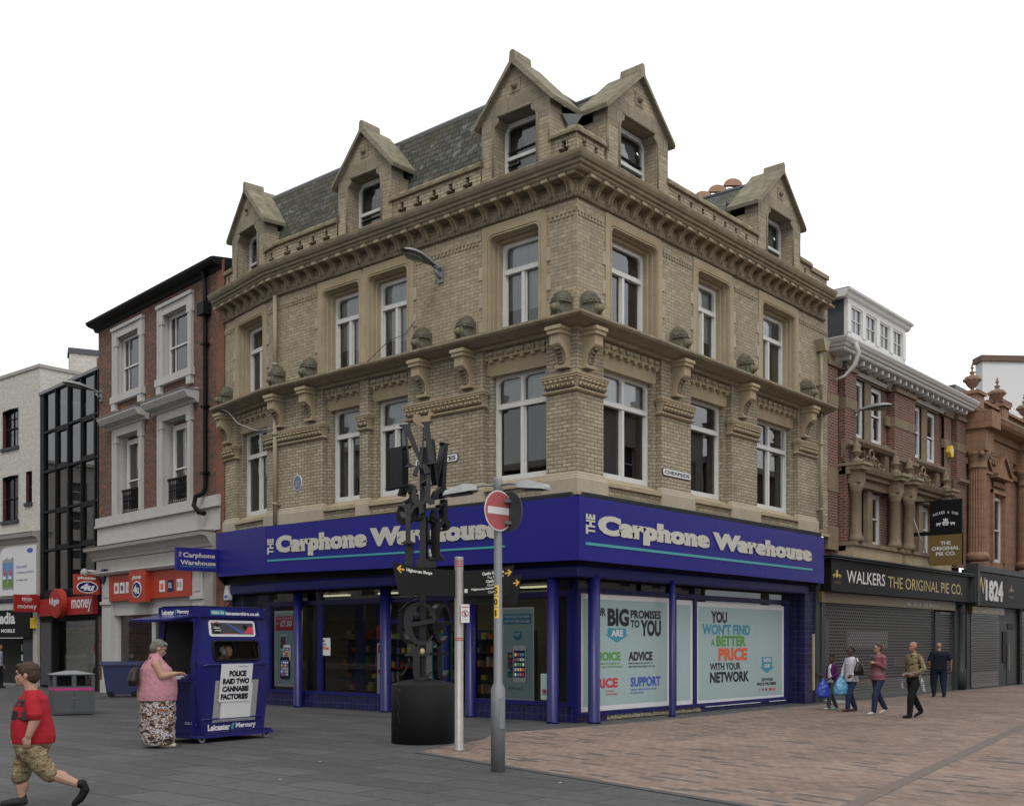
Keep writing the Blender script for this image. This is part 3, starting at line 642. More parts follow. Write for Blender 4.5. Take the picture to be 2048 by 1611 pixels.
b = MB(); b.box(FB, .24, .34, -.42, -.2, 12.3, 12.72, 'lead') if 0 else None
CH = MB(); CH.box(FB, 9.2, 11.2, -3.9, -2.2, 12, 13.4, 'buff'); CH.box(FB, 9.15, 11.25, -3.95, -2.15, 13.4, 13.5, 'ledge'); ch = CH.build('chimney', BLD)
for px_, py_, zt_ in ((10.18, 2.74, 14.5), (10.47, 2.41, 14.68), (9.91, 3.05, 14.32)):
    q = MB(); q.lathe((px_, py_, 13.45), [(.17, 0), (.16, zt_ - 13.45)], 'terra', 14)
    n = 8; V = []
    for k in range(n): 
        t = pi * k / (n - 1); V += [(px_ + .27 * cos(t) * FW.y, py_ - .27 * cos(t) * FW.x, zt_ + .02 + .20 * sin(t))]
    V2 = [(x - .3 * FW.x, y - .3 * FW.y, z) for x, y, z in V]; V1 = [(x + .3 * FW.x, y + .3 * FW.y, z) for x, y, z in V]
    q.add(V2 + V1, [(i, i + 1, n + i + 1, n + i) for i in range(n - 1)] + [tuple(range(n))], 'terra'); q.build('chimney_pot', ch)
# drainpipes
def pipe(u, f, z0, z1, m, r=.055, hopper=None, name='drainpipe'):
    b = MB(); b.tube([f.p(u, .11, z0), f.p(u, .11, z1)], r, m, 10)
    z = z0 + .5
    while z < z1: b.tube([f.p(u, .11, z), f.p(u, .11, z + .07)], r * 1.35, m, 10); b.box(f, u - .1, u + .1, 0, .05, z, z + .05, m); z += 1.8
    if hopper: b.add([f.p(u + a * w, d, z) for z, w in ((hopper, .09), (hopper + .3, .2)) for a, d in ((-1, .0), (1, .0), (1, .28), (-1, .28))], [(0, 1, 2, 3), (4, 5, 6, 7), (0, 1, 5, 4), (1, 2, 6, 5), (2, 3, 7, 6), (3, 0, 4, 7)], m)
    b.build(name, BLD)
M['stonepaint'] = plain('stone_coloured_paint', (.27, .235, .165), .6, .12)
pipe(-9.70, FA, 4.7, 8.0, 'stonepaint', .06); pipe(-9.70, FA, 8.3, 10.6, 'stonepaint', .06); pipe(10.98, FB, 4.8, 8.0, 'stonepaint', .045); pipe(10.98, FB, 8.25, 9.75, 'stonepaint', .045, hopper=9.7)
# bird spikes strip above the fascia
b = MB()
for f, a, c in ((FA, -9.8, -.0), (FB, 0, 10.9), (FC, -3.0, 0)):
    b.box(f, a, c, -.05, .10, 4.52, 4.64, 'room')
    u = a + .03
    while u < c: b.box(f, u, u + .012, .10, .16, 4.50, 4.68, 'dgrey'); u += .055
b.build('vent_strip', BLD)
# ------------------------------------------------------------------ ground floor shop front of the corner building
b = MB()
def column(b, x, y, r, z1=3.05, m='blue'):
    b.lathe((x, y, 0), [(r * 1.12, 0), (r * 1.12, .04), (r, .06), (r, z1)], m, 20)
for x, y, r in ((.28, 9.26, .12), (.36, 6.02, .13), (.40, 3.29, .12), (.09, .68, .125), (.63, .03, .125), (3.47, -.05, .07)):
    c = MB(); column(c, x, y, r); c.build('column', BLD)
b.sweep([FC.p(-3.0)[:2], (0, 9.8), (0, 0), (10.3, 0)], [(-.2, 2.99), (.05, 2.99), (.06, 3.03), (.06, 3.19), (.03, 3.24), (-.2, 3.24)], 'blue')
b.sweep([FC.p(-3.0)[:2], (0, 9.8), (0, 0), (10.9, 0)], [(.02, 3.24), (.02, 3.5), (.28, 3.5)], 'black')
b.add([(.05, .05, 3.0), (11.0, .05, 3.0), (11.0, 1.0, 3.0), (1.0, 1.0, 3.0), (1.0, 9.8, 3.0), (.05, 9.8, 3.0)], [(0, 1, 2, 3, 4, 5)], 'room')
b.box(FC, -3.0, 0, -.6, .0, 2.98, 3.02, 'room')
b.build('beam', BLD)
b = MB()
# stall riser and glazing bars : left front in plane d=-.45, right front d=-.35
ga, gb = -.45, -.35
for u0, u1 in ((-10.8, -5.95), (-3.45, -.45)):
    b.box(FA, u0, u1, ga - .1, ga + .02, 0, .33, 'tile'); b.box(FA, u0, u1, ga - .12, ga + .05, .33, .42, 'blue')
b.box(FB, .45, 1.5, gb - .1, gb + .02, 0, .12, 'tile'); b.box(FB, 5.35, 9.95, gb - .1, gb + .02, 0, .10, 'tile')
b.box(FB, .45, 9.95, gb - .12, gb + .05, .12, .20, 'blue')
b.box(FA, -10.8, -.45, ga - .1, ga + .03, 2.62, 2.74, 'navy'); b.box(FB, .45, 9.95, gb - .1, gb + .03, 2.70, 2.80, 'navy')
for u, w in ((-10.75, .1), (-9.6, .08), (-8.66, .16), (-6.30, .14), (-4.95, .10), (-4.15, .10), (-3.35, .14), (-.58, .14)):
    b.box(FA, u, u + w, ga - .1, ga + .025, 0.0 if -5.9 < u < -3.4 else .42, 2.62, 'blue')
    b.box(FA, u, u + w * .6, ga - .1, ga + .02, 2.74, 3.0, 'navy')
b.box(FA, -5.9, -3.35, ga - .08, ga + .02, 2.12, 2.22, 'blue'); b.box(FA, -8.2, -7.9, -1.4, -1.3, .1, 2.6, 'navy'); b.box(FA, -7.4, -7.2, -1.4, -1.3, .1, 2.6, 'navy')
for u, w in ((.45, .13), (4.03, .22), (5.04, .12), (9.72, .18)):
    b.box(FB, u, u + w, gb - .1, gb + .025, .20, 2.70, 'blue'); b.box(FB, u, u + .06, gb - .1, gb + .02, 2.8, 3.0, 'navy')
b.build('glazing_frame', BLD)
M['rubble'] = stone('exposed_rubble', (.34, .30, .22), (.10, .085, .065), .8, 7.)
for u0, u1, h in ((1.5, 4.0, .13), (4.22, 5.35, .12)):
    b = MB()
    n = int((u1 - u0) / .12)
    for i in range(n):
        u = u0 + (u1 - u0) * i / n; hh = random.uniform(.5, .9) * h
        b.box(FB, u, u + .115, gb - .1, gb + random.uniform(-.03, .03), 0, h, 'rubble'); b.ell(FB.p(u + .06, gb + .02, hh * .5), (.07, .04, hh * .5), 'rubble', 6, smooth=False)
    b.build('rubble_base', BLD)
b = MB()
b.box(FB, 10.27, 10.86, -.6, -.03, 0, 3.05, 'tile'); b.box(FB, 9.95, 10.27, -1.2, -1.1, 0, 3.05, 'tile'); b.box(FB, 10.86, 11.10, -.3, .02, 0, 3.3, 'dgrey'); b.box(FB, 10.86, 11.14, -.3, .05, .75, .82, 'dgrey')
b.box(FB, 10.72, 10.80, -.03, .01, .35, 1.9, 'sandpale'); b.box(FB, 9.98, 10.02, -1.1, -.6, .8, 1.25, 'gold')
b.build('tiled_pier', BLD); b = MB(); b.box(FC, -3.1, -2.35, -.5, -.22, 0, 3.05, 'tile'); b.box(FC, -2.35, -1.0, -.5, -.4, 0, 3.0, 'tile')
b.build('tiled_pier', BLD)
def pane(parent, f, u0, u1, z0, z1, d, m='shopglass', name='pane'): return MB().rect(f, u0, u1, z0, z1, d, m).build(name, parent, recalc=False)
sw = MB(); sw.box(FA, -10.8, -.45, ga - .06, ga - .04, 2.6, 2.62, 'navy'); swo = sw.build('shop_window', BLD)
for u0, u1 in ((-10.65, -9.6), (-9.52, -8.66), (-8.5, -6.30), (-3.21, -.58)): pane(swo, FA, u0, u1, .42, 2.62, ga - .05)
for u0, u1 in ((-6.16, -4.95), (-4.85, -4.15), (-4.05, -3.35)): pane(swo, FA, u0, u1, .05, 2.12, ga - .05); pane(swo, FA, u0, u1, 2.22, 2.62, ga - .05)
pane(swo, FA, -10.8, -.45, 2.74, 3.0, ga - .06, 'darkglass'); pane(swo, FB, .45, 9.9, 2.8, 3.0, gb - .06, 'darkglass')
swb = MB(); swb.box(FB, .45, 9.9, gb - .06, gb - .04, 2.68, 2.70, 'navy'); swb = swb.build('shop_window', BLD)
pane(swb, FB, .58, 9.75, .20, 2.70, gb - .05, 'darkglass')
def poster(f, u0, u1, z0, z1, d, bd=.11, parent=BLD, bg='mint', inner=None):
    p = MB(); p.box(f, u0, u1, d - .01, d, z0, z1, 'paper'); p.rect(f, u0 + (bd if inner is None else inner[0]), u1 - (bd if inner is None else inner[1]), z0 + bd, z1 - bd, d + .003, bg)
    return p.build('poster', parent)
d = gb - .02; dl = d + .007
p1 = poster(FB, .60, 4.02, .21, 2.69, d)
t = MB(); T = lambda s, u0, u1, z0, z1, m, bo=.035, f=FB, dd=dl: t.text(f, s, u0, u1, z0, z1, dd, m, bo)
T('OUR', 1.02, 1.50, 2.22, 2.40, 'ink'); T('BIG', 1.57, 2.37, 2.01, 2.40, 'ink', .05); T('PROMISES', 2.43, 3.65, 2.19, 2.38, 'ink', .04); T('TO', 2.43, 2.78, 1.99, 2.16, 'ink', .04); T('YOU', 2.82, 3.65, 1.80, 2.17, 'ink', .05)
t.extr(FB, [(1.57, 1.97), (1.57, 1.83), (1.48, 1.83), (1.92, 1.66), (2.36, 1.83), (2.26, 1.83), (2.26, 1.97)], dl - .006, dl, 'inkblue')
T('ARE', 1.70, 2.14, 1.79, 1.94, 'paper', .04, dd=dl + .003)
T('CHOICE', .95, 2.05, 1.27, 1.46, 'inkgreen', .045); T('ADVICE', 2.35, 3.30, 1.26, 1.46, 'ink', .045); T('PRICE', .98, 1.95, .69, .90, 'inkcrim', .045); T('SUPPORT', 2.43, 3.63, .68, .90, 'inkroyal', .045)
T('ACCESSIBLE CHOICE OF', .95, 2.03, 1.19, 1.23, 'inkgreen', .02); T('TABLETS AND NETWORKS', .95, 2.13, 1.12, 1.16, 'inkgreen', .02)
T('SIMPLE, IMPARTIAL ADVICE TO', 2.35, 3.32, 1.18, 1.22, 'ink', .02); T("HELP FIND WHAT'S BEST FOR YOU", 2.35, 3.42, 1.11, 1.15, 'ink', .02)
T('AT WHICH', 1.48, 1.80, .60, .64, 'inkcrim', .02); T('VE NETWORKS', 1.50, 1.93, .53, .57, 'inkcrim', .02)
T('SUPPORT THROUGHOUT THE LIFE', 2.43, 3.45, .60, .64, 'inkroyal', .02); T('OF YOUR DEVICE', 2.43, 2.95, .53, .57, 'inkroyal', .02)
for u in (2.05, 3.35): t.box(FB, u, u + .006, d, dl - .002, .32, 2.58, 'lightgrey')
t.build('lettering', p1)
p2 = poster(FB, 4.26, 5.03, .19, 2.66, d, inner=(0, .11))
p3 = poster(FB, 5.18, 9.70, .16, 2.64, d)
t = MB()
T('YOU', 5.87, 6.65, 2.14, 2.43, 'ink', .05); T("WON'T FIND", 5.45, 7.83, 1.85, 2.12, 'inkblue', .045); T('A', 5.87, 6.05, 1.58, 1.74, 'inkgreen', .04); T('BETTER', 6.13, 7.60, 1.57, 1.83, 'inkgreen', .045)
T('PRICE', 6.22, 7.68, 1.21, 1.53, 'inkred', .05); T('WITH YOUR', 5.82, 7.33, .98, 1.16, 'ink', .035); T('NETWORK', 5.82, 7.77, .67, .94, 'ink', .045)
t.extr(FB, [(8.46, 1.28), (8.46, 1.02), (8.35, 1.02), (8.74, .86), (9.13, 1.02), (9.02, 1.02), (9.02, 1.28)], dl - .006, dl, 'inkblue')
T('WITH', 8.54, 8.94, 1.14, 1.25, 'paper', .04, dd=dl + .003); T('OUR', 8.58, 8.90, 1.00, 1.10, 'paper', .04, dd=dl + .003)
T('NETWORK', 8.45, 9.08, .65, .73, 'ink', .03); T('PRICE PROMISE', 8.19, 9.25, .54, .62, 'ink', .03)
for u, w, m in ((8.16, .03, 'lightgrey'), (8.30, .08, 'inkblue'), (8.46, .12, 'redsign'), (8.66, .08, 'dgrey'), (8.84, .2, 'inkcrim'), (9.10, .1, 'inkred')): t.box(FB, u, u + w, d, dl, .40, .46, m)
T('o2', 8.31, 8.37, .41, .45, 'paper', .02, dd=dl + .004)
for u in (6.7, 8.2): t.box(FB, u, u + .006, d, dl - .002, .28, 2.52, 'lightgrey')
t.build('lettering', p3)
# posters inside the left-hand front
M['screen'] = plain('phone_screen', (.03, .06, .16), .3, .3)
def phone(t, f, u0, u1, z0, z1, d, body='paper'):
    w = u1 - u0; h = z1 - z0; r = w * .14
    P_ = [(u0 + r, z0), (u1 - r, z0), (u1, z0 + r), (u1, z1 - r), (u1 - r, z1), (u0 + r, z1), (u0, z1 - r), (u0, z0 + r)]
    t.extr(f, P_, d, d + .006, body); t.rect(f, u0 + w * .07, u1 - w * .07, z0 + h * .13, z1 - h * .14, d + .008, 'screen')
    cols = ['inkblue', 'inkgreen', 'yellow', 'inkred', 'paper', 'lightgrey', 'pink']
    for i in range(4):
        for j in range(5): t.rect(f, u0 + w * (.13 + .2 * i), u0 + w * (.27 + .2 * i), z0 + h * (.17 + .135 * j), z0 + h * (.25 + .135 * j), d + .010, random.choice(cols))
pl = poster(FA, -10.56, -9.66, .50, 2.50, -.52, bd=.05); t = MB(); dd = -.511
t.rect(FA, -10.50, -9.70, 1.98, 2.36, dd, 'inkcrim'); t.text(FA, 'SUPERFAST BROADBAND', -10.45, -9.75, 2.28, 2.33, dd + .004, 'paper', .02); t.text(FA, '£7.50', -10.30, -9.80, 2.08, 2.25, dd + .004, 'paper', .05); t.text(FA, 'FOR', -10.46, -10.34, 2.14, 2.2, dd + .004, 'paper', .02)
phone(t, FA, -10.30, -10.05, 1.45, 1.88, dd); phone(t, FA, -10.15, -9.85, 1.15, 1.60, dd + .012, 'lightgrey'); phone(t, FA, -10.28, -9.88, .70, 1.28, dd + .024, 'black')
t.build('lettering', pl)
pr_ = poster(FA, -2.45, -1.55, .42, 2.42, -.53, bd=.03); t = MB(); dd = -.521
t.rect(FA, -2.42, -1.62, 2.06, 2.28, dd, 'inkblue'); t.text(FA, 'THE PHONE YOU WANT', -2.38, -1.66, 2.19, 2.25, dd + .004, 'paper', .04); t.text(FA, 'WITH THE TARIFF YOU NEED', -2.38, -1.66, 2.09, 2.15, dd + .004, 'paper', .04)
t.extr(FA, [(-2.10, 1.90), (-2.10, 1.78), (-2.14, 1.78), (-2.0, 1.70), (-1.86, 1.78), (-1.90, 1.78), (-1.90, 1.90)], dd, dd + .004, 'inkblue'); t.text(FA, '£27', -2.07, -1.93, 1.80, 1.87, dd + .008, 'paper', .04)
phone(t, FA, -2.30, -2.05, .80, 1.55, dd, 'lightgrey'); phone(t, FA, -2.12, -1.75, .80, 1.60, dd + .012, 'paper'); t.text(FA, 'iPhone 5', -2.18, -1.85, .64, .70, dd, 'dgrey', 0); t.ell(FA.p(-2.24, dd, .67), (.01, .02, .025), 'ink', 8)
t.build('lettering', pr_)
pn = poster(FA, -8.58, -8.22, 1.33, 1.78, ga - .03, bd=.01, bg='paper'); t = MB()
t.text(FA, 'JOIN', -8.55, -8.42, 1.67, 1.73, ga - .02, 'ink', .04); t.text(FA, 'OUR', -8.48, -8.36, 1.59, 1.64, ga - .02, 'inkroyal', .04); t.text(FA, 'TEAM', -8.5, -8.27, 1.48, 1.56, ga - .02, 'inkred', .04); t.build('lettering', pn)
pc = poster(FA, -1.32, -.85, .45, 1.0, ga - .03, bd=.01); t = MB()
for u in (-1.22, -.98):
    t.tube([FA.p(u + .06 * cos(a), ga - .022, .62 + .06 * sin(a)) for a in [i * pi / 8 for i in range(17)]], .008, 'inkcrim', 5); t.rect(FA, u - .03, u + .03, .59, .65, ga - .021, 'ink')
t.text(FA, 'No entry', -1.15, -.98, .86, .90, ga - .02, 'inkcrim', .02); t.build('lettering', pc)
# shop interior
b = MB(); M['iwall'] = plain('interior_wall', (.26, .25, .20), .9, .15); M['ifloor'] = plain('interior_floor', (.10, .10, .10), .5, .2)
b.quad((6.5, .9, 0), (6.5, 13, 0), (6.5, 13, 3), (6.5, .9, 3), 'iwall'); b.quad((.5, 12.8, 0), (6.5, 12.8, 0), (6.5, 12.8, 3), (.5, 12.8, 3), 'iwall'); b.quad((.5, .9, 0), (6.5, .9, 0), (6.5, .9, 3), (.5, .9, 3), 'iwall')
b.quad((.5, .5, .01), (6.5, .5, .01), (6.5, 12.8, .01), (.5, 12.8, .01), 'ifloor'); b.quad((.5, .5, 2.98), (6.5, .5, 2.98), (6.5, 12.8, 2.98), (.5, 12.8, 2.98), 'curtain')
io = b.build('shop_interior', BLD)
M['strip'] = emis('strip_light', (.95, .85, .5), 3.5)
b = MB()
for y in (2.2, 4.6, 7.0, 9.4):
    for x in (1.6, 4.2): b.box(FA, -y - .6, -y + .6, -x - .06, -x + .06, 2.90, 2.94, 'strip')
b.build('strip_light', io)
b = MB(); cols = ['red', 'yellow', 'goldl', 'paper', 'inkgreen', 'lightgrey', 'dgrey', 'blue', 'inkroyal', 'inkred', 'room', 'room', 'room', 'dgrey', 'iwall']
for y0, y1, x in ((5.0, 8.6, 4.5), (9.0, 11.5, 3.6), (1.2, 3.6, 4.0), (6.9, 8.2, 2.0)):
    b.box(FA, -y1, -y0, -x - .35, -x - .30, 0, 2.0, 'dgrey')
    for k in range(5):
        z = .25 + .37 * k; b.box(FA, -y1, -y0, -x - .3, -x, z, z + .03, 'dgrey' if k != 2 else 'redo'); y = y0 + .05
        while y < y1 - .15:
            w = random.uniform(.07, .16); b.box(FA, -y - w, -y, -x - .25, -x - .06, z + .03, z + random.uniform(.14, .3), random.choice(cols)); y += w + random.uniform(.03, .15)
b.box(FA, -6.1, -5.3, -1.6, -1.55, .05, 1.7, 'paper'); b.box(FA, -6.9, -6.5, -.9, -.88, .2, 1.65, 'paper'); b.box(FA, -6.85, -6.55, -.88, -.87, 1.4, 1.6, 'inkcrim'); b.box(FA, -6.85, -6.55, -.88, -.87, .9, 1.0, 'inkcrim'); b.box(FA, -7.0, -6.6, -1.0, -.95, 1.75, 2.1, 'red')
b.box(FA, -5.5, -4.9, -1.5, -1.4, .05, 1.9, M['teal'])
b.build('display_shelving', io)
# fascia sign
SG = thing('fascia_sign', 'long royal blue fascia with cream lettering wrapping the corner of the buff brick building', 'shop sign', (0, 0, 3.3))
b = MB(); cpt = [(FC.p(-3.0, .3)[:2], 3.49, 4.71), ((-.3, 9.87), 3.44, 4.66), ((-.3, -.3), 3.29, 4.555), ((10.75, -.3), 3.28, 4.535)]
ipt = [FC.p(-3.0, .04)[:2], (-.04, 9.8), (-.04, -.04), (10.75, -.04)]
for i in range(3):
    (p, z0, z1), (q, w0, w1) = cpt[i], cpt[i + 1]; a, c = ipt[i], ipt[i + 1]
    b.quad((*p, z0), (*q, w0), (*q, w1), (*p, z1), 'bluesign'); b.quad((*p, z1), (*q, w1), (*c, w1), (*a, z1), 'bluesign'); b.quad((*p, z0), (*q, w0), (*c, w0), (*a, z0), 'navy')
b.quad((*cpt[0][0], 3.49), (*ipt[0], 3.49), (*ipt[0], 4.71), (*cpt[0][0], 4.71), 'bluesign'); b.quad((*cpt[3][0], 3.28), (*ipt[3], 3.28), (*ipt[3], 4.535), (*cpt[3][0], 4.535), 'bluesign')
fx = Fr((-.3, 0), (0, -1)); fy_ = Fr((0, -.3), (1, 0))
for u in (-9.85, -7.4, -4.95, -2.5): b.box(fx, u - .004, u + .004, -.001, .0015, 3.32 + .0125 * -u, 4.54 + .0105 * -u, 'navy')
for u in (2.4, 4.9, 7.4): b.box(fy_, u - .004, u + .004, -.001, .0015, 3.29, 4.53, 'navy')
b.build('panel', SG, recalc=False)
class SF(Fr):   # front that climbs slightly along its length
    def __init__(s, o, u, z0, k): Fr.__init__(s, o, u); s.z0 = z0; s.k = k
    def p(s, u, d=0., z=0.): q = Fr.p(s, u, d); return (q[0], q[1], z + s.z0 + s.k * u)
fa = SF((-.3, 0), (0, -1), 0, -.0125); fb = SF((0, -.3), (1, 0), 0, -.001)
b = MB()
b.text(fb, 'THE', -.10, .20, 3.82, 4.22, .006, 'letter', .04, th=.012, vert=True); b.text(fb, 'Carphone Warehouse', .30, 9.97, 3.73, 4.24, .006, 'letter', .07, th=.015); b.box(fb, -.10, 10.02, .002, .012, 3.60, 3.655, 'teal')
b.text(fa, 'THE', -9.76, -9.50, 3.80, 4.20, .006, 'letter', .04, th=.012, vert=True); b.text(fa, 'Carphone Warehouse', -9.40, -1.72, 3.71, 4.26, .006, 'letter', .07, th=.015); b.box(fa, -9.76, -1.65, .002, .012, 3.62, 3.665, 'teal')
b.build('lettering', SG)
HG = thing('projecting_sign', 'small blue projecting sign with cream lettering at the far left end of the blue fascia', 'shop sign', FC.p(-2.9, .3, 3.6))
fh = Fr(FC.p(-2.9, 1.5)[:2], (-FC.n[0], -FC.n[1]))    # faces the viewer side
b = MB(); b.box(fh, 0, 1.18, -.09, .05, 3.62, 4.25, 'bluesign'); b.box(fh, 1.18, 1.5, -.05, .01, 3.85, 4.0, 'navy'); b.build('panel', HG)
b = MB(); b.text(fh, 'THE', .06, .14, 3.99, 4.13, .055, 'letter', .02, vert=True); b.text(fh, 'Carphone', .18, 1.10, 3.95, 4.12, .055, 'letter', .035); b.text(fh, 'Warehouse', .10, 1.12, 3.78, 3.91, .055, 'letter', .035); b.box(fh, .10, 1.12, .05, .057, 3.73, 3.742, 'teal'); b.build('lettering', HG)
# street name plates, plaque, alarm
def nameplate(f, u0, u1, z0, z1, s, lab):
    t_ = thing('street_name_sign', lab, 'street sign', f.p((u0 + u1) / 2, 0, z0)); b = MB(); r = .04
    P_ = [(u0 + r, z0), (u1 - r, z0), (u1, z0 + r), (u1, z1 - r), (u1 - r, z1), (u0 + r, z1), (u0, z1 - r), (u0, z0 + r)]
    b.extr(f, P_, .0, .02, 'ink'); k = .012; P2 = [(u + (k if u < (u0 + u1) / 2 else -k), z + (k if z < (z0 + z1) / 2 else -k)) for u, z in P_]; b.extr(f, P2, .02, .024, 'paper'); b.build('plate', t_)
    MB().text(f, s, u0 + .07, u1 - .07, z0 + .045, z1 - .045, .027, 'ink', .03).build('lettering', t_)
nameplate(FB, 3.13, 4.32, 5.39, 5.56, 'CHEAPSIDE', 'white street nameplate reading CHEAPSIDE on a brick pier')
nameplate(FA, -4.62, -3.27, 5.66, 5.84, 'EAST GATES', 'white street nameplate ending in ST GATES behind the letter sculpture')
pq = MB(); f = FA; pq.extr(f, [(-8.9 + .17 * cos(a), 5.72 + .2 * sin(a)) for a in [i * pi / 12 for i in range(24)]], 0, .02, 'paper'); pq.extr(f, [(-8.9 + .15 * cos(a), 5.72 + .18 * sin(a)) for a in [i * pi / 12 for i in range(24)]], .02, .025, plain('plaque_blue', (.12, .15, .24), .5))
for k in range(3): pq.box(f, -8.99 + .02 * (k % 2), -8.81, .025, .028, 5.74 - .05 * k, 5.752 - .05 * k, 'lightgrey')
tag(pq.build('wall_plaque'), 'round slate blue plaque on the buff brick wall beside the pale drainpipe', 'plaque')
t_ = thing('alarm_box', 'white alarm box with red light under the left end of the blue fascia', 'alarm', FC.p(-2.75, 0, 2.9)); b = MB()
b.extr(FC, [(-2.88, 2.85), (-2.62, 2.85), (-2.60, 2.95), (-2.66, 3.25), (-2.80, 3.25), (-2.9, 2.95)], .0, .12, 'paper'); b.build('case', t_); MB().box(FC, -2.85, -2.65, .12, .125, 2.9, 2.98, 'inkroyal').build('badge', t_); MB().ell(FC.p(-2.75, .05, 2.72), (.05, .05, .06), 'red').build('beacon', t_)
# wall mounted street lanterns
def wall_lamp(f, u, z, tilt, out, lab, wob=0):
    t_ = thing('wall_street_lamp', lab, 'street lamp', f.p(u, 0, z)); b = MB()
    b.box(f, u - .09, u + .09, 0, .04, z - .30, z + .08, 'grey'); b.tube([f.p(u, .03, z - .2), f.p(u, .12, z - .16), f.p(u, .2, z - .05)], .035, 'grey', 8); b.tube([f.p(u, .02, z), f.p(u, .12, z), f.p(u, .26, z + .02)], .045, 'grey', 10); b.build('bracket', t_)
    def sec(t): # along the lantern body 0..1
        w = .06 + .15 * sin(min(1, t * 1.15) ** .8 * pi * .62) if t < .97 else .10
        return w
    V = []; n = 14; K = 12
    for i in range(K + 1):
        t = i / K; w = (.05, .065, .085, .11, .135, .16, .18, .195, .20, .195, .18, .145, .07)[i]; h = (.05, .06, .075, .09, .105, .115, .12, .12, .115, .105, .09, .06, .02)[i]
        for k in range(n):
            a = 2 * pi * k / n; zz = sin(a); V.append(f.p(u + wob * t + w * cos(a), .2 + out * t, z + .03 + tilt * t + (h * zz if zz > 0 else h * .35 * zz)))
    Fs = [(i * n + k, i * n + (k + 1) % n, (i + 1) * n + (k + 1) % n, (i + 1) * n + k) for i in range(K) for k in range(n)]
    b = MB()
    for fc in Fs:
        pass
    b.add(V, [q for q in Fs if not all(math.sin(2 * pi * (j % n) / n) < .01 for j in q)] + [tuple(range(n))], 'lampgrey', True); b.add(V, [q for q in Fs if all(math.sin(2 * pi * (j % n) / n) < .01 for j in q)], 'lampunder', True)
    b.build('housing', t_)
    V = []; m_ = 16
    for rr, dz in ((1, 0), (.92, -.035), (.6, -.055), (.01, -.06)):
        for k in range(m_):
            a = 2 * pi * k / m_; tt = .66 + .27 * rr * cos(a); V.append(f.p(u + wob * tt + .15 * rr * sin(a), .2 + out * tt, z + .03 + tilt * tt - .035 + dz))
    MB().add(V, [(i * m_ + k, i * m_ + (k + 1) % m_, (i + 1) * m_ + (k + 1) % m_, (i + 1) * m_ + k) for i in range(3) for k in range(m_)], 'bowl', True).build('bowl', t_)
wall_lamp(FA, -3.80, 10.0, .10, 1.0, 'grey street lantern bracketed high on the buff brick wall under the cornice')
wall_lamp(FB, 13.2, 8.38, .02, 1.05, 'grey street lantern on the red brick front right of the corner building')
wall_lamp(FD, -8.45, 10.1, .12, 1.1, 'grey street lantern in front of the dark glass facade')
b = MB(); b.tube([FC.p(-2.78, .42, 8.2), FC.p(-2.2, .3, 7.95), FC.p(-1.6, .3, 7.55), FC.p(-.9, .1, 7.28), FA.p(-9.3, .05, 7.22)], .012, 'lightgrey', 5); tag(b.build('cable'), 'thin pale cable sagging across the left bay of the buff building', 'cable')
b = MB(); b.tube([FA.p(-4.6, .05, 9.0), FA.p(-4.9, .06, 8.75), FA.p(-5.2, .3, 8.6), FA.p(-5.7, .47, 8.2), FA.p(-7.3, .1, 7.5)], .009, 'leadd', 5); tag(b.build('cable'), 'thin dark wire hanging over the mossy ledge above the letter sculpture', 'cable')
# ------------------------------------------------------------------ generic sash window
def sash(f, u0, u1, z0, z1, d, parent, fr='white', w=.07, rail=None, bars=(), vb=(), glass='glass', back=None, name='window', blind=0):
    b = MB(); b.box(f, u0, u0 + w, d - .08, d, z0, z1, fr); b.box(f, u1 - w, u1, d - .08, d, z0, z1, fr); b.box(f, u0 + w, u1 - w, d - .08, d - .002, z1 - w, z1, fr); b.box(f, u0 + w, u1 - w, d - .08, d + .015, z0, z0 + w, fr)
    if rail: b.box(f, u0 + w, u1 - w, d - .06, d + .012, rail - .025, rail + .025, fr)
    for z in bars: b.box(f, u0 + w, u1 - w, d - .05, d - .012, z - .012, z + .012, fr)
    for u in vb: b.box(f, u - .012, u + .012, d - .052, d - .014, z0 + w, z1 - w, fr)
    o = b.build(name, parent); MB().rect(f, u0 + w / 2, u1 - w / 2, z0 + w / 2, z1 - w / 2, d - .045, glass).build('pane', o, recalc=False)
    bb = MB(); bk = d - (.35 if back is None else back); bb.rect(f, u0 - .05, u1 + .05, z0 - .05, z1 + .05, bk, 'room')
    for a_, c_ in ((u0 - .05, u0 - .05), (u1 + .05, u1 + .05)): bb.quad(f.p(a_, d - .08, z0 - .05), f.p(a_, bk, z0 - .05), f.p(a_, bk, z1 + .05), f.p(a_, d - .08, z1 + .05), 'room')
    for zz_ in (z0 - .05, z1 + .05): bb.quad(f.p(u0 - .05, d - .08, zz_), f.p(u1 + .05, d - .08, zz_), f.p(u1 + .05, bk, zz_), f.p(u0 - .05, bk, zz_), 'room')
    if blind: bb.rect(f, u0 + .05, u1 - .05, z1 - (z1 - z0) * blind, z1, d - .12, 'blind')
    bb.build('room_behind', o); return o
M['redbrick'] = brick('mottled_red_brick', (.20, .095, .065), (.095, .065, .055), (.14, .115, .095), bw=.235, rh=.078, ms=.008, weather=.35, wcol=(.085, .05, .04), wsc=1.2, spot=((.30, .11, .05), 4.))
M['redbrick2'] = brick('red_brick_white_joints', (.16, .060, .042), (.11, .044, .034), (.27, .235, .19), bw=.235, rh=.080, ms=.011, weather=.2, wcol=(.08, .04, .035))
M['whitebrick'] = brick('painted_white_brick', (.56, .55, .50), (.50, .49, .44), (.40, .39, .35), bw=.235, rh=.078, ms=.008, weather=.35, wcol=(.42, .39, .33), wsc=.6)
M['orangebrick'] = brick('orange_brick', (.26, .085, .04), (.20, .07, .04), (.16, .11, .08))
M['stone2'] = stone('brown_sandstone', (.26, .20, .135), (.10, .08, .06), .6, 2.)
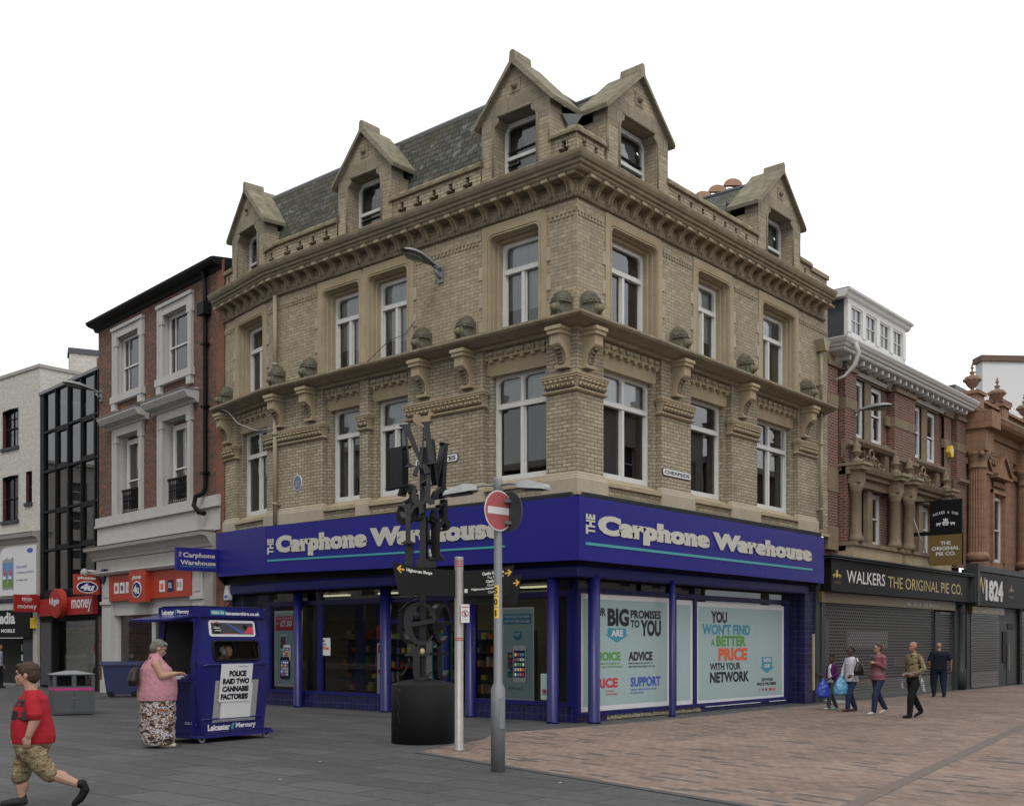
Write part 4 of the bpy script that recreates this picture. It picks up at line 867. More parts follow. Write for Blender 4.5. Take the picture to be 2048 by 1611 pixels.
M['tc'] = stone('terracotta', (.34, .205, .13), (.17, .095, .06), .55, 2.2, joints=(.5, .34))
M['tcc'] = stone('terracotta_carved', (.31, .20, .13), (.12, .08, .055), .6, 5.)
M['shutter'] = plain('shutter_steel', (.15, .155, .155), .38, .12, metal=.5, sc=4)
M['brownc'] = plain('brown_coping', (.12, .075, .055), .8, .2)
M['whitewall'] = plain('rendered_white_wall', (.62, .62, .63), .8, .05, sc=.4)
# ---- red brick building (phones shop)
RB = thing('brick_building', 'mottled red brick townhouse with white window surrounds above an orange red phone shop', 'building', FD.p(-4.3, 0, 0))
b = MB(); h = [(-7.12, -5.44, 9.75, 11.66), (-3.79, -2.13, 9.75, 11.66), (-7.12, -5.44, 5.85, 8.42), (-3.79, -2.13, 5.85, 8.42)]
b.wall(FD, -8.71, -.42, 4.0, 12.45, h, 0, 'redbrick', th=.34, mr='lightgrey'); b.wall(FD, -.42, 0.05, 0, 12.45, [], .03, 'orangebrick')
b.quad(FD.p(-.42, .03, 0), FD.p(-.42, 0, 0), FD.p(-.42, 0, 12.4), FD.p(-.42, .03, 12.4), 'orangebrick')
b.quad(FD.p(-8.71, 0, 0), FD.p(-8.71, -6, 0), FD.p(-8.71, -6, 12.4), FD.p(-8.71, 0, 12.4), 'redbrick')
b.build('wall', RB)
b = MB(); b.extru(FD, [(-.1, 12.2), (.05, 12.2), (.10, 12.3), (.28, 12.34), (.36, 12.40), (.38, 12.47), (.30, 12.50), (-3, 12.9), (-6, 12.5)], -8.9, -.1, 'black'); b.build('roof', RB)
ZR = 12.5
b = MB()
for x, y in ((-7.12, -5.44), (-3.79, -2.13)):
    for u0, u1 in ((x - .28, x), (y, y + .28)): b.box(FD, u0, u1, -.02, .06, 9.5, 11.9, 'lightgrey'); b.box(FD, u0 + (.0 if u0 < x else .2), u1 - (.2 if u0 < x else 0), .06, .10, 9.5, 11.9, 'lightgrey'); b.box(FD, u0 - .04, u1 + .04, .0, .08, 11.4, 11.9, 'lightgrey')
    b.box(FD, x - .28, y + .28, -.02, .07, 11.66, 11.92, 'lightgrey'); b.box(FD, x - .34, y + .34, -.02, .13, 11.90, 12.0, 'lightgrey')
    b.box(FD, x - .36, y + .36, -.12, .14, 9.52, 9.74, 'lightgrey'); b.box(FD, x - .3, x - .02, 0, .12, 9.28, 9.52, 'lightgrey'); b.box(FD, y + .02, y + .3, 0, .12, 9.28, 9.52, 'lightgrey')
    for u0, u1 in ((x - .26, x), (y, y + .26)): b.box(FD, u0, u1, -.02, .07, 5.85, 8.65, 'lightgrey'); b.box(FD, u0 + (.0 if u0 < x else .2), u1 - (.2 if u0 < x else 0), .07, .11, 5.85, 8.65, 'lightgrey'); b.box(FD, u0 - .04, u1 + .04, .0, .09, 8.2, 8.66, 'lightgrey')
    b.box(FD, x, y, -.02, .08, 8.42, 8.66, 'lightgrey')
    b.extru(FD, [(0, 8.66), (.10, 8.68), (.14, 8.76), (.36, 8.80), (.40, 8.86), (.46, 8.95), (.47, 9.02), (.05, 9.10), (0, 9.10)], x - .62, y + .62, 'lightgrey'); b.box(FD, x - .64, y + .64, 0, .49, 9.025, 9.05, 'lead')
b.build('window_surround', RB)
for x, y in ((-7.12, -5.44), (-3.79, -2.13)):
    sash(FD, x + .06, y - .06, 9.76, 11.64, -.15, RB, rail=10.65, vb=(x + .45,), blind=.0, w=.09)
    o = sash(FD, x + .12, y - .12, 5.86, 8.30, -.24, RB, w=.16, rail=6.95, vb=((x + y) / 2 + .1,))
    b = MB(); b.box(FD, x + .02, y - .02, -.16, -.10, 6.62, 6.67, 'black'); b.box(FD, x + .02, y - .02, -.15, -.11, 5.90, 5.94, 'black')
    u = x + .07
    while u < y - .05:
        b.box(FD, u, u + .015, -.14, -.12, 5.9, 6.62, 'black'); b.tube([FD.p(u + .06 + .05 * cos(a), -.13, 6.12 + .09 * sin(a) + q) for q in (0, .22, .42) for a in (0, 1.2, 2.4, 3.6, 4.8)], .010, 'black', 4); u += .125
    b.build('balconet', RB)
b = MB()
b.box(FD, -8.75, -.15, 0, .10, 5.58, 5.85, 'lightgrey'); b.box(FD, -8.75, -.15, 0, .14, 5.52, 5.58, 'lightgrey'); b.box(FD, -8.70, -.18, 0, .05, 4.86, 5.52, 'lightgrey')
b.extru(FD, [(0, 4.40), (.14, 4.42), (.16, 4.50), (.22, 4.55), (.30, 4.68), (.44, 4.72), (.46, 4.82), (.1, 4.90), (0, 4.90)], -8.9, -.5, 'cream'); b.box(FD, -8.92, -.48, .0, .47, 4.825, 4.85, 'leadd')
b.box(FD, -8.65, -.45, 0, .10, 3.98, 4.40, 'cream'); b.extru(FD, [(0, 3.85), (.3, 3.88), (.38, 3.95), (.38, 3.99), (0, 4.05)], -8.75, -.45, 'whitec')
b.box(FD, -.98, -.45, 0, .12, 0, 3.98, 'cream')
b.build('stone_band', RB)
b = MB()
for u0, u1 in ((-8.05, -7.35), (-1.62, -1.0)):
    b.box(FD, u0, u1, -.2, .16, .42, 3.86, 'whitec'); b.box(FD, u0 - .05, u1 + .05, -.2, .20, 0, .42, 'whitec'); b.box(FD, u0 - .03, u1 + .03, -.2, .22, 2.92, 3.02, 'whitec')
    for i in range(4): b.box(FD, u0 + .10 + .14 * i, u0 + .16 + .14 * i, .16, .175, .55, 2.8, 'lightgrey')
    b.box(FD, u0 + .14, u1 - .14, .16, .18, 3.15, 3.7, 'lightgrey')
b.box(FD, -7.35, -1.62, -.15, .04, 2.55, 3.0, 'whitec'); b.box(FD, -7.35, -1.62, -.1, .07, 2.94, 3.02, 'whitec')
for u in (-7.3, -4.9, -4.6, -2.0): b.box(FD, u, u + .08, .04, .055, 2.6, 2.95, 'lightgrey')
for u in (-7.35, -4.75, -2.9, -1.72): b.box(FD, u, u + .10, -.22, -.06, .35, 2.55, 'whitec')
b.box(FD, -7.35, -1.62, -.22, -.02, 0, .38, 'whitec')
b.build('shop_front', RB)
o = MB().box(FD, -7.3, -1.7, -.3, -.28, .3, .34, 'navy').build('shop_window', RB); pane(o, FD, -7.25, -1.7, .38, 2.55, -.15)
M['beige'] = plain('beige_wall', (.33, .29, .24), .9, .1)
b = MB(); b.rect(FD, -7.3, -1.6, 0, 3, -2.2, 'beige'); b.quad(FD.p(-7.3, -.2, 2.9), FD.p(-1.6, -.2, 2.9), FD.p(-1.6, -2.2, 2.9), FD.p(-7.3, -2.2, 2.9), 'curtain')
b.box(FD, -6.9, -5.2, -1.5, -1.4, .3, 1.9, 'paper'); b.box(FD, -6.85, -5.8, -1.4, -1.39, .6, 1.5, 'redo'); b.ell(FD.p(-5.5, -1.3, 1.2), (.25, .25, .35), 'dgrey'); b.ell(FD.p(-4.9, -1.3, 1.5), (.2, .2, .35), 'leadd')
b.build('interior', o)
pg = MB(); pg.tube([FD.p(-.95, .14, 12.3), FD.p(-.95, .10, 11.6), FD.p(-.95, .10, 6.1), FD.p(-.97, .15, 5.95), FD.p(-1.15, .30, 5.85), FD.p(-1.2, .32, 5.6), FD.p(-1.05, .25, 5.4), FD.p(-.8, .2, 5.35)], .07, 'black', 10)
pg.box(FD, -1.15, -.75, .0, .26, 11.05, 11.4, 'black')
for z in (10.2, 8.4, 6.5): pg.box(FD, -1.06, -.84, 0, .2, z, z + .07, 'black')
pg.build('drainpipe', RB)
PS = thing('fascia_sign', 'orange red fascia with small white squares and a round 4u badge', 'shop sign', FD.p(-4.6, 0, 3.0))
b = MB(); b.box(FD, -7.38, -1.62, .05, .2, 3.02, 3.86, 'redo'); b.box(FD, -5.5, -4.3, .2, .36, 2.92, 3.92, 'redo'); b.build('panel', PS)
b = MB()
def oval(b, f, uc, zc, ru, rz, d, m, th=.012): b.extr(f, [(uc + ru * cos(a), zc + rz * sin(a)) for a in [i * pi / 12 for i in range(24)]], d - th, d, m)
oval(b, FD, -4.9, 3.32, .33, .26, .372, 'paper'); oval(b, FD, -4.9, 3.32, .28, .22, .38, 'blue'); b.text(FD, '4u', -5.10, -4.70, 3.18, 3.46, .386, 'paper', .05); b.text(FD, 'phones', -5.22, -4.60, 3.60, 3.78, .366, 'paper', .03)
for u, m in ((-6.95, 'inkcrim'), (-6.5, 'dgrey'), (-6.05, 'lightgrey')): b.box(FD, u, u + .34, .2, .212, 3.25, 3.6, 'paper'); oval(b, FD, u + .17, 3.42, .09, .09, .22, m, .006)
for u, m in ((-3.65, 'paper'), (-3.1, 'blue'), (-2.5, 'paper')): b.box(FD, u, u + .36, .2, .212, 3.2, 3.55, m)
b.box(FD, -3.56, -3.38, .21, .22, 3.28, 3.45, 'inkred'); b.text(FD, 'O2', -3.04, -2.82, 3.30, 3.46, .22, 'paper', .03)
for i in range(3): b.box(FD, -2.45 + .1 * i, -2.43 + .1 * i, .21, .22, 3.3, 3.46, 'dgrey')
b.build('lettering', PS)
def blade(f, u, out0, out1, z0, z1, name, lab, m, group=None):
    t_ = thing(name, lab, 'shop sign', f.p(u, out0, z0)); fh = Fr(f.p(u, out0)[:2], f.n) if f is FB else Fr(f.p(u, out1)[:2], (-f.n[0], -f.n[1]))
    w_ = out1 - out0; k0 = (-out0, 0) if f is FB else (w_, out1)
    MB().box(fh, 0, out1 - out0, -.07, .05, z0, z1, m).build('panel', t_); q = MB(); q.box(fh, k0[0], k0[1], -.03, .01, (z0 + z1) / 2 - .06, (z0 + z1) / 2 + .06, m); q.build('bracket', t_); return t_, fh, out1 - out0
t_, fh, w = blade(FD, -8.35, .12, .98, 3.27, 3.93, 'projecting_sign', 'orange red projecting sign with an oval 4u badge beside the dark glass facade', 'redo')
b = MB(); oval(b, fh, w * .5, 3.51, .36, .20, .06, 'paper'); oval(b, fh, w * .5, 3.51, .32, .165, .068, 'blue'); b.text(fh, '4u', w * .5 - .24, w * .5 + .24, 3.39, 3.63, .074, 'paper', .06, .2); b.text(fh, 'phones', w * .5 - .32, w * .5 + .3, 3.74, 3.87, .056, 'paper', .04); b.build('lettering', t_)
t_ = thing('alarm_box', 'small dark blue and white alarm box on the cream frieze above the orange red shop', 'alarm', FD.p(-7.7, .1, 4.0)); MB().extr(FD, [(-7.95, 4.1), (-7.7, 4.1), (-7.68, 3.95), (-7.75, 3.65), (-7.82, 3.6), (-7.9, 3.66), (-7.96, 3.95)], .1, .24, 'navy').build('case', t_); MB().box(FD, -7.92, -7.74, .24, .245, 3.85, 4.0, 'paper').build('badge', t_)
# ---- dark glass building
GB = thing('glass_building', 'dark glass curtain wall building with thin black mullions over a red fronted bank shop', 'building', FD.p(-11.4, 0, 0))
cu = [-14.1, -13.71, -12.52, -11.35, -10.17, -8.98, -8.71]; rz = [3.56, 5.07, 6.51, 8.0, 9.47, 10.92]
b = MB(); b.box(FD, -14.11, -13.71, -.3, .0, 2.5, 11.0, 'black'); b.box(FD, -14.11, -8.71, -.3, .06, 10.92, 11.03, 'lead')
for u in cu[1:]: b.box(FD, u - .035, u + .035, -.1, .03, 3.3, 10.92, 'black')
for z in rz[:-1]: b.box(FD, -13.75, -8.71, -.1, .02, z - .04, z + .04, 'black')
b.box(FD, -14.1, -8.71, -.3, .02, 2.55, 3.52, 'black'); b.add([FD.p(-14.1, -.02, 11.0), FD.p(-8.7, -.02, 11.0), FD.p(-8.7, -7, 11.0), FD.p(-14.1, -7, 11.0)], [(0, 1, 2, 3)], 'leadd')
for (i, j) in ((2, 3), (4, 3), (2, 1), (4, 1), (2, 2) if 0 else (4, 3)):
    u0, u1, z0, z1 = cu[i], cu[i + 1], rz[j], rz[j + 1]
    for q in ((u0 + .035, u0 + .13, z0 + .04, z1 - .04), (u1 - .13, u1 - .035, z0 + .04, z1 - .04), (u0 + .13, u1 - .13, z0 + .04, z0 + .14), (u0 + .13, u1 - .13, z1 - .14, z1 - .04)): b.box(FD, q[0], q[1], -.1, .01 + .001 * i, q[2], q[3], 'black')
b.build('mullion_grid', GB)
for j in range(5):
    MB().rect(FD, -13.7, -8.72, rz[j], rz[j + 1], -.06, 'darkglass2' if 'darkglass2' in M else 'darkglass').build('glazing', GB, recalc=False)
b = MB(); b.rect(FD, -13.7, -8.72, 3.5, 10.95, -1.6, 'room')
for z in rz: b.quad(FD.p(-13.7, -.3, z - .1), FD.p(-8.7, -.3, z - .1), FD.p(-8.7, -1.6, z - .1), FD.p(-13.7, -1.6, z - .1), 'curtain')
M['rblind'] = plain('red_blind', (.34, .03, .03), .8, .05)
for i, z0, z1 in ((2, 3.6, 4.95), (3, 3.6, 4.2), (4, 5.2, 6.3), (2, 5.2, 6.2), (3, 5.6, 6.2)): b.rect(FD, cu[i] + .1, cu[i + 1] - .1, z0, z1, -.5 - .01 * i, 'rblind')
for i, z0 in ((1, 8.05), (2, 8.05), (3, 8.05), (4, 8.05), (1, 5.1)): b.rect(FD, cu[i] + .08, cu[i + 1] - .08, z0, z0 + .35, -.45, 'blind')
b.rect(FD, cu[1] + .1, cu[1] + .5, 5.1, 6.4, -.4, 'blind'); b.build('interior', GB)
b = MB(); b.box(FD, -14.1, -12.85, -.5, 0, 0, 2.6, 'black'); b.box(FD, -12.85, -8.75, -.5, -.1, 2.45, 2.6, 'black'); b.box(FD, -9.0, -8.72, -.5, 0, 0, 2.6, 'black'); b.box(FD, -12.85, -9.0, -.3, -.1, 0, .1, 'black'); b.box(FD, -14.0, -13.0, .0, .01, .1, 2.4, 'leadd')
b.build('shop_front', GB); o = MB().box(FD, -12.85, -9.0, -.26, -.24, 2.44, 2.46, 'black').build('shop_window', GB); pane(o, FD, -12.85, -9.0, .1, 2.45, -.22)
b = MB(); b.rect(FD, -13, -8.7, 0, 2.8, -2.4, 'beige'); b.quad(FD.p(-13, -.3, .02), FD.p(-8.7, -.3, .02), FD.p(-8.7, -2.4, .02), FD.p(-13, -2.4, .02), 'beige')
b.box(FD, -11.2, -10.0, -.9, -.85, .2, 1.75, 'paper'); b.ell(FD.p(-10.75, -.84, 1.45), (.1, .3, .35), 'inkcrim', 14); b.ell(FD.p(-10.4, -.84, .75), (.1, .2, .2), 'dgrey', 14); b.ell(FD.p(-10.9, -.84, .6), (.1, .22, .22), 'dgrey', 14); b.ell(FD.p(-10.2, -.84, .4), (.1, .25, .25), 'inkcrim', 14)
b.box(FD, -9.9, -9.0, -1.6, -1.5, .3, 2.0, 'paper'); b.extr(FD, [(-9.8, 1.5), (-9.3, 1.1), (-9.8, .7), (-9.5, .7), (-9.1, 1.1), (-9.5, 1.5)], -1.5, -1.49, 'redo')
for u in (-11.4, -10.9, -10.0, -9.4): b.ell(FD.p(u, -.6, .22), (.16, .16, .2), 'inkcrim', 12)
b.build('interior', o)
VS = thing('fascia_sign', 'bright red fascia with a round logo disc under the dark glass facade', 'shop sign', FD.p(-11, 0, 2.7))
b = MB(); b.box(FD, -13.6, -8.72, .02, .2, 2.64, 3.26, 'red'); b.build('panel', VS)
b = MB(); oval(b, FD, -11.45, 3.06, .58, .52, .42, 'redo', .2); oval(b, FD, -11.5, 3.06, .54, .48, .44, 'red', .02)
b.text(FD, 'Virgin', -11.95, -11.05, 2.95, 3.25, .445, 'paper', .03, .4); b.text(FD, 'money', -10.55, -8.80, 2.72, 3.16, .206, 'paper', .02)
b.build('lettering', VS)
t_, fh, w = blade(FD, -13.95, .1, 1.0, 2.80, 3.44, 'projecting_sign', 'red projecting sign with an oval script logo above the word money', 'red')
b = MB(); oval(b, fh, w * .5, 3.26, .2, .13, .056, 'redsign', .01); b.text(fh, 'Virgin', w * .5 - .17, w * .5 + .17, 3.18, 3.34, .062, 'paper', .02, .4); b.text(fh, 'money', .12, w - .1, 2.88, 3.05, .056, 'paper', .01); b.build('lettering', t_)
t_ = thing('security_camera', 'white dome security camera on the pilaster beside the dark glass facade', 'camera', FD.p(-8.3, .2, 4.0)); b = MB(); b.tube([FD.p(-8.4, .05, 4.05), FD.p(-8.4, .5, 4.05)], .04, 'whitec', 8); b.build('arm', t_); MB().ell(FD.p(-8.4, .6, 3.98), (.14, .14, .16), 'lampgrey').build('dome', t_)
# ---- white painted brick building, far left
WB = thing('white_brick_building', 'white painted brick building at the left edge with dark arched sash windows', 'building', FFr.p(-4, 0, 0))
b = MB(); h = [(-2.94, -1.66, 9.25, 10.72), (-2.94, -1.66, 6.40, 8.13), (-1.07, -.61, 6.98, 8.18), (-5.2, -3.9, 9.25, 10.72), (-5.2, -3.9, 6.4, 8.13)]
b.wall(FFr, -9, 0, 2.4, 12.0, h, 0, 'whitebrick', th=.14, mr=plain('reveal_red', (.10, .02, .02), .6)); b.quad(FFr.p(0, 0, 0), FFr.p(0, -8, 0), FFr.p(0, -8, 12.0), FFr.p(0, 0, 12.0), 'whitebrick'); b.build('wall', WB)
b = MB(); b.sweep([FFr.p(-9)[:2], FFr.p(0)[:2], FFr.p(0, -8)[:2]], [(-.3, 12.0), (.05, 12.0), (.06, 12.12), (-.3, 12.14)], 'cream'); b.add([FFr.p(-9, 0, 12.05), FFr.p(0, 0, 12.05), FFr.p(0, -8, 12.05), FFr.p(-9, -8, 12.05)], [(0, 1, 2, 3)], 'leadd'); b.build('coping', WB)
for x, y, z0, z1 in h:
    big = y - x > 1
    sash(FFr, x, y, z0, z1, -.12, WB, fr='dgrey' if 0 else 'black', w=.06, rail=(z0 + z1) / 2, vb=[x + (y - x) * k / 4 for k in (1, 2, 3)] if big and z0 > 9 else ([(x + y) / 2] if big else ()), bars=(z1 - .35,) if big and z0 > 9 else ())
    b = MB(); b.box(FFr, x - .06, y + .06, -.1, .07, z0 - .12, z0, 'dgrey')
    if big: b.extr(FFr, [(x, z1)] + [(x + (y - x) * k / 8, z1 - .10 + .12 * (1 - (k / 4 - 1) ** 2)) for k in range(9)] + [(y, z1)], -.05, .006, 'black')
    b.build('sill', WB)
b = MB(); b.extru(FFr, [(0, 5.45), (.10, 5.47), (.14, 5.6), (.3, 5.66), (.34, 5.8), (.05, 5.88), (0, 5.88)], -9, .02, 'cream'); b.box(FFr, -9, .02, 0, .35, 5.81, 5.83, 'leadd'); b.box(FFr, -9, 0.02, 0, .08, 2.92, 5.45, 'cream'); b.extru(FFr, [(0, 3.2), (.2, 3.22), (.25, 3.35), (.1, 3.42), (0, 3.42)], -9, .02, 'leadd'); b.box(FFr, -9, 0, .08, .14, 2.92, 3.2, 'whitec')
P_ = [(-2.95, 3.48), (-.06, 3.48), (-.06, 5.36), (-2.35, 5.36), (-2.6, 5.32), (-2.8, 5.2), (-2.92, 5.0), (-2.95, 4.8)]
b.build('stone_band', WB)
BP = MB(); BP.extr(FFr, P_, .10, .13, 'paper'); o = tag(BP.build('advertising_panel'), 'white advertising panel with rounded corner showing two phones above the black Media shop', 'poster')
o['label'] = 'white advertising panel with a rounded corner showing phones above the black shop fascia'
b = MB(); M['skyblue'] = plain('poster_sky', (.10, .22, .48), .4, .2); M['grassg'] = plain('poster_green', (.12, .22, .04), .5, .3)
for u in (-2.65, -2.2):
    b.extr(FFr, [(u, 3.75), (u + .42, 3.72), (u + .42, 4.95), (u, 4.85)], .132, .15, 'lampgrey'); b.rect(FFr, u + .03, u + .39, 4.1, 4.75, .153, 'skyblue'); b.rect(FFr, u + .03, u + .39, 3.8, 4.1, .153, 'grassg'); b.ell(FFr.p(u + .2, .15, 4.35), (.02, .12, .14), 'redsign'); b.rect(FFr, u + .06, u + .3, 4.12, 4.3, .156, 'paper')
oval(b, FFr, -.5, 5.15, .22, .09, .14, 'inkroyal', .01); b.text(FFr, 'Live in a world', -1.55, -.75, 4.50, 4.64, .135, 'inkroyal'); b.text(FFr, 'of amazing possibilities', -1.55, -.2, 4.28, 4.40, .135, 'inkroyal'); b.text(FFr, 'on display inside', -1.55, -.7, 4.0, 4.1, .135, 'dgrey')
b.build('lettering', o)
MS = thing('fascia_sign', 'black fascia with white lettering ending in Media at the left edge', 'shop sign', FFr.p(-3, 0, 1.9)); MB().box(FFr, -9, -.35, 0, .16, 1.85, 2.92, 'black').build('panel', MS)
b = MB(); b.text(FFr, 'Media', -3.45, -1.60, 2.38, 2.84, .166, 'paper', .035); b.text(FFr, 'PHONE MOBILE', -3.9, -1.60, 2.05, 2.19, .166, 'paper', .03); b.build('lettering', MS)
b = MB(); b.box(FFr, -.35, .0, -.1, .1, 0, 2.92, 'cream'); b.box(FFr, -1.2, -.4, -.1, .05, 0, 1.85, 'dgrey'); b.rect(FFr, -9, -1.2, 0, 1.85, -1.2, 'room'); b.box(FFr, -2.1, -1.2, -.4, -.3, 0, 1.8, 'black')
for k in range(14): b.box(FFr, -2.0 + .11 * (k % 6), -1.93 + .11 * (k % 6), -.3, -.28, .55 + .4 * (k // 6), .8 + .4 * (k // 6), random.choice(['paper', 'yellow', 'mint', 'redsign', 'inkgreen']))
b.box(FFr, -3.6, -2.1, -.3, -.1, 0, .06, 'curtain'); b.build('shop_front', WB)
t_ = tag(MB().box(FFr, -.32, -.05, .1, .22, 2.2, 2.6, 'yellow').build('alarm_box'), 'small yellow alarm box between the black fascia and the bright red fascia', 'alarm')
RC = (FW.y, -FW.x); fch = Fr((CAM[0] + (139 - 1024) / 2187 * 43 * RC[0] + 43 * FW.x, CAM[1] + (139 - 1024) / 2187 * 43 * RC[1] + 43 * FW.y), (RC[0] + .45 * FW.x, RC[1] + .45 * FW.y))
b = MB(); b.box(fch, 0, 3.5, -.9, 0, 10.5, 13.05, 'whitebrick'); b.box(fch, -.05, 3.55, -.95, .05, 13.05, 13.25, 'leadd'); b.box(fch, 1.0, 3.5, 0, .003, 12.4, 12.95, 'orangebrick'); b.build('chimney', WB)
# ---- pie shop building, right of the corner
PB = thing('pie_shop_building', 'red brick and stone building with white cornice and white dormer above the closed shutters', 'building', (17, 0, 0))
w2 = [(13.42, 14.40), (14.86, 15.82), (18.18, 19.05), (19.52, 20.42)]; w1 = [(13.45, 14.36), (14.72, 15.68), (17.6, 18.5), (18.9, 19.8)]
b = MB(); b.wall(FB, 11.62, 22.75, 4.05, 10.0, [(x, y, 7.72, 9.5) for x, y in w2] + [(x, y, 4.6, 6.25) for x, y in w1], -.12, 'redbrick2', th=.35, mr='stone2')
for u0, u1 in ((11.62, 12.3), (12.55, 13.3), (16.2, 17.9), (20.9, 21.6), (21.85, 22.75)): b.wall(FB, u0, u1, 4.3, 9.62, [], .0 if u0 not in (12.55, 16.2, 21.85) else .12, 'redbrick2'); 
for u0 in (12.55, 16.2, 21.85): b.quad((u0, .1, 4.3), (u0, -.12, 4.3), (u0, -.12, 9.62), (u0, .1, 9.62), 'redbrick2')
b.build('wall', PB)
b = MB()
for u0, u1, d in ((11.62, 12.3, .02), (12.55, 13.3, .14), (16.2, 17.9, .14), (20.9, 21.6, .02), (21.85, 22.75, .14), (15.9, 16.2, .0), (17.9, 18.15, 0), (13.3, 13.42, .0)):
    b.box(FB, u0 - .012, u1 + .012, -.1, d, 8.42, 8.72, 'stone2'); b.box(FB, u0 - .03, u1 + .03, -.1, d + .05, 9.50, 9.62, 'stone2'); b.box(FB, u0 - .012, u1 + .012, -.1, d, 9.621, 10.0, 'stone2')
    if d > .1: b.extru(FB, [(0, 6.95), (.05, 7.0), (.12, 7.25), (d + .1, 7.35), (d + .1, 7.45), (0, 7.45)], u0 - .05, u1 + .05, 'stone2')
for u0, u1 in ((11.62, 12.3), (20.9, 21.6)): b.box(FB, u0, u1, -.1, .02, 5.95, 6.6, 'stone2'); b.box(FB, u0, u1, -.1, .02, 4.3, 4.95, 'stone2')
b.box(FB, 13.3, 21.85, -.12, -.02, 9.62, 10.0, 'stone2')
for (a, c), (e, g) in ((w2[0], w2[1]), (w2[2], w2[3])):
    b.box(FB, c, e, -.3, -.08, 7.6, 9.55, 'stone2'); b.box(FB, a - .1, g + .1, -.3, -.05, 9.5, 9.66, 'stone2'); b.extru(FB, [(-.1, 7.42), (.12, 7.45), (.2, 7.55), (.2, 7.64), (-.1, 7.72)], a - .3, g + .35, 'stone2')
    for m_ in ((a + c) / 2, (e + g) / 2):
        b.extr(FB, [(m_ - .42, 9.66), (m_ - .3, 9.82), (m_ - .1, 9.98), (m_ + .1, 9.98), (m_ + .3, 9.82), (m_ + .42, 9.66)], -.05, .06, 'carve'); b.ell((m_, -.08, 9.8), (.14, .06, .12), 'carve', 8); b.ell((m_ - .25, -.05, 9.72), (.1, .05, .06), 'carve', 6); b.ell((m_ + .25, -.05, 9.72), (.1, .05, .06), 'carve', 6)
for a, c in ((12.55, 16.2), (16.55, 20.6)):     # projecting stone bays of the first floor
    m_ = (a + c) / 2
    b.box(FB, a, c, -.3, .35, 4.08, 4.45, 'sand'); b.box(FB, a - .05, c + .05, -.3, .42, 4.45, 4.56, 'stone2')
    b.box(FB, a + .1, c - .1, -.3, .135, 6.25, 6.5, 'stone2'); b.box(FB, a, c, -.3, .25, 6.5, 6.62, 'stone2'); b.extru(FB, [(0, 6.62), (.35, 6.64), (.42, 6.74), (.45, 6.80), (0, 6.88)], a, c, 'ledge')
    b.box(FB, w1[0 if a < 14 else 2][1], w1[1 if a < 14 else 3][0], -.25, .02, 4.56, 6.25, 'stone2')
    for u in (a + .3, c - .45):
        b.box(FB, u - .28, u + .28, -.1, .62, 6.62, 6.74, 'ledge'); b.box(FB, u - .33, u + .33, -.1, .68, 6.74, 6.82, 'ledge'); b.box(FB, u - .2, u + .2, -.1, .5, 6.25, 6.62, 'stone2')
        b.lathe((u, -.3, 4.56), [(.21, 0), (.21, .12), (.18, .16), (.16, .3), (.15, 1.4), (.17, 1.42), (.17, 1.48), (.21, 1.58), (.21, 1.69)], 'stone2', 16)
        b.lathe((u, -.32, 6.82), [(.16, 0), (.16, .10), (.07, .15), (.06, .20), (.16, .31), (.175, .34), (.10, .38), (.11, .47), (.07, .58), (.03, .64), (.01, .70)], 'stone2', 12); b.box(FB, u - .16, u + .16, -.1, .06, 6.82, 7.75, 'stone2')
    for s_ in (-1, 1):
        for k in range(3):
            cx_, cz_, rr = m_ + s_ * (.28 + .33 * k) - .08, 7.05 - .1 * k, .17 - .03 * k
            b.tube([(cx_ + rr * cos(a_) * (1 - a_ / 9), -.16, cz_ + rr * sin(a_) * (1 - a_ / 9)) for a_ in [i * .5 for i in range(15)]], .035, 'stone2', 6)
    b.tube([(m_ - .08 + .16 * cos(a_), -.16, 7.28 + .13 * sin(a_)) for a_ in [i * pi / 6 for i in range(13)]], .04, 'stone2', 6); b.ell((m_ - .08, -.1, 7.05), (.14, .08, .22), 'stone2', 8); b.box(FB, m_ - .3, m_ + .15, -.1, .02, 6.88, 7.45, 'stone2')
    # red brick apron
b.build('stonework', PB)
for x, y in w2: sash(FB, x + .0, y, 7.74, 9.5, -.17, PB, w=.15, rail=8.62)
for x, y in w1: sash(FB, x + .0, y, 4.6, 6.22, -.17, PB, w=.15, rail=5.45)
b = MB(); b.sweep([(12.15, 1.5), (12.15, 0), (22.2, 0), (22.2, 1.5)], [(0, 9.55), (.03, 9.62), (.08, 9.78), (.42, 9.86), (.45, 9.90), (.45, 9.95), (.50, 9.98), (.52, 10.04), (.56, 10.08), (.60, 10.17), (.60, 10.21), (-.4, 10.42)], 'whitec')
n = 22
for i in range(n): u = 12.3 + i * 9.8 / (n - 1); b.box(FB, u - .05, u + .05, .06, .38, 9.70, 9.82, 'whitec'); b.ell(FB.p(u + .22, .2, 9.76), (.1, .1, .05), 'lightgrey', 8)
b.tube([(12.1, -.60, 10.1), (12.2, -.66, 9.85), (12.2, -.55, 9.5), (12.1, -.3, 9.2), (12.0, -.02, 9.1)], [.06, .07, .07, .05, .03], 'whitec', 8)
b.build('cornice', PB)
b = MB(); b.add([(11.65, .3, 10.4), (22.85, .3, 10.4), (22.85, 5, 13.4), (11.65, 5, 13.4)], [(0, 1, 2, 3)], 'slate'); b.build('roof', PB)
b = MB(); f = FB; d = -.35; x0, x1 = 13.75, 18.3
b.box(f, x0, x1, d - .1, d, 10.45, 10.95, 'white'); b.box(f, x0, x1, d - .1, d, 11.80, 11.95, 'white'); b.extru(f, [(-3.2, 11.95), (-.35, 11.95), (-.28, 12.0), (-.25, 12.08), (-.16, 12.12), (-.15, 12.17), (-3.2, 12.20)], x0 - .25, x1 + .25, 'white'); b.box(f, x0 - .2, x1 + .2, -3, -.2, 12.201, 12.22, 'lead')
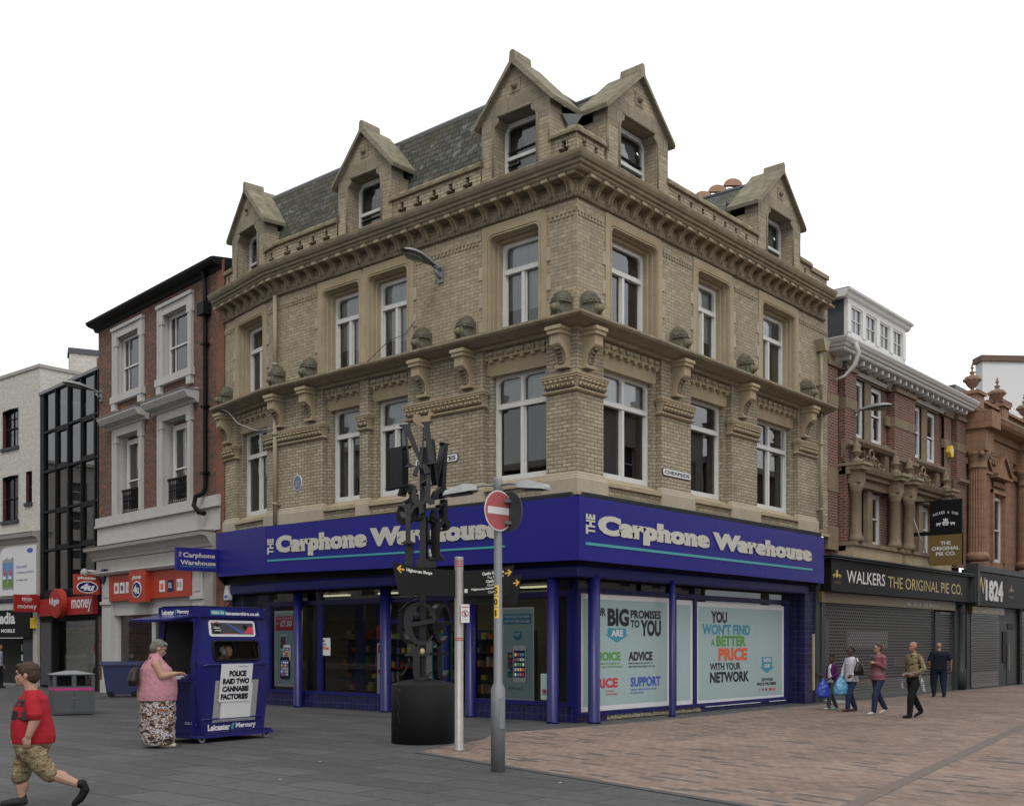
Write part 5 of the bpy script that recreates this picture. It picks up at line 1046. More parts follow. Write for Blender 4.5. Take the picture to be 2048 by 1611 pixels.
w = (x1 - x0 - .25) / 4
for i in range(5): u = x0 + i * (w + .0) ; b.box(f, u, u + .25, d - .1, d + .02, 10.95, 11.80, 'white')
b.quad((x0, .35, 10.4), (x0, 3.2, 10.4), (x0, 3.2, 11.96), (x0, .35, 11.96), 'leadd'); b.quad((x1, .35, 10.4), (x1, 3.2, 10.4), (x1, 3.2, 11.96), (x1, .35, 11.96), 'leadd'); b.box(f, x0 - .02, x0 + .03, -.45, d, 10.6, 11.95, 'white')
o = b.build('dormer', PB)
for i in range(4):
    u = x0 + .25 + i * w; sash(f, u, u + w - .25, 10.95, 11.80, d - .02, PB, w=.05, bars=(11.38,), vb=(u + (w - .25) / 2,), back=.5, blind=.98)
# pie shop front
b = MB(); b.box(FB, 11.14, 11.34, -.3, .06, 0, 2.78, 'dgrey'); b.box(FB, 19.98, 20.44, -.3, .03, 0, 2.72, 'dgrey'); b.box(FB, 21.8, 22.85, -.3, .06, 0, 3.1, 'dgrey'); b.lathe((22.3, -.1, 0), [(.16, 0), (.16, .7), (.1, .78), (.08, 2.6), (.14, 2.7), (.14, 3.0)], 'dgrey', 12)
b.box(FB, 11.3, 22.6, -.1, -.04, 0, .15, 'dgrey'); b.rect(FB, 11.2, 23.5, 0, 3.6, -.55, 'room'); b.quad(FB.p(11.2, -.55, 2.79), FB.p(23, -.55, 2.79), FB.p(23, -.0, 2.79), FB.p(11.2, -.0, 2.79), 'room'); b.box(FB, 11.3, 12.6, -.5, -.4, .3, 2.3, 'curtain'); b.box(FB, 14, 17, -.5, -.42, 1.5, 2.0, 'paper'); b.box(FB, 17.5, 19.5, -.5, -.42, .9, 1.2, 'redsign')
b.box(FB, 11.0, 22.8, .0, .42, 4.02, 4.10, 'dgrey'); b.box(FB, 22.75, 22.95, 0, .45, 3.1, 4.15, 'dgrey'); b.build('shop_front', PB)
def shutter(f, u0, u1, z0, z1, d, parent):
    b = MB(); z = z0
    b.box(f, u0, u1, d - .01, d + .01, z, z + .16, 'shutter'); z += .16; k = 0; pit = .092
    while z < z1 - pit:
        b.extru(f, [(d - .004, z), (d + .016, z + .006), (d + .018, z + .032), (d - .004, z + .04)], u0, u1, 'shutter')
        u = u0 + .05 + (.07 if k % 2 else 0); zz = z + .041
        if .5 < zz < z1: 
            us = []
            while u < u1 - .12: us.append(u); u += .15
            prev = u0
            for q in us: b.rect(f, prev, q, zz, z + pit - .001, d, 'shutter'); prev = q + .095
            b.rect(f, prev, u1, zz, z + pit - .001, d, 'shutter')
        else: b.rect(f, u0, u1, zz, z + pit - .001, d, 'shutter')
        z += pit; k += 1
    b.box(f, u0, u1, d - .02, d + .02, z, z1, 'shutter'); b.build('roller_shutter', parent, recalc=False)
shutter(FB, 11.34, 19.98, .0, 2.76, -.04, PB); shutter(FB, 20.44, 21.8, .0, 2.72, -.04, PB)
W1 = thing('fascia_sign', 'wide dark fascia with white and gold lettering and a gold strip above the closed shutters', 'shop sign', (17, -.3, 3.1)); b = MB(); b.box(FB, 11.15, 22.4, .05, .33, 3.09, 4.0, 'black'); b.box(FB, 11.0, 22.5, .0, .42, 4.0, 4.06, 'dgrey'); b.box(FB, 11.05, 21.75, .02, .10, 2.78, 3.08, 'gold'); b.build('panel', W1)
b = MB(); b.text(FB, 'WALKERS', 12.15, 14.9, 3.36, 3.72, .335, 'paper', 0.008); b.text(FB, 'THE ORIGINAL PIE CO.', 15.15, 21.7, 3.33, 3.68, .335, 'goldl', 0.0); b.text(FB, 'HISTORY IN THE BAKING', 17.2, 20.1, 2.85, 3.0, .11, 'paper', .03)
def pie(b, f, uc, zc, s, d, m, m2=None):
    b.extr(f, [(uc - .22 * s, zc - .2 * s), (uc + .22 * s, zc - .2 * s), (uc + .3 * s, zc + .08 * s), (uc + .2 * s, zc + .14 * s), (uc - .2 * s, zc + .14 * s), (uc - .3 * s, zc + .08 * s)], d, d + .004, m); b.extr(f, [(uc - .16 * s, zc + .17 * s), (uc + .16 * s, zc + .17 * s), (uc + .24 * s, zc + .42 * s), (uc + .08 * s, zc + .30 * s), (uc, zc + .46 * s), (uc - .08 * s, zc + .30 * s), (uc - .24 * s, zc + .42 * s)], d, d + .004, m)
    for s_ in (-1, 1):
        x = uc + s_ * .62 * s; b.extr(f, [(x - .2 * s, zc - .12 * s), (x - .17 * s, zc + .02 * s), (x + .15 * s, zc + .04 * s), (x + .2 * s, zc - .1 * s)], d, d + .004, m); b.ell(f.p(x - s_ * .2 * s, d, zc + .02 * s), (.07 * s, .01, .07 * s), m, 8); b.box(f, x - .15 * s, x - .1 * s, d, d + .004, zc - .25 * s, zc - .1 * s, m); b.box(f, x + .1 * s, x + .15 * s, d, d + .004, zc - .25 * s, zc - .1 * s, m)
pie(b, FB, 11.5, 3.55, .33, .335, 'goldl'); b.text(FB, 'WALKERS', 11.28, 11.75, 3.30, 3.38, .335, 'gold', .0)
b.build('lettering', W1)
t_, fh, w = blade(FB, 17.5, .75, 1.75, 4.1, 6.15, 'projecting_sign', 'tall black and gold projecting sign lettered THE ORIGINAL PIE CO. with a crowned pie', 'black')
b = MB(); b.box(fh, 0, w, -.075, .056, 4.1, 5.05, 'gold'); b.tube([fh.p(-.75, 0, 6.15), fh.p(0, 0, 6.15)], .03, 'black', 6); b.tube([fh.p(-.7, 0, 6.1), fh.p(-.02, 0, 4.15)], .022, 'steel', 6); b.tube([fh.p(-.73, 0, 6.2), fh.p(-.73, 0, 4.2)], .03, 'black', 6); b.tube([fh.p(-.7 + .6 * k / 8, 0, 6.2 + .18 * sin(k * pi / 8)) for k in range(9)], .02, 'black', 6); b.build('strut', t_)
b = MB()
for i, ch in enumerate('WALKER & SON'):
    if ch != ' ': t = (i - 5.5) / 5.5; b.text(fh, ch, .10 + .066 * i, .155 + .066 * i, 5.72 - .07 * t * t, 5.80 - .07 * t * t, .06, 'paper', .02)
pie(b, fh, .5, 5.42, .36, .06, 'paper'); b.text(fh, '1824', .44, .56, 5.37, 5.42, .066, 'ink', .02)
b.text(fh, 'THE', .34, .66, 4.74, 4.85, .06, 'paper', .03); b.text(fh, 'ORIGINAL', .07, .93, 4.57, 4.69, .06, 'paper', .03); b.text(fh, 'PIE CO.', .2, .82, 4.40, 4.52, .06, 'paper', .03); b.build('lettering', t_)
t_ = thing('alarm_box', 'yellow hexagonal alarm box on the red brick pier above the pie shop', 'alarm', (21.3, -.02, 8.3)); MB().extr(FB, [(21.1, 8.27), (21.25, 8.10), (21.44, 8.15), (21.47, 8.38), (21.35, 8.52), (21.13, 8.47)], .0, .14, 'yellow').build('case', t_); oval(q_ := MB(), FB, 21.28, 8.32, .07, .08, .146, 'paper'); q_.build('badge', t_)
# ---- terracotta building
TB = thing('terracotta_building', 'ornate orange terracotta building with fluted columns, pediments and roof urns at the right edge', 'building', (27, 0, 0))
w3 = [(23.75, 24.75), (26.1, 27.35), (31.2, 32.2)]
b = MB(); b.wall(FB, 22.9, 34, 4.5, 10.0, [(x, y, 4.75, 7.3) for x, y in w3], 0, 'tc', th=.25); b.box(FB, 22.9, 34, -.3, .12, 8.75, 9.3, 'tc'); b.box(FB, 22.9, 34, -.3, .10, 8.1, 8.3, 'tc')
b.extru(FB, [(0, 9.3), (.2, 9.35), (.25, 9.55), (.6, 9.65), (.7, 9.75), (.75, 9.9), (.1, 10.0), (0, 10)], 22.95, 34, 'tc'); b.box(FB, 22.95, 34, 0, .76, 9.90, 9.97, 'ledge')
u = 23.9
while u < 28.4: b.ell(FB.p(u, .1, 8.62), (.16, .06, .14), 'tcc', 7); b.ell(FB.p(u + .15, .1, 8.48), (.1, .05, .1), 'tcc', 6); u += .3
for x, y in w3[:2]:
    m_ = (x + y) / 2; b.extr(FB, [(m_ - .85, 8.0), (m_ + .85, 8.0), (m_, 8.75)], .0, .22, 'tc'); b.extr(FB, [(m_ - .95, 7.93), (m_ + .95, 7.93), (m_ + .95, 8.02), (m_ - .95, 8.02)], 0, .3, 'tc')
    for s_ in (-1, 1): b.extr(FB, [(m_ + s_ * .95, 8.0), (m_ + s_ * .95, 8.1), (m_, 8.9), (m_, 8.78)], .0, .32, 'tc')
    for k in range(6): b.ell(FB.p(m_ - .6 + .24 * k, .06, 7.72), (.12, .06, .14), 'tcc', 7)
    for q in ((x - .22, x - .04), (y + .04, y + .22)): b.box(FB, q[0], q[1], 0, .1, 4.75, 7.5, 'tc')
    b.box(FB, x - .22, y + .22, 0, .12, 7.36, 7.5, 'tc')
for u in (23.3, 29.2):
    n = 40; prof = [(.40, 4.6), (.40, 4.8), (.34, 4.9)]; b.lathe((u, -.35, 0), prof, 'tc', 20)
    V = []; zz = [4.9, 5.9, 6.0, 7.9]
    for z in (4.9, 7.9):
        for k in range(n): r = (.33 if z < 6 else .30) - (.0 if k % 2 else .035); V.append((u + r * cos(2 * pi * k / n), -.35 + r * sin(2 * pi * k / n), z))
    b.add(V, [(k, (k + 1) % n, n + (k + 1) % n, n + k) for k in range(n)], 'tc'); b.lathe((u, -.35, 7.9), [(.3, 0), (.35, .05), (.31, .1), (.33, .3), (.42, .5), (.45, .6)], 'tcc', 16)
    for s_ in (-1, 1): b.ell((u + s_ * .38, -.62, 8.4), (.12, .1, .12), 'tcc', 8)
    b.box(FB, u - .42, u + .42, 0, .78, 8.5, 9.3, 'tc'); b.box(FB, u - .5, u + .5, 0, 1.0, 9.3, 9.9, 'tc')
b.build('wall', TB)
for x, y in w3: sash(FB, x, y, 4.75, 7.28, -.08, TB, w=.13, rail=6.0, vb=((x + .35),) if x > 25 else ())
b = MB()
for u0, u1 in ((22.95, 24.2), (25.0, 26.2) , (27.9, 29.2), (30.6, 32)):
    pass
for u in (23.35, 26.2, 29.7): b.box(FB, u - .38, u + .38, -.15, .44, 9.97, 10.58, 'tc'); b.box(FB, u - .46, u + .46, -.2, .52, 10.58, 10.70, 'tc'); b.box(FB, u - .25, u + .25, .44, .46, 10.10, 10.50, 'tcc')
for u0, u1 in ((23.75, 25.8), (26.6, 29.3), (30.1, 34)):
    b.box(FB, u0, u1, .1, .38, 10.42, 10.52, 'tc'); b.box(FB, u0, u1, .1, .38, 9.97, 10.1, 'tc'); u = u0 + .12
    while u < u1: b.lathe((u, -.24, 10.1), [(.05, 0), (.075, .1), (.04, .2), (.05, .26), (.06, .32)], 'tc', 8); u += .24
b.build('balustrade', TB)
for u in (23.35, 26.2, 29.7):
    b = MB(); c = (u, -.15, 10.70); b.lathe(c, [(0.136, 0.0), (0.136, 0.05), (0.062, 0.087), (0.062, 0.136), (0.161, 0.223), (0.26, 0.384), (0.285, 0.484), (0.248, 0.57), (0.112, 0.608), (0.062, 0.67), (0.105, 0.713), (0.105, 0.744), (0.037, 0.781), (0.031, 0.856), (0.081, 0.893), (0.031, 0.93), (0.043, 0.98), (0.006, 1.085)], 'tcc', 16)
    for k in range(10): a_ = 2 * pi * k / 10; b.ell((c[0] + .26 * cos(a_), c[1] + .26 * sin(a_), c[2] + .45), (.075, .075, .075), 'tcc', 6)
    b.build('urn', TB)
b = MB(); b.box(FB, 22.95, 34, 0, .4, 4.25, 4.45, 'dgrey'); b.box(FB, 22.95, 34, -.1, .1, 0, 4.3, 'dgrey'); b.box(FB, 22.9, 23.1, 0, .5, 3.0, 4.5, 'dgrey'); b.box(FB, 26.95, 27.5, .1, .14, .9, 2.1, 'black'); b.box(FB, 27.5, 28.6, .1, .12, .05, 2.1, 'dgrey'); b.box(FB, 27.55, 27.6, .12, .2, .6, 1.6, 'steel')
b.box(FB, 28.9, 29.2, 0, .2, 0, 3.1, 'black'); b.box(FB, 27.6, 28.4, .1, .13, 2.2, 2.4, 'black'); b.build('shop_front', TB); shutter(FB, 23.3, 26.4, .02, 2.7, .13, TB); shutter(FB, 29.4, 33, .02, 2.9, .13, TB)
W2 = thing('fascia_sign', 'black fascia with a gold W and white 1824 numerals at the right edge', 'shop sign', (26, -.3, 3)); b = MB(); b.box(FB, 22.95, 33, .1, .36, 3.0, 4.22, 'black'); b.box(FB, 23.2, 26.9, .1, .2, 2.72, 2.98, 'gold'); b.build('panel', W2)
b = MB(); b.text(FB, 'W', 23.15, 24.15, 3.42, 4.05, .365, 'goldl', 0.0); b.text(FB, '1824', 24.15, 26.2, 3.20, 3.98, .365, 'paper', .05); b.text(FB, 'HOT FOOD', 23.25, 24.6, 2.78, 2.92, .205, 'paper', .02); pie(b, FB, 27.2, 3.7, .4, .365, 'gold'); b.text(FB, 'WALKERS', 26.9, 27.5, 3.38, 3.48, .365, 'gold', .0); b.build('lettering', W2)
# ---- things behind
b = MB(); b.box(FL, 29.5, 31.2, -4.5, -2.6, 9, 12.3, 'buff'); b.box(FL, 29.4, 31.3, -4.6, -2.5, 12.3, 12.5, 'leadd'); tag(b.build('chimney_stack'), 'pale brick chimney stack behind the terracotta balustrade', 'chimney')
b = MB(); b.box(FL, 30.4, 31.6, -1.9, -1.0, 9.5, 11.7, 'redbrick2'); b.box(FL, 30.3, 31.7, -2.0, -.9, 11.7, 11.85, 'redbrick2'); tag(b.build('chimney_stack'), 'dark red brick chimney stack between the terracotta urns', 'chimney')
b = MB(); b.lathe((31.0, 1.4, 11.85), [(.25, 0), (.22, .3), (.3, .35), (.3, .42)], 'terra', 12); tag(b.build('chimney_pot'), 'small clay pot on the dark red brick chimney stack', 'chimney pot')
q0 = Vector((44.79, 6.25)); fw = Fr((q0.x, q0.y), (.60, -.80)); fw = Fr((q0.x, q0.y), (FW.y + .1, -FW.x))
WW = thing('white_rendered_building', 'tall plain white rendered building with brown coping behind the terracotta building', 'building', (q0.x, q0.y, 0)); b = MB(); b.box(fw, 0, 14, -.8, 0, 0, 17.1, 'whitewall'); b.build('wall', WW); b = MB(); b.box(fw, -.12, 14.1, -.9, .12, 17.1, 17.42, 'brownc'); b.build('coping', WW)
# ------------------------------------------------------------------ opposite side of the two streets (mirrored in the glass)
def opposite(f, u0, u1, z1, m, lab, n, st_):
    t_ = thing('opposite_building', lab, 'building', f.p((u0 + u1) / 2, 0, 0)); b = MB(); g = (u1 - u0) / n; H = []
    for i in range(n):
        for k in range(st_):
            zz = 4.6 + k * (z1 - 5.2) / st_; H.append((u0 + g * (i + .28), u0 + g * (i + .72), zz, zz + (z1 - 5.2) / st_ * .62))
    b.wall(f, u0, u1, 0, z1, H + [(u0 + .4, u1 - .4, .4, 3.1)], 0, m, th=.2); b.box(f, u0, u1, -.3, .35, z1, z1 + .35, 'cream'); b.box(f, u0, u1, 0, .2, 3.3, 4.1, 'navy'); b.build('wall', t_)
    q = MB(); q.rect(f, u0, u1, 0, z1, -.22, 'room'); q.build('interior', t_)
    q = MB()
    for h in H: q.box(f, h[0], h[1], -.2, -.14, (h[2] + h[3]) / 2 - .04, (h[2] + h[3]) / 2 + .04, 'white'); q.box(f, h[0], h[0] + .08, -.2, -.14, h[2], h[3], 'white'); q.box(f, h[1] - .08, h[1], -.2, -.14, h[2], h[3], 'white')
    q.build('window', t_)
fo = Fr((-27, 78), (0, 1)); fo = Fr((-27, 2), (0, 1)); fo.n = (1, 0)
opposite(fo, 0, 16, 13.0, 'cream', 'cream fronted block facing the left street front across the square', 5, 3)
opposite(fo, 16.2, 34, 11.0, 'redbrick', 'long red brick block further up the far side of the square', 6, 2)
opposite(fo, 34.2, 60, 13.5, 'cream', 'tall pale block towards the far end of the square', 8, 3)
fe = Fr((-60, 108), (1, 0)); opposite(fe, 0, 72, 21.0, 'cream', 'broad pale block closing the vista at the end of the square', 14, 5)
opposite(fo, 60.2, 105, 12.5, 'redbrick', 'long brick terrace closing the far end of the square', 10, 3)
fq = Fr((4, -18.5), (1, 0)); fq.n = (0, 1)
opposite(fq, 0, 15, 11.5, 'redbrick', 'red brick block facing the corner building across the paved street', 5, 2)
opposite(fq, 15.2, 33, 13.5, 'cream', 'cream block facing the pie shop across the paved street', 6, 3)
opposite(fq, 33.2, 60, 12.0, 'redbrick', 'long brick block at the far end of the paved street', 8, 2)

# ------------------------------------------------------------------ street furniture
RC = (FW.y, -FW.x)     # camera right, used only as the compass bearing these things face
def at(px, dist): x = (px - 1024) / 2187 * dist; return (CAM[0] + x * RC[0] + dist * FW.x, CAM[1] + x * RC[1] + dist * FW.y)
# lamp post with no entry signs
lp = at(996, 14.1); LPT = thing('lamp_post', 'grey lamp post with two flat lamp heads and a round red no entry sign', 'lamp post', (*lp, 0))
b = MB(); b.lathe((*lp, 0), [(.092, 0), (.092, 1.06), (.055, 1.14), (.052, 3.45), (.052, 3.60), (.058, 3.61), (.058, 3.76), (.05, 3.78)], 'grey', 24); b.build('post', LPT)
fl = Fr(lp, RC); MB().box(fl, .02, .085, .055, .096, .55, .95, 'grey').build('access_door', LPT)
def lamphead(px0, ang, up):
    t = Fr(lp, (cos(ang), sin(ang))); b = MB(); s_ = 1
    b.tube([t.p(.04, 0, 3.68), t.p(.2, 0, 3.69), t.p(.36, 0, 3.66)], .014, 'grey', 8); b.build('arm', LPT)
    b = MB(); V = []
    for u, w, z0, z1 in ((.28, .05, 3.63, 3.67), (.34, .11, 3.62, 3.71), (.46, .135, 3.60, 3.715), (.72, .12, 3.575, 3.64), (.74, .10, 3.57, 3.60)): V += [t.p(u, -w, z0), t.p(u, w, z0), t.p(u, w * .55, z1), t.p(u, -w * .55, z1)]
    b.add(V, [(4 * i + k, 4 * i + (k + 1) % 4, 4 * i + 4 + (k + 1) % 4, 4 * i + 4 + k) for i in range(4) for k in range(4)] + [(0, 1, 2, 3), (16, 17, 18, 19)], 'lampgrey'); o = b.build('lamp_head', LPT)
    b = MB(); b.quad(t.p(.36, -.09, 3.594), t.p(.36, .09, 3.594), t.p(.68, .09, 3.566), t.p(.68, -.09, 3.566), 'lampunder'); b.build('lens', o)
A0 = atan2(RC[1], RC[0]); lamphead(0, A0 + pi - .35, 0); lamphead(0, A0 - .55, 0)
def disc(f, c, r, d, m, n=36): return [(c[0] + r * cos(2 * pi * k / n), c[1] + r * sin(2 * pi * k / n)) for k in range(n)]
def noentry(ang, off):
    f = Fr((lp[0] + off[0], lp[1] + off[1]), (cos(ang), sin(ang))); b = MB(); c = (0, 3.345)
    b.extr(f, disc(f, c, .262, 0, 0), .0, .012, 'dgrey'); b.extr(f, disc(f, c, .262, 0, 0), .0121, .0135, 'paper'); b.extr(f, disc(f, c, .245, 0, 0), .0136, .015, 'redsign'); b.box(f, -.205, .205, .015, .018, 3.30, 3.39, 'paper'); b.box(f, -.05, .05, -.09, .0, 3.18, 3.22, 'grey'); b.box(f, -.05, .05, -.09, .0, 3.46, 3.50, 'grey'); return f, b
a1 = A0 + .80; n1 = (sin(a1), -cos(a1)); f1, b = noentry(a1, (n1[0] * .09 - RC[0] * .06, n1[1] * .09 - RC[1] * .06)); b.build('no_entry_sign', LPT)
a2 = A0 + pi - .80 - .1; n2 = (sin(a2), -cos(a2)); f2, b = noentry(a2, (n2[0] * .09 + RC[0] * .07, n2[1] * .09 + RC[1] * .07)); b.build('no_entry_sign', LPT)
b = MB(); fy = Fr(lp, (cos(A0 - .55), sin(A0 - .55)))
b = MB(); q = MB()
for ch, z in (('S', 2.26), ('0', 2.115), ('1', 1.97)):
    n = 6; V = []
    for k in range(n + 1): a = A0 - pi / 2 - 1.05 + 1.25 * k / n; V += [(lp[0] + .0545 * cos(a), lp[1] + .0545 * sin(a), z), (lp[0] + .0545 * cos(a), lp[1] + .0545 * sin(a), z + .13)]
    b.add(V, [(2 * k, 2 * k + 2, 2 * k + 3, 2 * k + 1) for k in range(n)], 'yellow')
    am = A0 - pi / 2 - .5; ft = Fr((lp[0] + .057 * cos(am), lp[1] + .057 * sin(am)), (-sin(am), cos(am))); q.text(ft, ch, -.028 if ch != '1' else -.014, .024 if ch != '1' else .010, z + .025, z + .105, .001, 'ink', .03)
b = b.build('number_plate', LPT); q.build('lettering', b)
# finger post
fp = at(918, 16.8); FPT = thing('fingerpost', 'slim steel fingerpost with red rings and three curved black direction boards', 'signpost', (*fp, 0))
b = MB(); b.lathe((*fp, 0), [(.095, 0), (.095, .02), (.068, .03), (.068, 2.95), (.066, 2.97)], 'steel', 20); b.build('post', FPT)
b = MB()
for z in (2.90, 2.86, 2.82, 1.72, 1.69): b.lathe((*fp, z), [(.071, 0), (.071, .014)], 'inkcrim', 20)
b.build('red_ring', FPT)
def board(ang, L_, z0, z1, curve, side):
    f = Fr(fp, (cos(ang), sin(ang))); n = 10; b = MB(); V = []
    for k in range(n + 1):
        t = k / n; u = .05 + (L_ - .05) * t; d = curve * t * t; lift = .10 * t * t; ui = u - (0 if k < n else 0)
        for zz, sh in ((z0 + .02 * t, -.08 * t * (k == n)), (z1 + lift, 0)):
            uu = u + (0 if zz > z1 - .01 else -.10 * t); V += [f.p(uu, d - .018, zz), f.p(uu, d + .018, zz)]
    Fs = []
    for k in range(n):
        a, c = 4 * k, 4 * k + 4; Fs += [(a, a + 2, c + 2, c), (a + 1, c + 1, c + 3, a + 3), (a + 2, a + 3, c + 3, c + 2), (a, c, c + 1, a + 1)]
    Fs += [(0, 1, 3, 2), (4 * n, 4 * n + 2, 4 * n + 3, 4 * n + 1)]
    b.add(V, Fs, 'black'); o = b.build('direction_board', FPT)
    class CF(Fr):
        def p(s, u, d=0., z=0.):
            au = u * side; t = (au - .05) / (L_ - .05); return f.p(au, (curve * t * t + .02 * 1 + d) if side > 0 else (curve * t * t - .02 - d), z + .10 * t * t)
    return o, CF(fp, (cos(ang), sin(ang)))
M['boardtext'] = plain('board_lettering', (.5, .5, .48), .5, .03)
o, g = board(A0 + pi + .22, 1.04, 2.36, 2.77, -.10, -1); b = MB()
b.text(g, 'Highcross Shops', -.82, -.42, 2.66, 2.725, .004, 'boardtext', .05)
def arrow(b, g, uc, zc, s, sg, m='gold2'):
    P_ = [(uc + sg * s, zc), (uc, zc + s), (uc - sg * .3 * s, zc + s * .8), (uc + sg * .3 * s, zc + .2 * s), (uc - sg * s, zc + .2 * s), (uc - sg * s, zc - .2 * s), (uc + sg * .3 * s, zc - .2 * s), (uc - sg * .3 * s, zc - s * .8), (uc, zc - s)]
    b.extr(g, P_, .0, .005, m)
M['gold2'] = plain('amber_arrow', (.62, .33, .03), .5, .03)
arrow(b, g, -.91, 2.69, .06, -1); b.build('lettering', o)
o, g = board(A0 + .30, .86, 2.37, 2.76, .06, 1); b = MB()
b.text(g, 'Castle Gardens', .36, .70, 2.675, 2.725, .004, 'boardtext', .05); b.text(g, 'The Newarke', .44, .70, 2.615, 2.655, .004, 'lightgrey', .02); b.text(g, 'Cathedral', .42, .66, 2.555, 2.6, .004, 'boardtext', .05); b.text(g, 'Guildhall', .44, .66, 2.50, 2.54, .004, 'lightgrey', .02); b.text(g, 'Highcross Restaurants', .19, .66, 2.445, 2.485, .004, 'boardtext', .05); b.text(g, 'Cinema', .45, .62, 2.39, 2.43, .004, 'lightgrey', .02)
b.box(g, .08, .13, .0, .004, 2.42, 2.48, 'boardtext'); arrow(b, g, .77, 2.66, .055, 1); b.build('lettering', o)
o, g = board(A0 + .62, 1.12, 2.24, 2.63, .08, 1); b = MB(); arrow(b, g, 1.02, 2.52, .055, 1); b.build('lettering', o)
fn = Fr(at(930, 16.74), (cos(A0 + .1), sin(A0 + .1))); t_ = thing('notice', 'small white no alcohol notice strapped to the steel fingerpost', 'notice', (*at(930, 16.74), 1.97)); MB().box(fn, -.065, .065, .04, .05, 1.96, 2.24, 'paper').build('plate', t_)
b = MB(); b.tube([fn.p(.0 + .048 * cos(a), .052, 2.10 + .048 * sin(a)) for a in [i * pi / 9 for i in range(19)]], .006, 'inkcrim', 5); b.tube([fn.p(-.034, .054, 2.134), fn.p(.034, .054, 2.066)], .005, 'inkcrim', 5); b.box(fn, -.012, .01, .05, .053, 2.07, 2.125, 'ink'); b.box(fn, -.05, .05, .05, .052, 2.19, 2.205, 'inkcrim'); b.box(fn, -.04, .04, .05, .052, 2.0, 2.01, 'lightgrey'); b.build('lettering', t_)
# letter sculpture on drum
sc = at(846, 18.2); STC = thing('letter_sculpture', 'tall black iron sculpture of stacked serif letters standing on a dark drum', 'sculpture', (*sc, 0))
M['drum'] = plain('dark_drum', (.014, .014, .015), .65, .4, sc=5, bump=.3, spec=.2)
b = MB(); b.lathe((*sc, 0), [(.525, 0), (.525, .955), (.515, .975), (.30, 1.03), (.12, 1.06)], 'drum', 48); b.build('plinth', STC)
def ribbon(b, f, pts, ws, d0, d1, m='blackm'):
    Lf, Rt = [], []
    for i, (x, z) in enumerate(pts):
        a = pts[max(i - 1, 0)]; c = pts[min(i + 1, len(pts) - 1)]; dx, dz = c[0] - a[0], c[1] - a[1]; l = hypot(dx, dz) or 1; nx, nz_ = -dz / l, dx / l; w = ws[i] if isinstance(ws, (list, tuple)) else ws
        Lf.append((x + nx * w / 2, z + nz_ * w / 2)); Rt.append((x - nx * w / 2, z - nz_ * w / 2))
    n = len(pts)
    V = [f.p(u, d, z) for d in (d0, d1) for u, z in Lf + Rt]; Fs = []
    for i in range(n - 1):
        Fs += [(i, i + 1, n + i + 1, n + i), (2 * n + i, 3 * n + i, 3 * n + i + 1, 2 * n + i + 1), (i, 2 * n + i, 2 * n + i + 1, i + 1), (n + i, n + i + 1, 3 * n + i + 1, 3 * n + i)]
    Fs += [(0, n, 3 * n, 2 * n), (n - 1, 3 * n - 1, 4 * n - 1, 2 * n - 1)] if 0 else [(0, n, 3 * n, 2 * n), (n - 1, 2 * n - 1, 4 * n - 1, 3 * n - 1)]
    b.add(V, Fs, m)
def arc(cx, cz, rx, rz, a0, a1, n=12): return [(cx + rx * cos(a0 + (a1 - a0) * i / n), cz + rz * sin(a0 + (a1 - a0) * i / n)) for i in range(n + 1)]
def serif(x, z, w, h=.07, up=1): return [('p', [(x - w, z), (x + w, z), (x + w * .9, z + up * h * .25), (x + w * .35, z + up * h), (x - w * .35, z + up * h), (x - w * .9, z + up * h * .25)])]
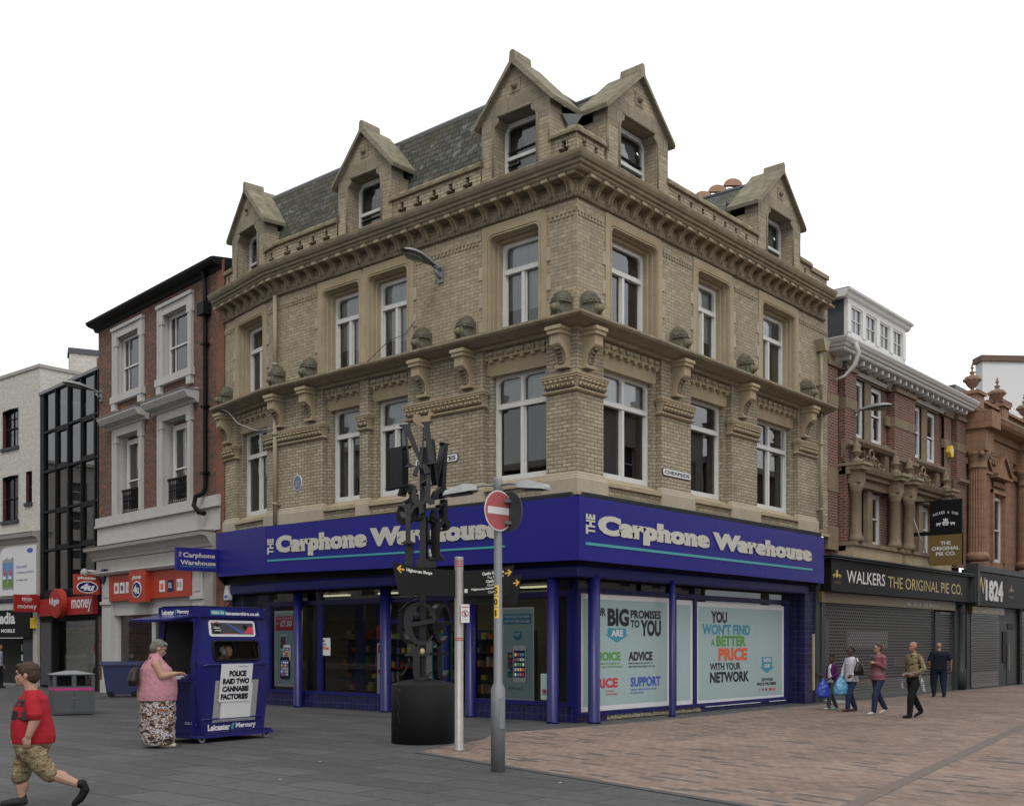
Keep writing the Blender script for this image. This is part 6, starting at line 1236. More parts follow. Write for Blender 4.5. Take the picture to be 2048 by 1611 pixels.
GL = {
 'M': [('p', [(.14, .04), (.17, .04), (.22, .93), (.14, .93)]), ('p', [(.14, .95), (.32, .95), (.56, .06), (.47, .06)]), ('p', [(.47, .06), (.53, .06), (.80, .95), (.75, .95)]), ('p', [(.72, .04), (.90, .04), (.90, .95), (.74, .95)])] + serif(.15, 0, .14) + serif(.81, 0, .17) + serif(.19, 1, .17, .06, -1) + serif(.84, 1, .17, .06, -1),
 'a': [('r', arc(.45, .66, .25, .28, pi * .95, pi * .1, 12) , [.16] + [.12] * 6 + [.16] * 3 + [.18] * 3), ('p', [(.62, .08), (.80, .0), (.82, .72), (.64, .72)]), ('r', arc(.40, .27, .24, .25, .55 * pi, 2.35 * pi, 18)[2:18], [.06, .08, .12, .16, .19, .2, .19, .17, .14, .11, .08, .07, .06, .06, .06, .05]), ('r', [(.40, .52), (.55, .56), (.68, .62)], [.08, .06, .05]), ('p', [(.80, .0), (.97, .04), (.97, .12), (.80, .16)])],
 'r': [('p', [(.24, .04), (.42, .04), (.42, .96), (.24, .88)])] + serif(.33, 0, .26) + [('p', [(.02, .93), (.42, 1.0), (.42, .88), (.24, .86)]), ('r', [(.42, .74), (.52, .90), (.66, .97), (.78, .92), (.82, .80), (.74, .74)], [.05, .10, .13, .15, .13, .05])],
 'k': [('p', [(.16, .04), (.32, .04), (.32, 1.0), (.16, .96)])] + serif(.24, 0, .2) + serif(.75, 0, .22) + [('p', [(.32, .40), (.72, .68), (.80, .68), (.36, .34)]), ('p', [(.42, .45), (.56, .52), (.86, .05), (.66, .05)])] + serif(.74, .66, .18, .05),
 'e': [('r', arc(.5, .5, .36, .44, .02 * pi, 1.78 * pi, 24), [.05, .09, .12, .12, .10, .08, .07, .09, .13, .17, .2, .21, .21, .2, .19, .17, .15, .13, .12, .10, .09, .07, .06, .05, .04]), ('p', [(.16, .52), (.84, .60), (.86, .50), (.18, .43)])],
 't': [('p', [(.34, .22), (.54, .14), (.54, .98), (.34, .86)]), ('r', [(.44, .22), (.46, .08), (.60, .02), (.78, .10), (.88, .24)], [.2, .18, .13, .08, .03]), ('p', [(.10, .66), (.84, .66), (.84, .74), (.10, .72)])],
 'I': [('p', [(.22, .04), (.80, .04), (.80, .96), (.22, .96)])] + serif(.5, 0, .5, .10) + serif(.5, 1, .5, .10, -1)}
def glyph(ch, f, u0, z0, w, h, d0, d1, tilt=0., name='letter'):
    b = MB(); c = (u0 + w / 2, z0 + h / 2)
    def tr(P_):
        out = []
        for x, z in P_: a, e = u0 + x * w - c[0], z0 + z * h - c[1]; out.append((c[0] + a * cos(tilt) - e * sin(tilt), c[1] + a * sin(tilt) + e * cos(tilt)))
        return out
    k = 0
    for g_ in GL[ch]:
        k += .0012
        if g_[0] == 'p': b.extr(f, tr(g_[1]), d0 + k, d1 - k, 'blackm')
        else: ribbon(b, f, tr(g_[1]), [q * (w + h) / 2 for q in g_[2]], d0 + k, d1 - k)
    return b.build(name, STC)
F4 = []
for k in range(4):
    a = A0 + .12 + k * pi / 2; n_ = (sin(a), -cos(a)); F4.append(Fr((sc[0] + n_[0] * .16, sc[1] + n_[1] * .16), (cos(a), sin(a))))
lay_ = [('M', 4.50, .72, .62), ('a', 3.92, .66, .46), ('r', 3.28, .66, .44), ('k', 2.45, .72, .46), ('e', 1.62, .72, .56), ('t', 1.05, .62, .56)]
def FQ(ang, off): a = A0 + ang; n_ = (sin(a), -cos(a)); return Fr((sc[0] + n_[0] * off, sc[1] + n_[1] * off), (cos(a), sin(a)))
f0, f1, f2, f3 = FQ(.10, .14), FQ(-.75, .10), FQ(.85, .12), FQ(-.25, -.16)
for f, ch, u, z, w, h, d0, d1, tl in (
    (f0, 'M', -.36, 4.56, .56, .70, .02, .13, .14), (f0, 'a', -.22, 3.92, .42, .68, .02, .13, 0), (f0, 'r', -.40, 3.28, .46, .66, .02, .13, 0), (f0, 'e', -.34, 1.60, .62, .74, .03, .15, .06), (f0, 't', -.36, 1.04, .56, .60, .02, .13, 0),
    (f1, 'I', -.72, 4.25, .56, .68, -.02, .12, 0), (f1, 'a', -.52, 3.66, .58, .64, -.05, .08, 0), (f1, 'e', -.42, 1.62, .5, .66, -.02, .1, .1),
    (f2, 'M', -.14, 4.22, .52, .78, .0, .12, -.06), (f2, 'a', .0, 3.60, .42, .62, .0, .12, 0), (f2, 'r', -.06, 3.02, .52, .70, .0, .12, 0), (f2, 'e', -.02, 1.62, .50, .70, .0, .12, -.1), (f2, 't', -.06, 1.04, .5, .62, .0, .12, 0),
    (f3, 'k', -.10, 3.05, .42, .72, -.1, .02, 0)):
    glyph(ch, f, u, z, w, h, d0, d1, tilt=tl)
b = MB(); b.box(Fr(sc, RC), -.05, .05, -.05, .05, 1.0, 4.9, 'blackm'); b.box(Fr(sc, RC), -.10, .22, -.10, .10, 2.90, 3.04, 'blackm'); b.box(Fr(sc, RC), -.30, -.16, -.06, .06, 2.4, 3.3, 'blackm')
b.build('post', STC)
fs = Fr(sc, RC); b = MB(); M['birdm'] = plain('weathercock', (.25, .17, .10), .5, .3)
b.extr(fs, [(-.10, 5.28), (.02, 5.22), (.10, 5.30), (.13, 5.42), (.18, 5.47), (.10, 5.50), (.07, 5.42), (.0, 5.38), (-.06, 5.44), (-.14, 5.46), (-.17, 5.40), (-.16, 5.33)], -.02, .02, 'birdm'); b.tube([fs.p(0, 0, 4.9), fs.p(0, 0, 5.25)], .01, 'blackm', 6); b.build('weathercock', STC)
b = MB(); b.ell(fs.p(.0, .22, 1.50), (.055, .055, .075), plain('gilt_apple', (.42, .33, .17), .35, .1, metal=.3), 12); b.build('gilt_apple', STC)
b = MB(); b.box(fs, -.14, -.06, .20, .205, 1.18, 1.42, 'mint'); b.box(fs, -.13, -.07, .205, .207, 1.22, 1.3, 'inkblue'); b.build('flyer', STC)
b = MB(); b.tube([fs.p(-.42, -.05, 2.16), fs.p(-.25, 0, 2.32), fs.p(-.05, .02, 2.40)], .012, 'blackm', 5); b.tube([fs.p(-.35 + .02 * sin(i * 1.2), .5, .9 - .045 * i) for i in range(14)], .008, 'blackm', 5); b.tube([fs.p(x, .22, z) for x, z in ((-.38, 1.1), (-.3, 1.14), (-.2, 1.3), (-.22, 1.5))], .02, 'blackm', 6); b.build('ironwork', STC)
b = MB(); q = fs.p(.15, .0, 3.06); b.ell((q[0], q[1], q[2] + .04), (.07, .04, .05), 'lampgrey', 8); b.ell((q[0] - .03, q[1] + .02, q[2] + .12), (.028, .028, .035), 'lampgrey', 8); b.tube([(q[0] - .02, q[1] + .01, q[2] + .05), (q[0] - .03, q[1] + .02, q[2] + .12)], .03, 'lampgrey', 6); b.add([(q[0] + .03, q[1] - .03, q[2] + .03), (q[0] + .05, q[1] - .01, q[2] + .03), (q[0] + .13, q[1] - .09, q[2] - .01)], [(0, 1, 2)], 'lampgrey'); tag(b.build('pigeon'), 'pale grey pigeon perched on a ledge of the black letter sculpture', 'pigeon')
# litter bin
lb = at(143, 25.4); fb_ = Fr(lb, (cos(A0 + .55), sin(A0 + .55))); LBT = thing('litter_bin', 'dark grey litter bin with pitched lid and a magenta stripe', 'litter bin', (*lb, 0))
b = MB(); w, dp = .45, .33
M['bing'] = plain('bin_grey', (.062, .066, .072), .45, .12); M['binlid'] = plain('bin_lid', (.20, .21, .22), .35, .1)
b.box(fb_, -w, w, -dp, dp, .02, .66, 'bing')
for u in (-w, w - .07): 
    for d in (-dp, dp - .07): b.box(fb_, u, u + .07, d, d + .07, .66, .90, 'bing')
b.box(fb_, -.05, .05, dp - .03, dp, .66, .9, 'bing'); b.box(fb_, -w, w, -dp, dp, .90, .93, 'bing'); b.box(fb_, -w + .02, w - .02, -dp + .02, dp - .02, .60, .67, 'black'); b.box(fb_, -.3, .3, -.05, .05, .66, .9, 'black'); b.build('body', LBT)
b = MB(); V = [fb_.p(u, d, .93) for u, d in ((-w - .03, -dp - .03), (w + .03, -dp - .03), (w + .03, dp + .03), (-w - .03, dp + .03))] + [fb_.p(u, d, 1.01) for u, d in ((-.12, -.08), (.12, -.08), (.12, .08), (-.12, .08))]; b.add(V, [(0, 1, 2, 3), (4, 5, 6, 7)] + [(i, (i + 1) % 4, 4 + (i + 1) % 4, 4 + i) for i in range(4)], 'binlid'); b.build('lid', LBT)
b = MB(); b.box(fb_, -w + .02, w - .02, dp, dp + .004, .56, .62, 'pink'); b.box(fb_, -w - .004, -w, -dp + .02, dp - .02, .56, .62, 'pink'); b.build('stripe', LBT)
b = MB(); b.box(fb_, -w + .02, -.01, dp, dp + .012, .06, .54, 'bing'); b.box(fb_, .01, w - .02, dp, dp + .012, .06, .54, 'bing'); b.box(fb_, -.03, .03, dp + .012, dp + .02, .38, .40, 'steel'); b.build('door', LBT)
# wheelie bin
wb = at(236, 33.6); fw_ = Fr(wb, (cos(A0 + .25), sin(A0 + .25))); WBT = thing('wheelie_bin', 'blue four wheeled refuse bin beside the white pilaster of the phone shop', 'refuse bin', (*wb, 0))
b = MB(); M['binblue'] = plain('bin_blue', (.018, .026, .085), .4, .1)
def frust(b, f, x0, x1, d0, d1, z0, X0, X1, D0, D1, z1, m): V = [f.p(u, d, z0) for u, d in ((x0, d0), (x1, d0), (x1, d1), (x0, d1))] + [f.p(u, d, z1) for u, d in ((X0, D0), (X1, D0), (X1, D1), (X0, D1))]; b.add(V, [(0, 1, 2, 3), (4, 5, 6, 7)] + [(i, (i + 1) % 4, 4 + (i + 1) % 4, 4 + i) for i in range(4)], m)
frust(b, fw_, -.30, .62, -.3, .3, .08, -.42, .74, -.38, .38, 1.0, 'binblue'); b.box(fw_, -.46, .78, -.42, .42, .96, 1.0, 'binblue'); b.build('body', WBT)
b = MB(); V = []
for k in range(7): t = pi * k / 6; V += [fw_.p(-.50, .44 * cos(t), 1.0 + .09 * sin(t)), fw_.p(.80, .44 * cos(t), 1.0 + .09 * sin(t))]
b.add(V, [(2 * k, 2 * k + 1, 2 * k + 3, 2 * k + 2) for k in range(6)] + [tuple(range(0, 14, 2)), tuple(range(1, 14, 2))], 'binblue'); b.build('lid', WBT)
for u in (-.18, .5):
    for d in (-.2, .3): q = MB(); c = fw_.p(u, d, .09); q.tube([fw_.p(u, d - .03, .09), fw_.p(u, d + .03, .09)], .09, 'black', 14); q.build('wheel', WBT)
# newspaper kiosk
KF = Fr((CAM[0] - 5.19 * RC[0] + 17.94 * FW.x, CAM[1] - 5.19 * RC[1] + 17.94 * FW.y), (.56 * RC[0] + .83 * FW.x, .56 * RC[1] + .83 * FW.y)); KS = Fr(KF.p(0, -.88)[:2], (KF.n[0], KF.n[1])); KW = 1.51; KD = .88
# KS: serving side, u from back (0) to the near corner (KD)
KT = thing('newspaper_kiosk', 'blue wheeled newspaper kiosk with a white headline sheet and a hatch on its left side', 'kiosk', (*KF.p(.84, -.46)[:2], 0))
M['kblue'] = plain('kiosk_blue', (.016, .018, .125), .22, .12, sc=2)
def krect(z):
    if z < .2: e = -.06
    elif z < 1.3: e = -.06 + .14 * (z - .2) / 1.1
    else: e = .08 - .13 * (z - 1.3) / .95
    return e
def ring(z, ex=0.): e = krect(z) + ex; return [(-e, e), (KW + e * .9, e), (KW + e * .9, -KD - e), (-e, -KD - e)]
b = MB(); zs = [.12, .2, .7, 1.25, 1.35, 1.8, 2.05, 2.22]
rings = [ring(z) for z in zs]
# near (front) face with window, plus right and rear faces
for i in range(len(zs) - 1):
    r0, r1 = rings[i], rings[i + 1]
    for j in (1, 2): b.quad(KF.p(*r0[j], zs[i]), KF.p(*r0[(j + 1) % 4], zs[i]), KF.p(*r1[(j + 1) % 4], zs[i + 1]), KF.p(*r1[j], zs[i + 1]), 'kblue')
class KFace(Fr):   # follows the bulge of the long face
    def p(s, u, d=0., z=0.): e = krect(z); return KF.p(u * .90, e + d, z)
kf = KFace((0, 0), (1, 0))
class KSide(Fr):
    def p(s, u, d=0., z=0.): e = krect(z); return KF.p(-e - d, -KD + u, z)
ks = KSide((0, 0), (1, 0))
b.wall(kf, -.05, 1.73, .12, 2.22, [(.36, 1.47, 1.36, 1.68)] + [(0, 0, z, z) for z in (.2, .7, 1.3)], 0, 'kblue', th=.05)
b.wall(ks, -.04, .97, .12, 2.22, [(.10, .84, 1.14, 2.02)] + [(0, 0, z, z) for z in (.2, .7, 1.3)], 0, 'kblue', th=.05)
b.add([KF.p(*q, 2.22) for q in rings[-1]], [(0, 1, 2, 3)], 'kblue'); b.box(KF, -.05, KW + .12, -KD - .05, .08, .08, .13, 'kblue'); b.box(KF, .0, KW + .12, -KD, .05, .13, .16, 'navy')
b.sweep([KF.p(-.02, -KD)[:2], KF.p(-.02, 0)[:2], KF.p(KW, 0)[:2]], [(-.05, 2.06), (.03, 2.08), (.03, 2.24), (-.1, 2.27)], 'kblue'); b.add([KF.p(-.05, .0, 2.26), KF.p(KW, .0, 2.26), KF.p(KW, -KD, 2.26), KF.p(-.05, -KD, 2.26)], [(0, 1, 2, 3)], 'kblue')
for z in (.36, 1.27): b.tube([kf.p(.1, .005, z), kf.p(.2, .012, z + .02), kf.p(1.5, .012, z + .02), kf.p(1.6, .005, z)], .014, 'kblue', 6)
b.tube([kf.p(.36, .0, 1.76), kf.p(.4, .0, 2.05), kf.p(1.45, .0, 2.05), kf.p(1.5, .0, 1.76)], .012, 'kblue', 6)
b.quad(KF.p(0, -.05, .9), KF.p(KW, -.05, .9), KF.p(KW, -KD + .05, .9), KF.p(0, -KD + .05, .9), 'navy')
b.build('cabin', KT)
b = MB(); L1 = [(.36, 1.36), (1.47, 1.36), (1.47, 1.68), (.36, 1.68)]
rr = .07; P_ = []
for cx_, cz_, a0 in ((1.47 - rr, 1.68 - rr, 0), (.36 + rr, 1.68 - rr, pi / 2), (.36 + rr, 1.36 + rr, pi), (1.47 - rr, 1.36 + rr, 1.5 * pi)): P_ += [(cx_ + rr * cos(a0 + k * pi / 8), cz_ + rr * sin(a0 + k * pi / 8)) for k in range(5)]
b.tube([kf.p(u, .006, z) for u, z in P_ + P_[:1]], .022, 'black', 6); o = b.build('window_seal', KT); MB().add([kf.p(u, -.012, z) for u, z in P_], [tuple(range(len(P_)))], 'shopglass').build('pane', o, recalc=False)
b = MB(); b.box(KS, -.35, .96, .06, .10, 2.0, 2.05, 'kblue'); b.build('awning', KT)     # raised flap
b = MB(); b.add([KF.p(-.05, -KD, 2.08), KF.p(-.05, 0.02, 2.08), KF.p(-.62, .02, 2.0), KF.p(-.62, -KD, 2.0), KF.p(-.05, -KD, 2.12), KF.p(-.05, 0.02, 2.12), KF.p(-.62, .02, 2.03), KF.p(-.62, -KD, 2.03)], [(0, 1, 2, 3), (4, 5, 6, 7), (0, 1, 5, 4), (1, 2, 6, 5), (2, 3, 7, 6), (3, 0, 4, 7)], 'kblue'); b.build('awning', KT)
b = MB(); b.box(KF, -.30, .10, -KD + .08, -.04, 1.02, 1.06, 'navy')
for k in range(7): b.box(KF, -.26 + .02 * k, .02 + .02 * k, -.8 + .1 * k, -.72 + .1 * k, 1.06, 1.09 + .01 * (k % 3), random.choice(['paper', 'lightgrey', 'dgrey']))
b.build('counter', KT)
b = MB(); b.box(kf, .42, .42 + 1.05, .0, .01, .32, 1.02, 'lampgrey'); b.build('notice_frame', KT)
o = None
b = MB(); b.box(kf, .54, 1.36, .008, .02, .34, 1.0, 'lampgrey'); b.box(kf, .58, 1.32, .02, .024, .38, .96, 'paper'); o = b.build('notice_board', KT)
o = MB().box(kf, .50, 1.27, .030, .036, .66, 1.30, 'paper').build('headline_sheet', KT); b = MB()
for s_, u0, u1, z in (('POLICE', .70, 1.12, 1.085), ('RAID TWO', .56, 1.21, .955), ('CANNABIS', .56, 1.21, .825), ('FACTORIES', .54, 1.21, .695)): b.text(kf, s_, u0, u1, z, z + .10, .038, 'ink', .075)
b.text(kf, 'MONDAY', .93, 1.15, 1.245, 1.26, .038, 'ink', .03); b.build('lettering', o)
o = MB().extr(kf, [(.30, 1.79), (.34, 1.76), (1.38, 1.76), (1.42, 1.79), (1.42, 2.0), (1.38, 2.03), (.34, 2.03), (.30, 2.0)], .0, .012, 'paper').build('advert_panel', KT); b = MB()
b.box(kf, .35, 1.37, .012, .016, 1.80, 1.99, 'dgrey'); b.extr(kf, [(.48 + .1 * cos(a), 1.89 + .085 * sin(a)) for a in [i * pi / 9 for i in range(18)]], .016, .019, 'black'); b.text(kf, 'Classic', .40, .56, 1.89, 1.93, .021, 'paper', .02, .3); b.text(kf, 'comedy', .42, .58, 1.84, 1.88, .021, 'paper', .02, .3)
b.extr(kf, [(.72, 1.98), (.76, 1.98), (1.10, 1.84), (1.2, 1.81), (1.05, 1.81)], .016, .02, 'inkroyal'); b.extr(kf, [(1.12, 1.81), (1.36, 1.81), (1.36, 1.93), (1.25, 1.92)], .016, .021, 'inkcrim'); b.ell(kf.p(1.16, .018, 1.92), (.05, .01, .05), 'black', 8); b.box(kf, .62, .98, .016, .019, 1.805, 1.815, 'inkcrim'); b.ell(kf.p(.48, .02, 1.99), (.04, .01, .02), 'inkcrim', 6); b.build('lettering', o)
b = MB()
def masthead(f, u0, u1, z0, z1, d): w = u1 - u0; b.text(f, 'Leicester', u0, u0 + w * .46, z0, z1, d, 'paper', .05, -.1); b.text(f, 'Mercury', u0 + w * .57, u1, z0, z1, d, 'paper', .05, -.1); b.extr(f, [(u0 + w * .48, z0), (u0 + w * .53, z0 + .01), (u0 + w * .55, z1), (u0 + w * .49, z1)], d - .003, d, 'inkblue')
masthead(kf, .32, 1.50, .18, .29, .006); ftp = Fr(KF.p(0, .032)[:2], KF.u)
b.box(ftp, .28, .58, .002, .006, 2.12, 2.20, 'inkblue'); b.text(ftp, 'this is', .30, .56, 2.135, 2.185, .008, 'paper', .03); b.text(ftp, 'leicestershire.co.uk', .60, 1.36, 2.12, 2.18, .006, 'paper', .04)
fts = Fr(KF.p(-.055, -KD)[:2], (KF.n[0], KF.n[1])); masthead(fts, .10, .78, 2.12, 2.20, .004)
b.text(ks, '.co.uk', .55, .85, .30, .36, .006, 'paper', .02); b.build('lettering', KT)
for u, d in ((.12, .0), (KW + .02, .0), (.12, -.85), (KW, -.85)):
    q = MB(); q.tube([KF.p(u, d - .02, .065), KF.p(u, d + .02, .065)], .062, 'lampgrey', 16); q.tube([KF.p(u, d - .024, .065), KF.p(u, d + .024, .065)], .035, 'dgrey', 12); q.box(KF, u - .05, u + .02, d - .035, d + .035, .09, .13, 'steel'); q.build('castor', KT)
b = MB(); b.tube([KF.p(KW + .07, -.2, 1.2), KF.p(KW + .15, -.2, 1.22), KF.p(KW + .15, -.2, 1.46), KF.p(KW + .07, -.2, 1.48)], .014, 'steel', 8); b.build('handle', KT)
b = MB(); b.rect(KF, 0, KW, .9, 2.2, -KD + .1, 'room'); b.quad(KF.p(KW - .02, -.05, .9), KF.p(KW - .02, -KD, .9), KF.p(KW - .02, -KD, 2.1), KF.p(KW - .02, -.05, 2.1), 'room'); b.quad(KF.p(0, -.06, 2.1), KF.p(KW, -.06, 2.1), KF.p(KW, -KD, 2.1), KF.p(0, -KD, 2.1), 'room'); b.build('interior', KT)
# leaning board behind the kiosk
b = MB(); q = KF.p(KW + .12, -.5); b.tube([(q[0], q[1], .02), (q[0] + .0, q[1] + .1, .55)], .02, 'paper', 6); b.tube([(q[0] + .14, q[1] - .05, .02), (q[0] + .02, q[1] + .1, .55)], .02, 'paper', 6); tag(b.build('folding_stand'), 'white folding stand legs showing behind the right end of the blue kiosk', 'stand')
# flattened cardboard by the tiled pier
b = MB(); b.add([(10.3, -.75, .02), (11.3, -.9, .02), (11.5, -.55, .06), (10.6, -.35, .10)], [(0, 1, 2, 3)], 'lampgrey'); tag(b.build('cardboard_sheet'), 'flat pale grey sheet lying on the paving by the blue tiled pier', 'litter')
# litter
for x, y, lab in ((*at(560, 13.2), 'tiny white scrap of litter on the dark slabs in front of the drum'), (*at(1120, 12.9), 'tiny white scrap of litter on the pink blocks right of the lamp post'), (*at(640, 15.2), 'tiny white scrap of litter on the dark slabs left of the drum')):
    b = MB(); b.add([(x + .03 * cos(k * 1.57), y + .018 * sin(k * 1.57), .008) for k in range(4)], [(0, 1, 2, 3)], 'paper'); tag(b.build('litter_scrap'), lab, 'litter')
# ------------------------------------------------------------------ people
def fixmat(name, c, rough=.85, var=.15, sc=30): return plain(name, c, rough, var, sc=sc, spec=.25)
def camo(name, cols, sc=7, rough=.9, streak=(1, 1, 1)):
    s = NT(name); p = s.pos(streak); n = s.noise(p, sc, 3, .6); st = [(0, cols[0])]
    k = len(cols); pos = [.0, .42, .50, .57, .64][:k]
    r = s.n('ShaderNodeValToRGB'); r.color_ramp.interpolation = 'CONSTANT'; e = r.color_ramp.elements
    while len(e) < k: e.new(.5)
    for i, c in enumerate(cols): e[i].position = pos[i]; e[i].color = c + (1,)
    s.l(n, r.inputs[0]); return s.fin(r.outputs[0], rough, spec=.2)
M['skin'] = fixmat('fair_skin', (.36, .21, .15), .55, .06); M['skin2'] = fixmat('tanned_skin', (.31, .165, .11), .55, .06); M['skind'] = fixmat('dark_skin', (.075, .040, .026), .5, .1)
M['eyew'] = plain('eye_dark', (.03, .022, .018), .3, .1); M['lip'] = plain('lip', (.32, .12, .10), .5, .1)
class PB_:
    """blob builder in person space: x right, y forward, z up"""
    def __init__(s): s.b = MB()
    def e(s, c, r, rot=None): s.b.ell(c, r, 'skin', 14, rot); return s
    def t(s, pts, rs):
        for i in range(len(pts) - 1):
            a, c = Vector(pts[i]), Vector(pts[i + 1]); n = max(2, int((c - a).length / (.30 * max(.016, min(rs[i], rs[i + 1])))))
            n = min(n, 30)
            for k in range(n + 1): t = k / n; r = rs[i] + (rs[i + 1] - rs[i]) * t; s.b.ell(a.lerp(c, t), r, 'skin', 8)
        return s
    def loft(s, secs, n=20):   # (z, cx, cy, rx, ry)
        V = [(cx + rx * cos(2 * pi * k / n), cy + ry * sin(2 * pi * k / n), z) for z, cx, cy, rx, ry in secs for k in range(n)]
        s.b.add(V, [(i * n + k, i * n + (k + 1) % n, (i + 1) * n + (k + 1) % n, (i + 1) * n + k) for i in range(len(secs) - 1) for k in range(n)] + [tuple(range(n)), tuple(range(len(V) - n, len(V)))], 'skin'); return s
    def mesh(s, name, m, parent, vox=.012, sm=2, disp=None):
        me = bpy.data.meshes.new('tmp'); me.from_pydata(s.b.v, [], s.b.f); bm = bmesh.new(); bm.from_mesh(me); bmesh.ops.recalc_face_normals(bm, faces=bm.faces); bm.to_mesh(me); bm.free()
        o = bpy.data.objects.new('tmp', me); COL.objects.link(o)
        r = o.modifiers.new('r', 'REMESH'); r.mode = 'VOXEL'; r.voxel_size = vox
        q = o.modifiers.new('s', 'SMOOTH'); q.iterations = sm; q.factor = .5
        if disp:
            tx = bpy.data.textures.new('cl', 'CLOUDS'); tx.noise_scale = disp[1]; dm = o.modifiers.new('d', 'DISPLACE'); dm.texture = tx; dm.strength = disp[0]; dm.mid_level = .5
        dg = bpy.context.evaluated_depsgraph_get(); me2 = bpy.data.meshes.new_from_object(o.evaluated_get(dg)); bpy.data.objects.remove(o)
        me2.name = name; me2.materials.clear(); me2.materials.append(M[m] if isinstance(m, str) else m)
        me2.polygons.foreach_set('use_smooth', [True] * len(me2.polygons)); me2.polygons.foreach_set('material_index', [0] * len(me2.polygons))
        ob = bpy.data.objects.new(name, me2); COL.objects.link(ob); ob.parent = parent; ROOT[ob.name] = (0, 0, 0); return ob
def head(b, c, s=1., yaw=0., pitch=0., fem=False):
    """c: centre of the skull; returns transform for features"""
    R_ = Matrix.Rotation(yaw, 3, 'Z') @ Matrix.Rotation(pitch, 3, 'X'); C_ = Vector(c)
    T = lambda x, y, z: C_ + R_ @ Vector((x * s, y * s, z * s))
    rt = R_
    b.e(T(0, -.012, .02), (.076 * s, .094 * s, .092 * s), rt); b.e(T(0, .020, -.035), (.060 * s, .070 * s, .075 * s), rt); b.e(T(0, .052, -.085), (.034 * s, .030 * s, .026 * s), rt)   # cranium, face, chin
    b.e(T(0, .073, .028), (.050 * s, .022 * s, .020 * s), rt)                      # brow
    b.e(T(.032, .060, -.022), (.024 * s, .022 * s, .022 * s), rt); b.e(T(-.032, .060, -.022), (.024 * s, .022 * s, .022 * s), rt)
    for k in range(5): b.e(T(0, .080 + .0048 * k, .008 - .011 * k), (.009 * s + .0012 * k, .011 * s, .011 * s), rt)  # nose
    b.e(T(0, .088, -.062), (.022 * s, .012 * s, .009 * s), rt); b.e(T(0, .086, -.074), (.019 * s, .011 * s, .008 * s), rt)
    for sx in (-1, 1): b.e(T(sx * .077, -.008, -.012), (.010 * s, .020 * s, .030 * s), rt)
    return T, rt
def face(T, rt, par, s=1., glasses=False):
    b = MB()
    for sx in (-1, 1): b.ell(T(sx * .031, .0785, .004), (.011 * s, .006 * s, .0065 * s), 'eyew', 8, rt); b.ell(T(sx * .032, .0845, .024), (.017 * s, .006 * s, .0035 * s), 'eyew', 8, rt)
    b.ell(T(0, .0935, -.068), (.018 * s, .004 * s, .0040 * s), 'lip', 8, rt); b.build('facial_features', par, world=False)
    if glasses:
        b = MB()
        for sx in (-1, 1): b.tube([T(sx * .033 + .020 * cos(a), .097, .0 + .015 * sin(a)) for a in [i * pi / 6 for i in range(13)]], .0022, 'ink', 5); b.tube([T(sx * .054, .095, .003), T(sx * .078, .0, .005)], .0022, 'ink', 5)
        b.tube([T(-.012, .1, .002), T(.012, .1, .002)], .0022, 'ink', 5); b.build('glasses', par, world=False)
def hand(b, w, d, side, s=1., curl=.5, palm=None):
    """w wrist, d direction of the hand, side: vector across the palm towards the thumb"""
    w = Vector(w); d = Vector(d).normalized(); a = Vector(side); a = (a - d * a.dot(d)).normalized(); n = d.cross(a).normalized()
    if palm is not None and n.dot(Vector(palm)) < 0: n = -n
    for k in range(4): b.t([w, w + d * .045 * s + a * (.024 - .016 * k) * s, w + d * .082 * s + a * (.030 - .020 * k) * s], [.020 * s, .015 * s, .0115 * s])
    for k, L_ in enumerate((.066, .076, .070, .054)):
        p0 = w + d * .082 * s + a * (.030 - .020 * k) * s; p = p0; ang = .25
        q = [p0]
        for j, f_ in enumerate((.45, .32, .23)):
            ang += curl * (.55 + .35 * j) * .8; dd = d * cos(ang) + n * sin(ang); p = p + dd * L_ * f_ * s; q.append(p)
        b.t(q, [.0098 * s, .0092 * s, .0085 * s, .0075 * s])
    t0 = w + d * .022 * s + a * .024 * s; t1 = t0 + (d * .6 + a * .65 + n * .35).normalized() * .034 * s; t2 = t1 + (d * .85 + a * .25 + n * .5).normalized() * .028 * s; t3 = t2 + (d * .9 + n * .5).normalized() * .022 * s
    b.t([t0, t1, t2, t3], [.014 * s, .0115 * s, .0105 * s, .009 * s])
def person(lab, px, dist, heading, z=0., group=None):
    x, y = at(px, dist); return thing('person', lab, 'person', (x, y, z), atan2(-heading[0], heading[1]), group)
HL = (-RC[0], -RC[1]); HRt = RC; HF = (FW.x, FW.y)
def rotv(v, a): return (v[0] * cos(a) - v[1] * sin(a), v[0] * sin(a) + v[1] * cos(a))
def shoe(name, T0, toe, m, par, L_=.26, h=.075, sole='paper', r=.042):
    a = Vector(T0); d = Vector(toe) - a; d.normalize(); b = PB_(); b.t([a - d * .05, a + d * (L_ * .35), a + d * (L_ * .62)], [r, r * .95, r * .8]); b.e(a + Vector((0, 0, .03)) - d * .02, (r, r, r * 1.1)); return b.mesh(name, m, par, .010, 2)
# ---- boy in red T-shirt, striding to the left
P = person('boy in a red T-shirt and camouflage shorts striding left across the grey paving', 66, 11.0, rotv(HL, .28))
# local x = his right = away from the camera ; near side is x<0
b = PB_(); T, rt = head(b, (0, .06, 1.335), 1.06, -.12, -.04)
b.t([(0, .01, 1.14), (0, .03, 1.22), (0, .05, 1.28)], [.070, .066, .066])
b.loft([(.60, 0, 0, .13, .12), (.8, 0, .01, .15, .16), (1.0, 0, 0, .15, .14), (1.09, 0, -.01, .13, .09), (1.14, 0, 0, .07, .06)])
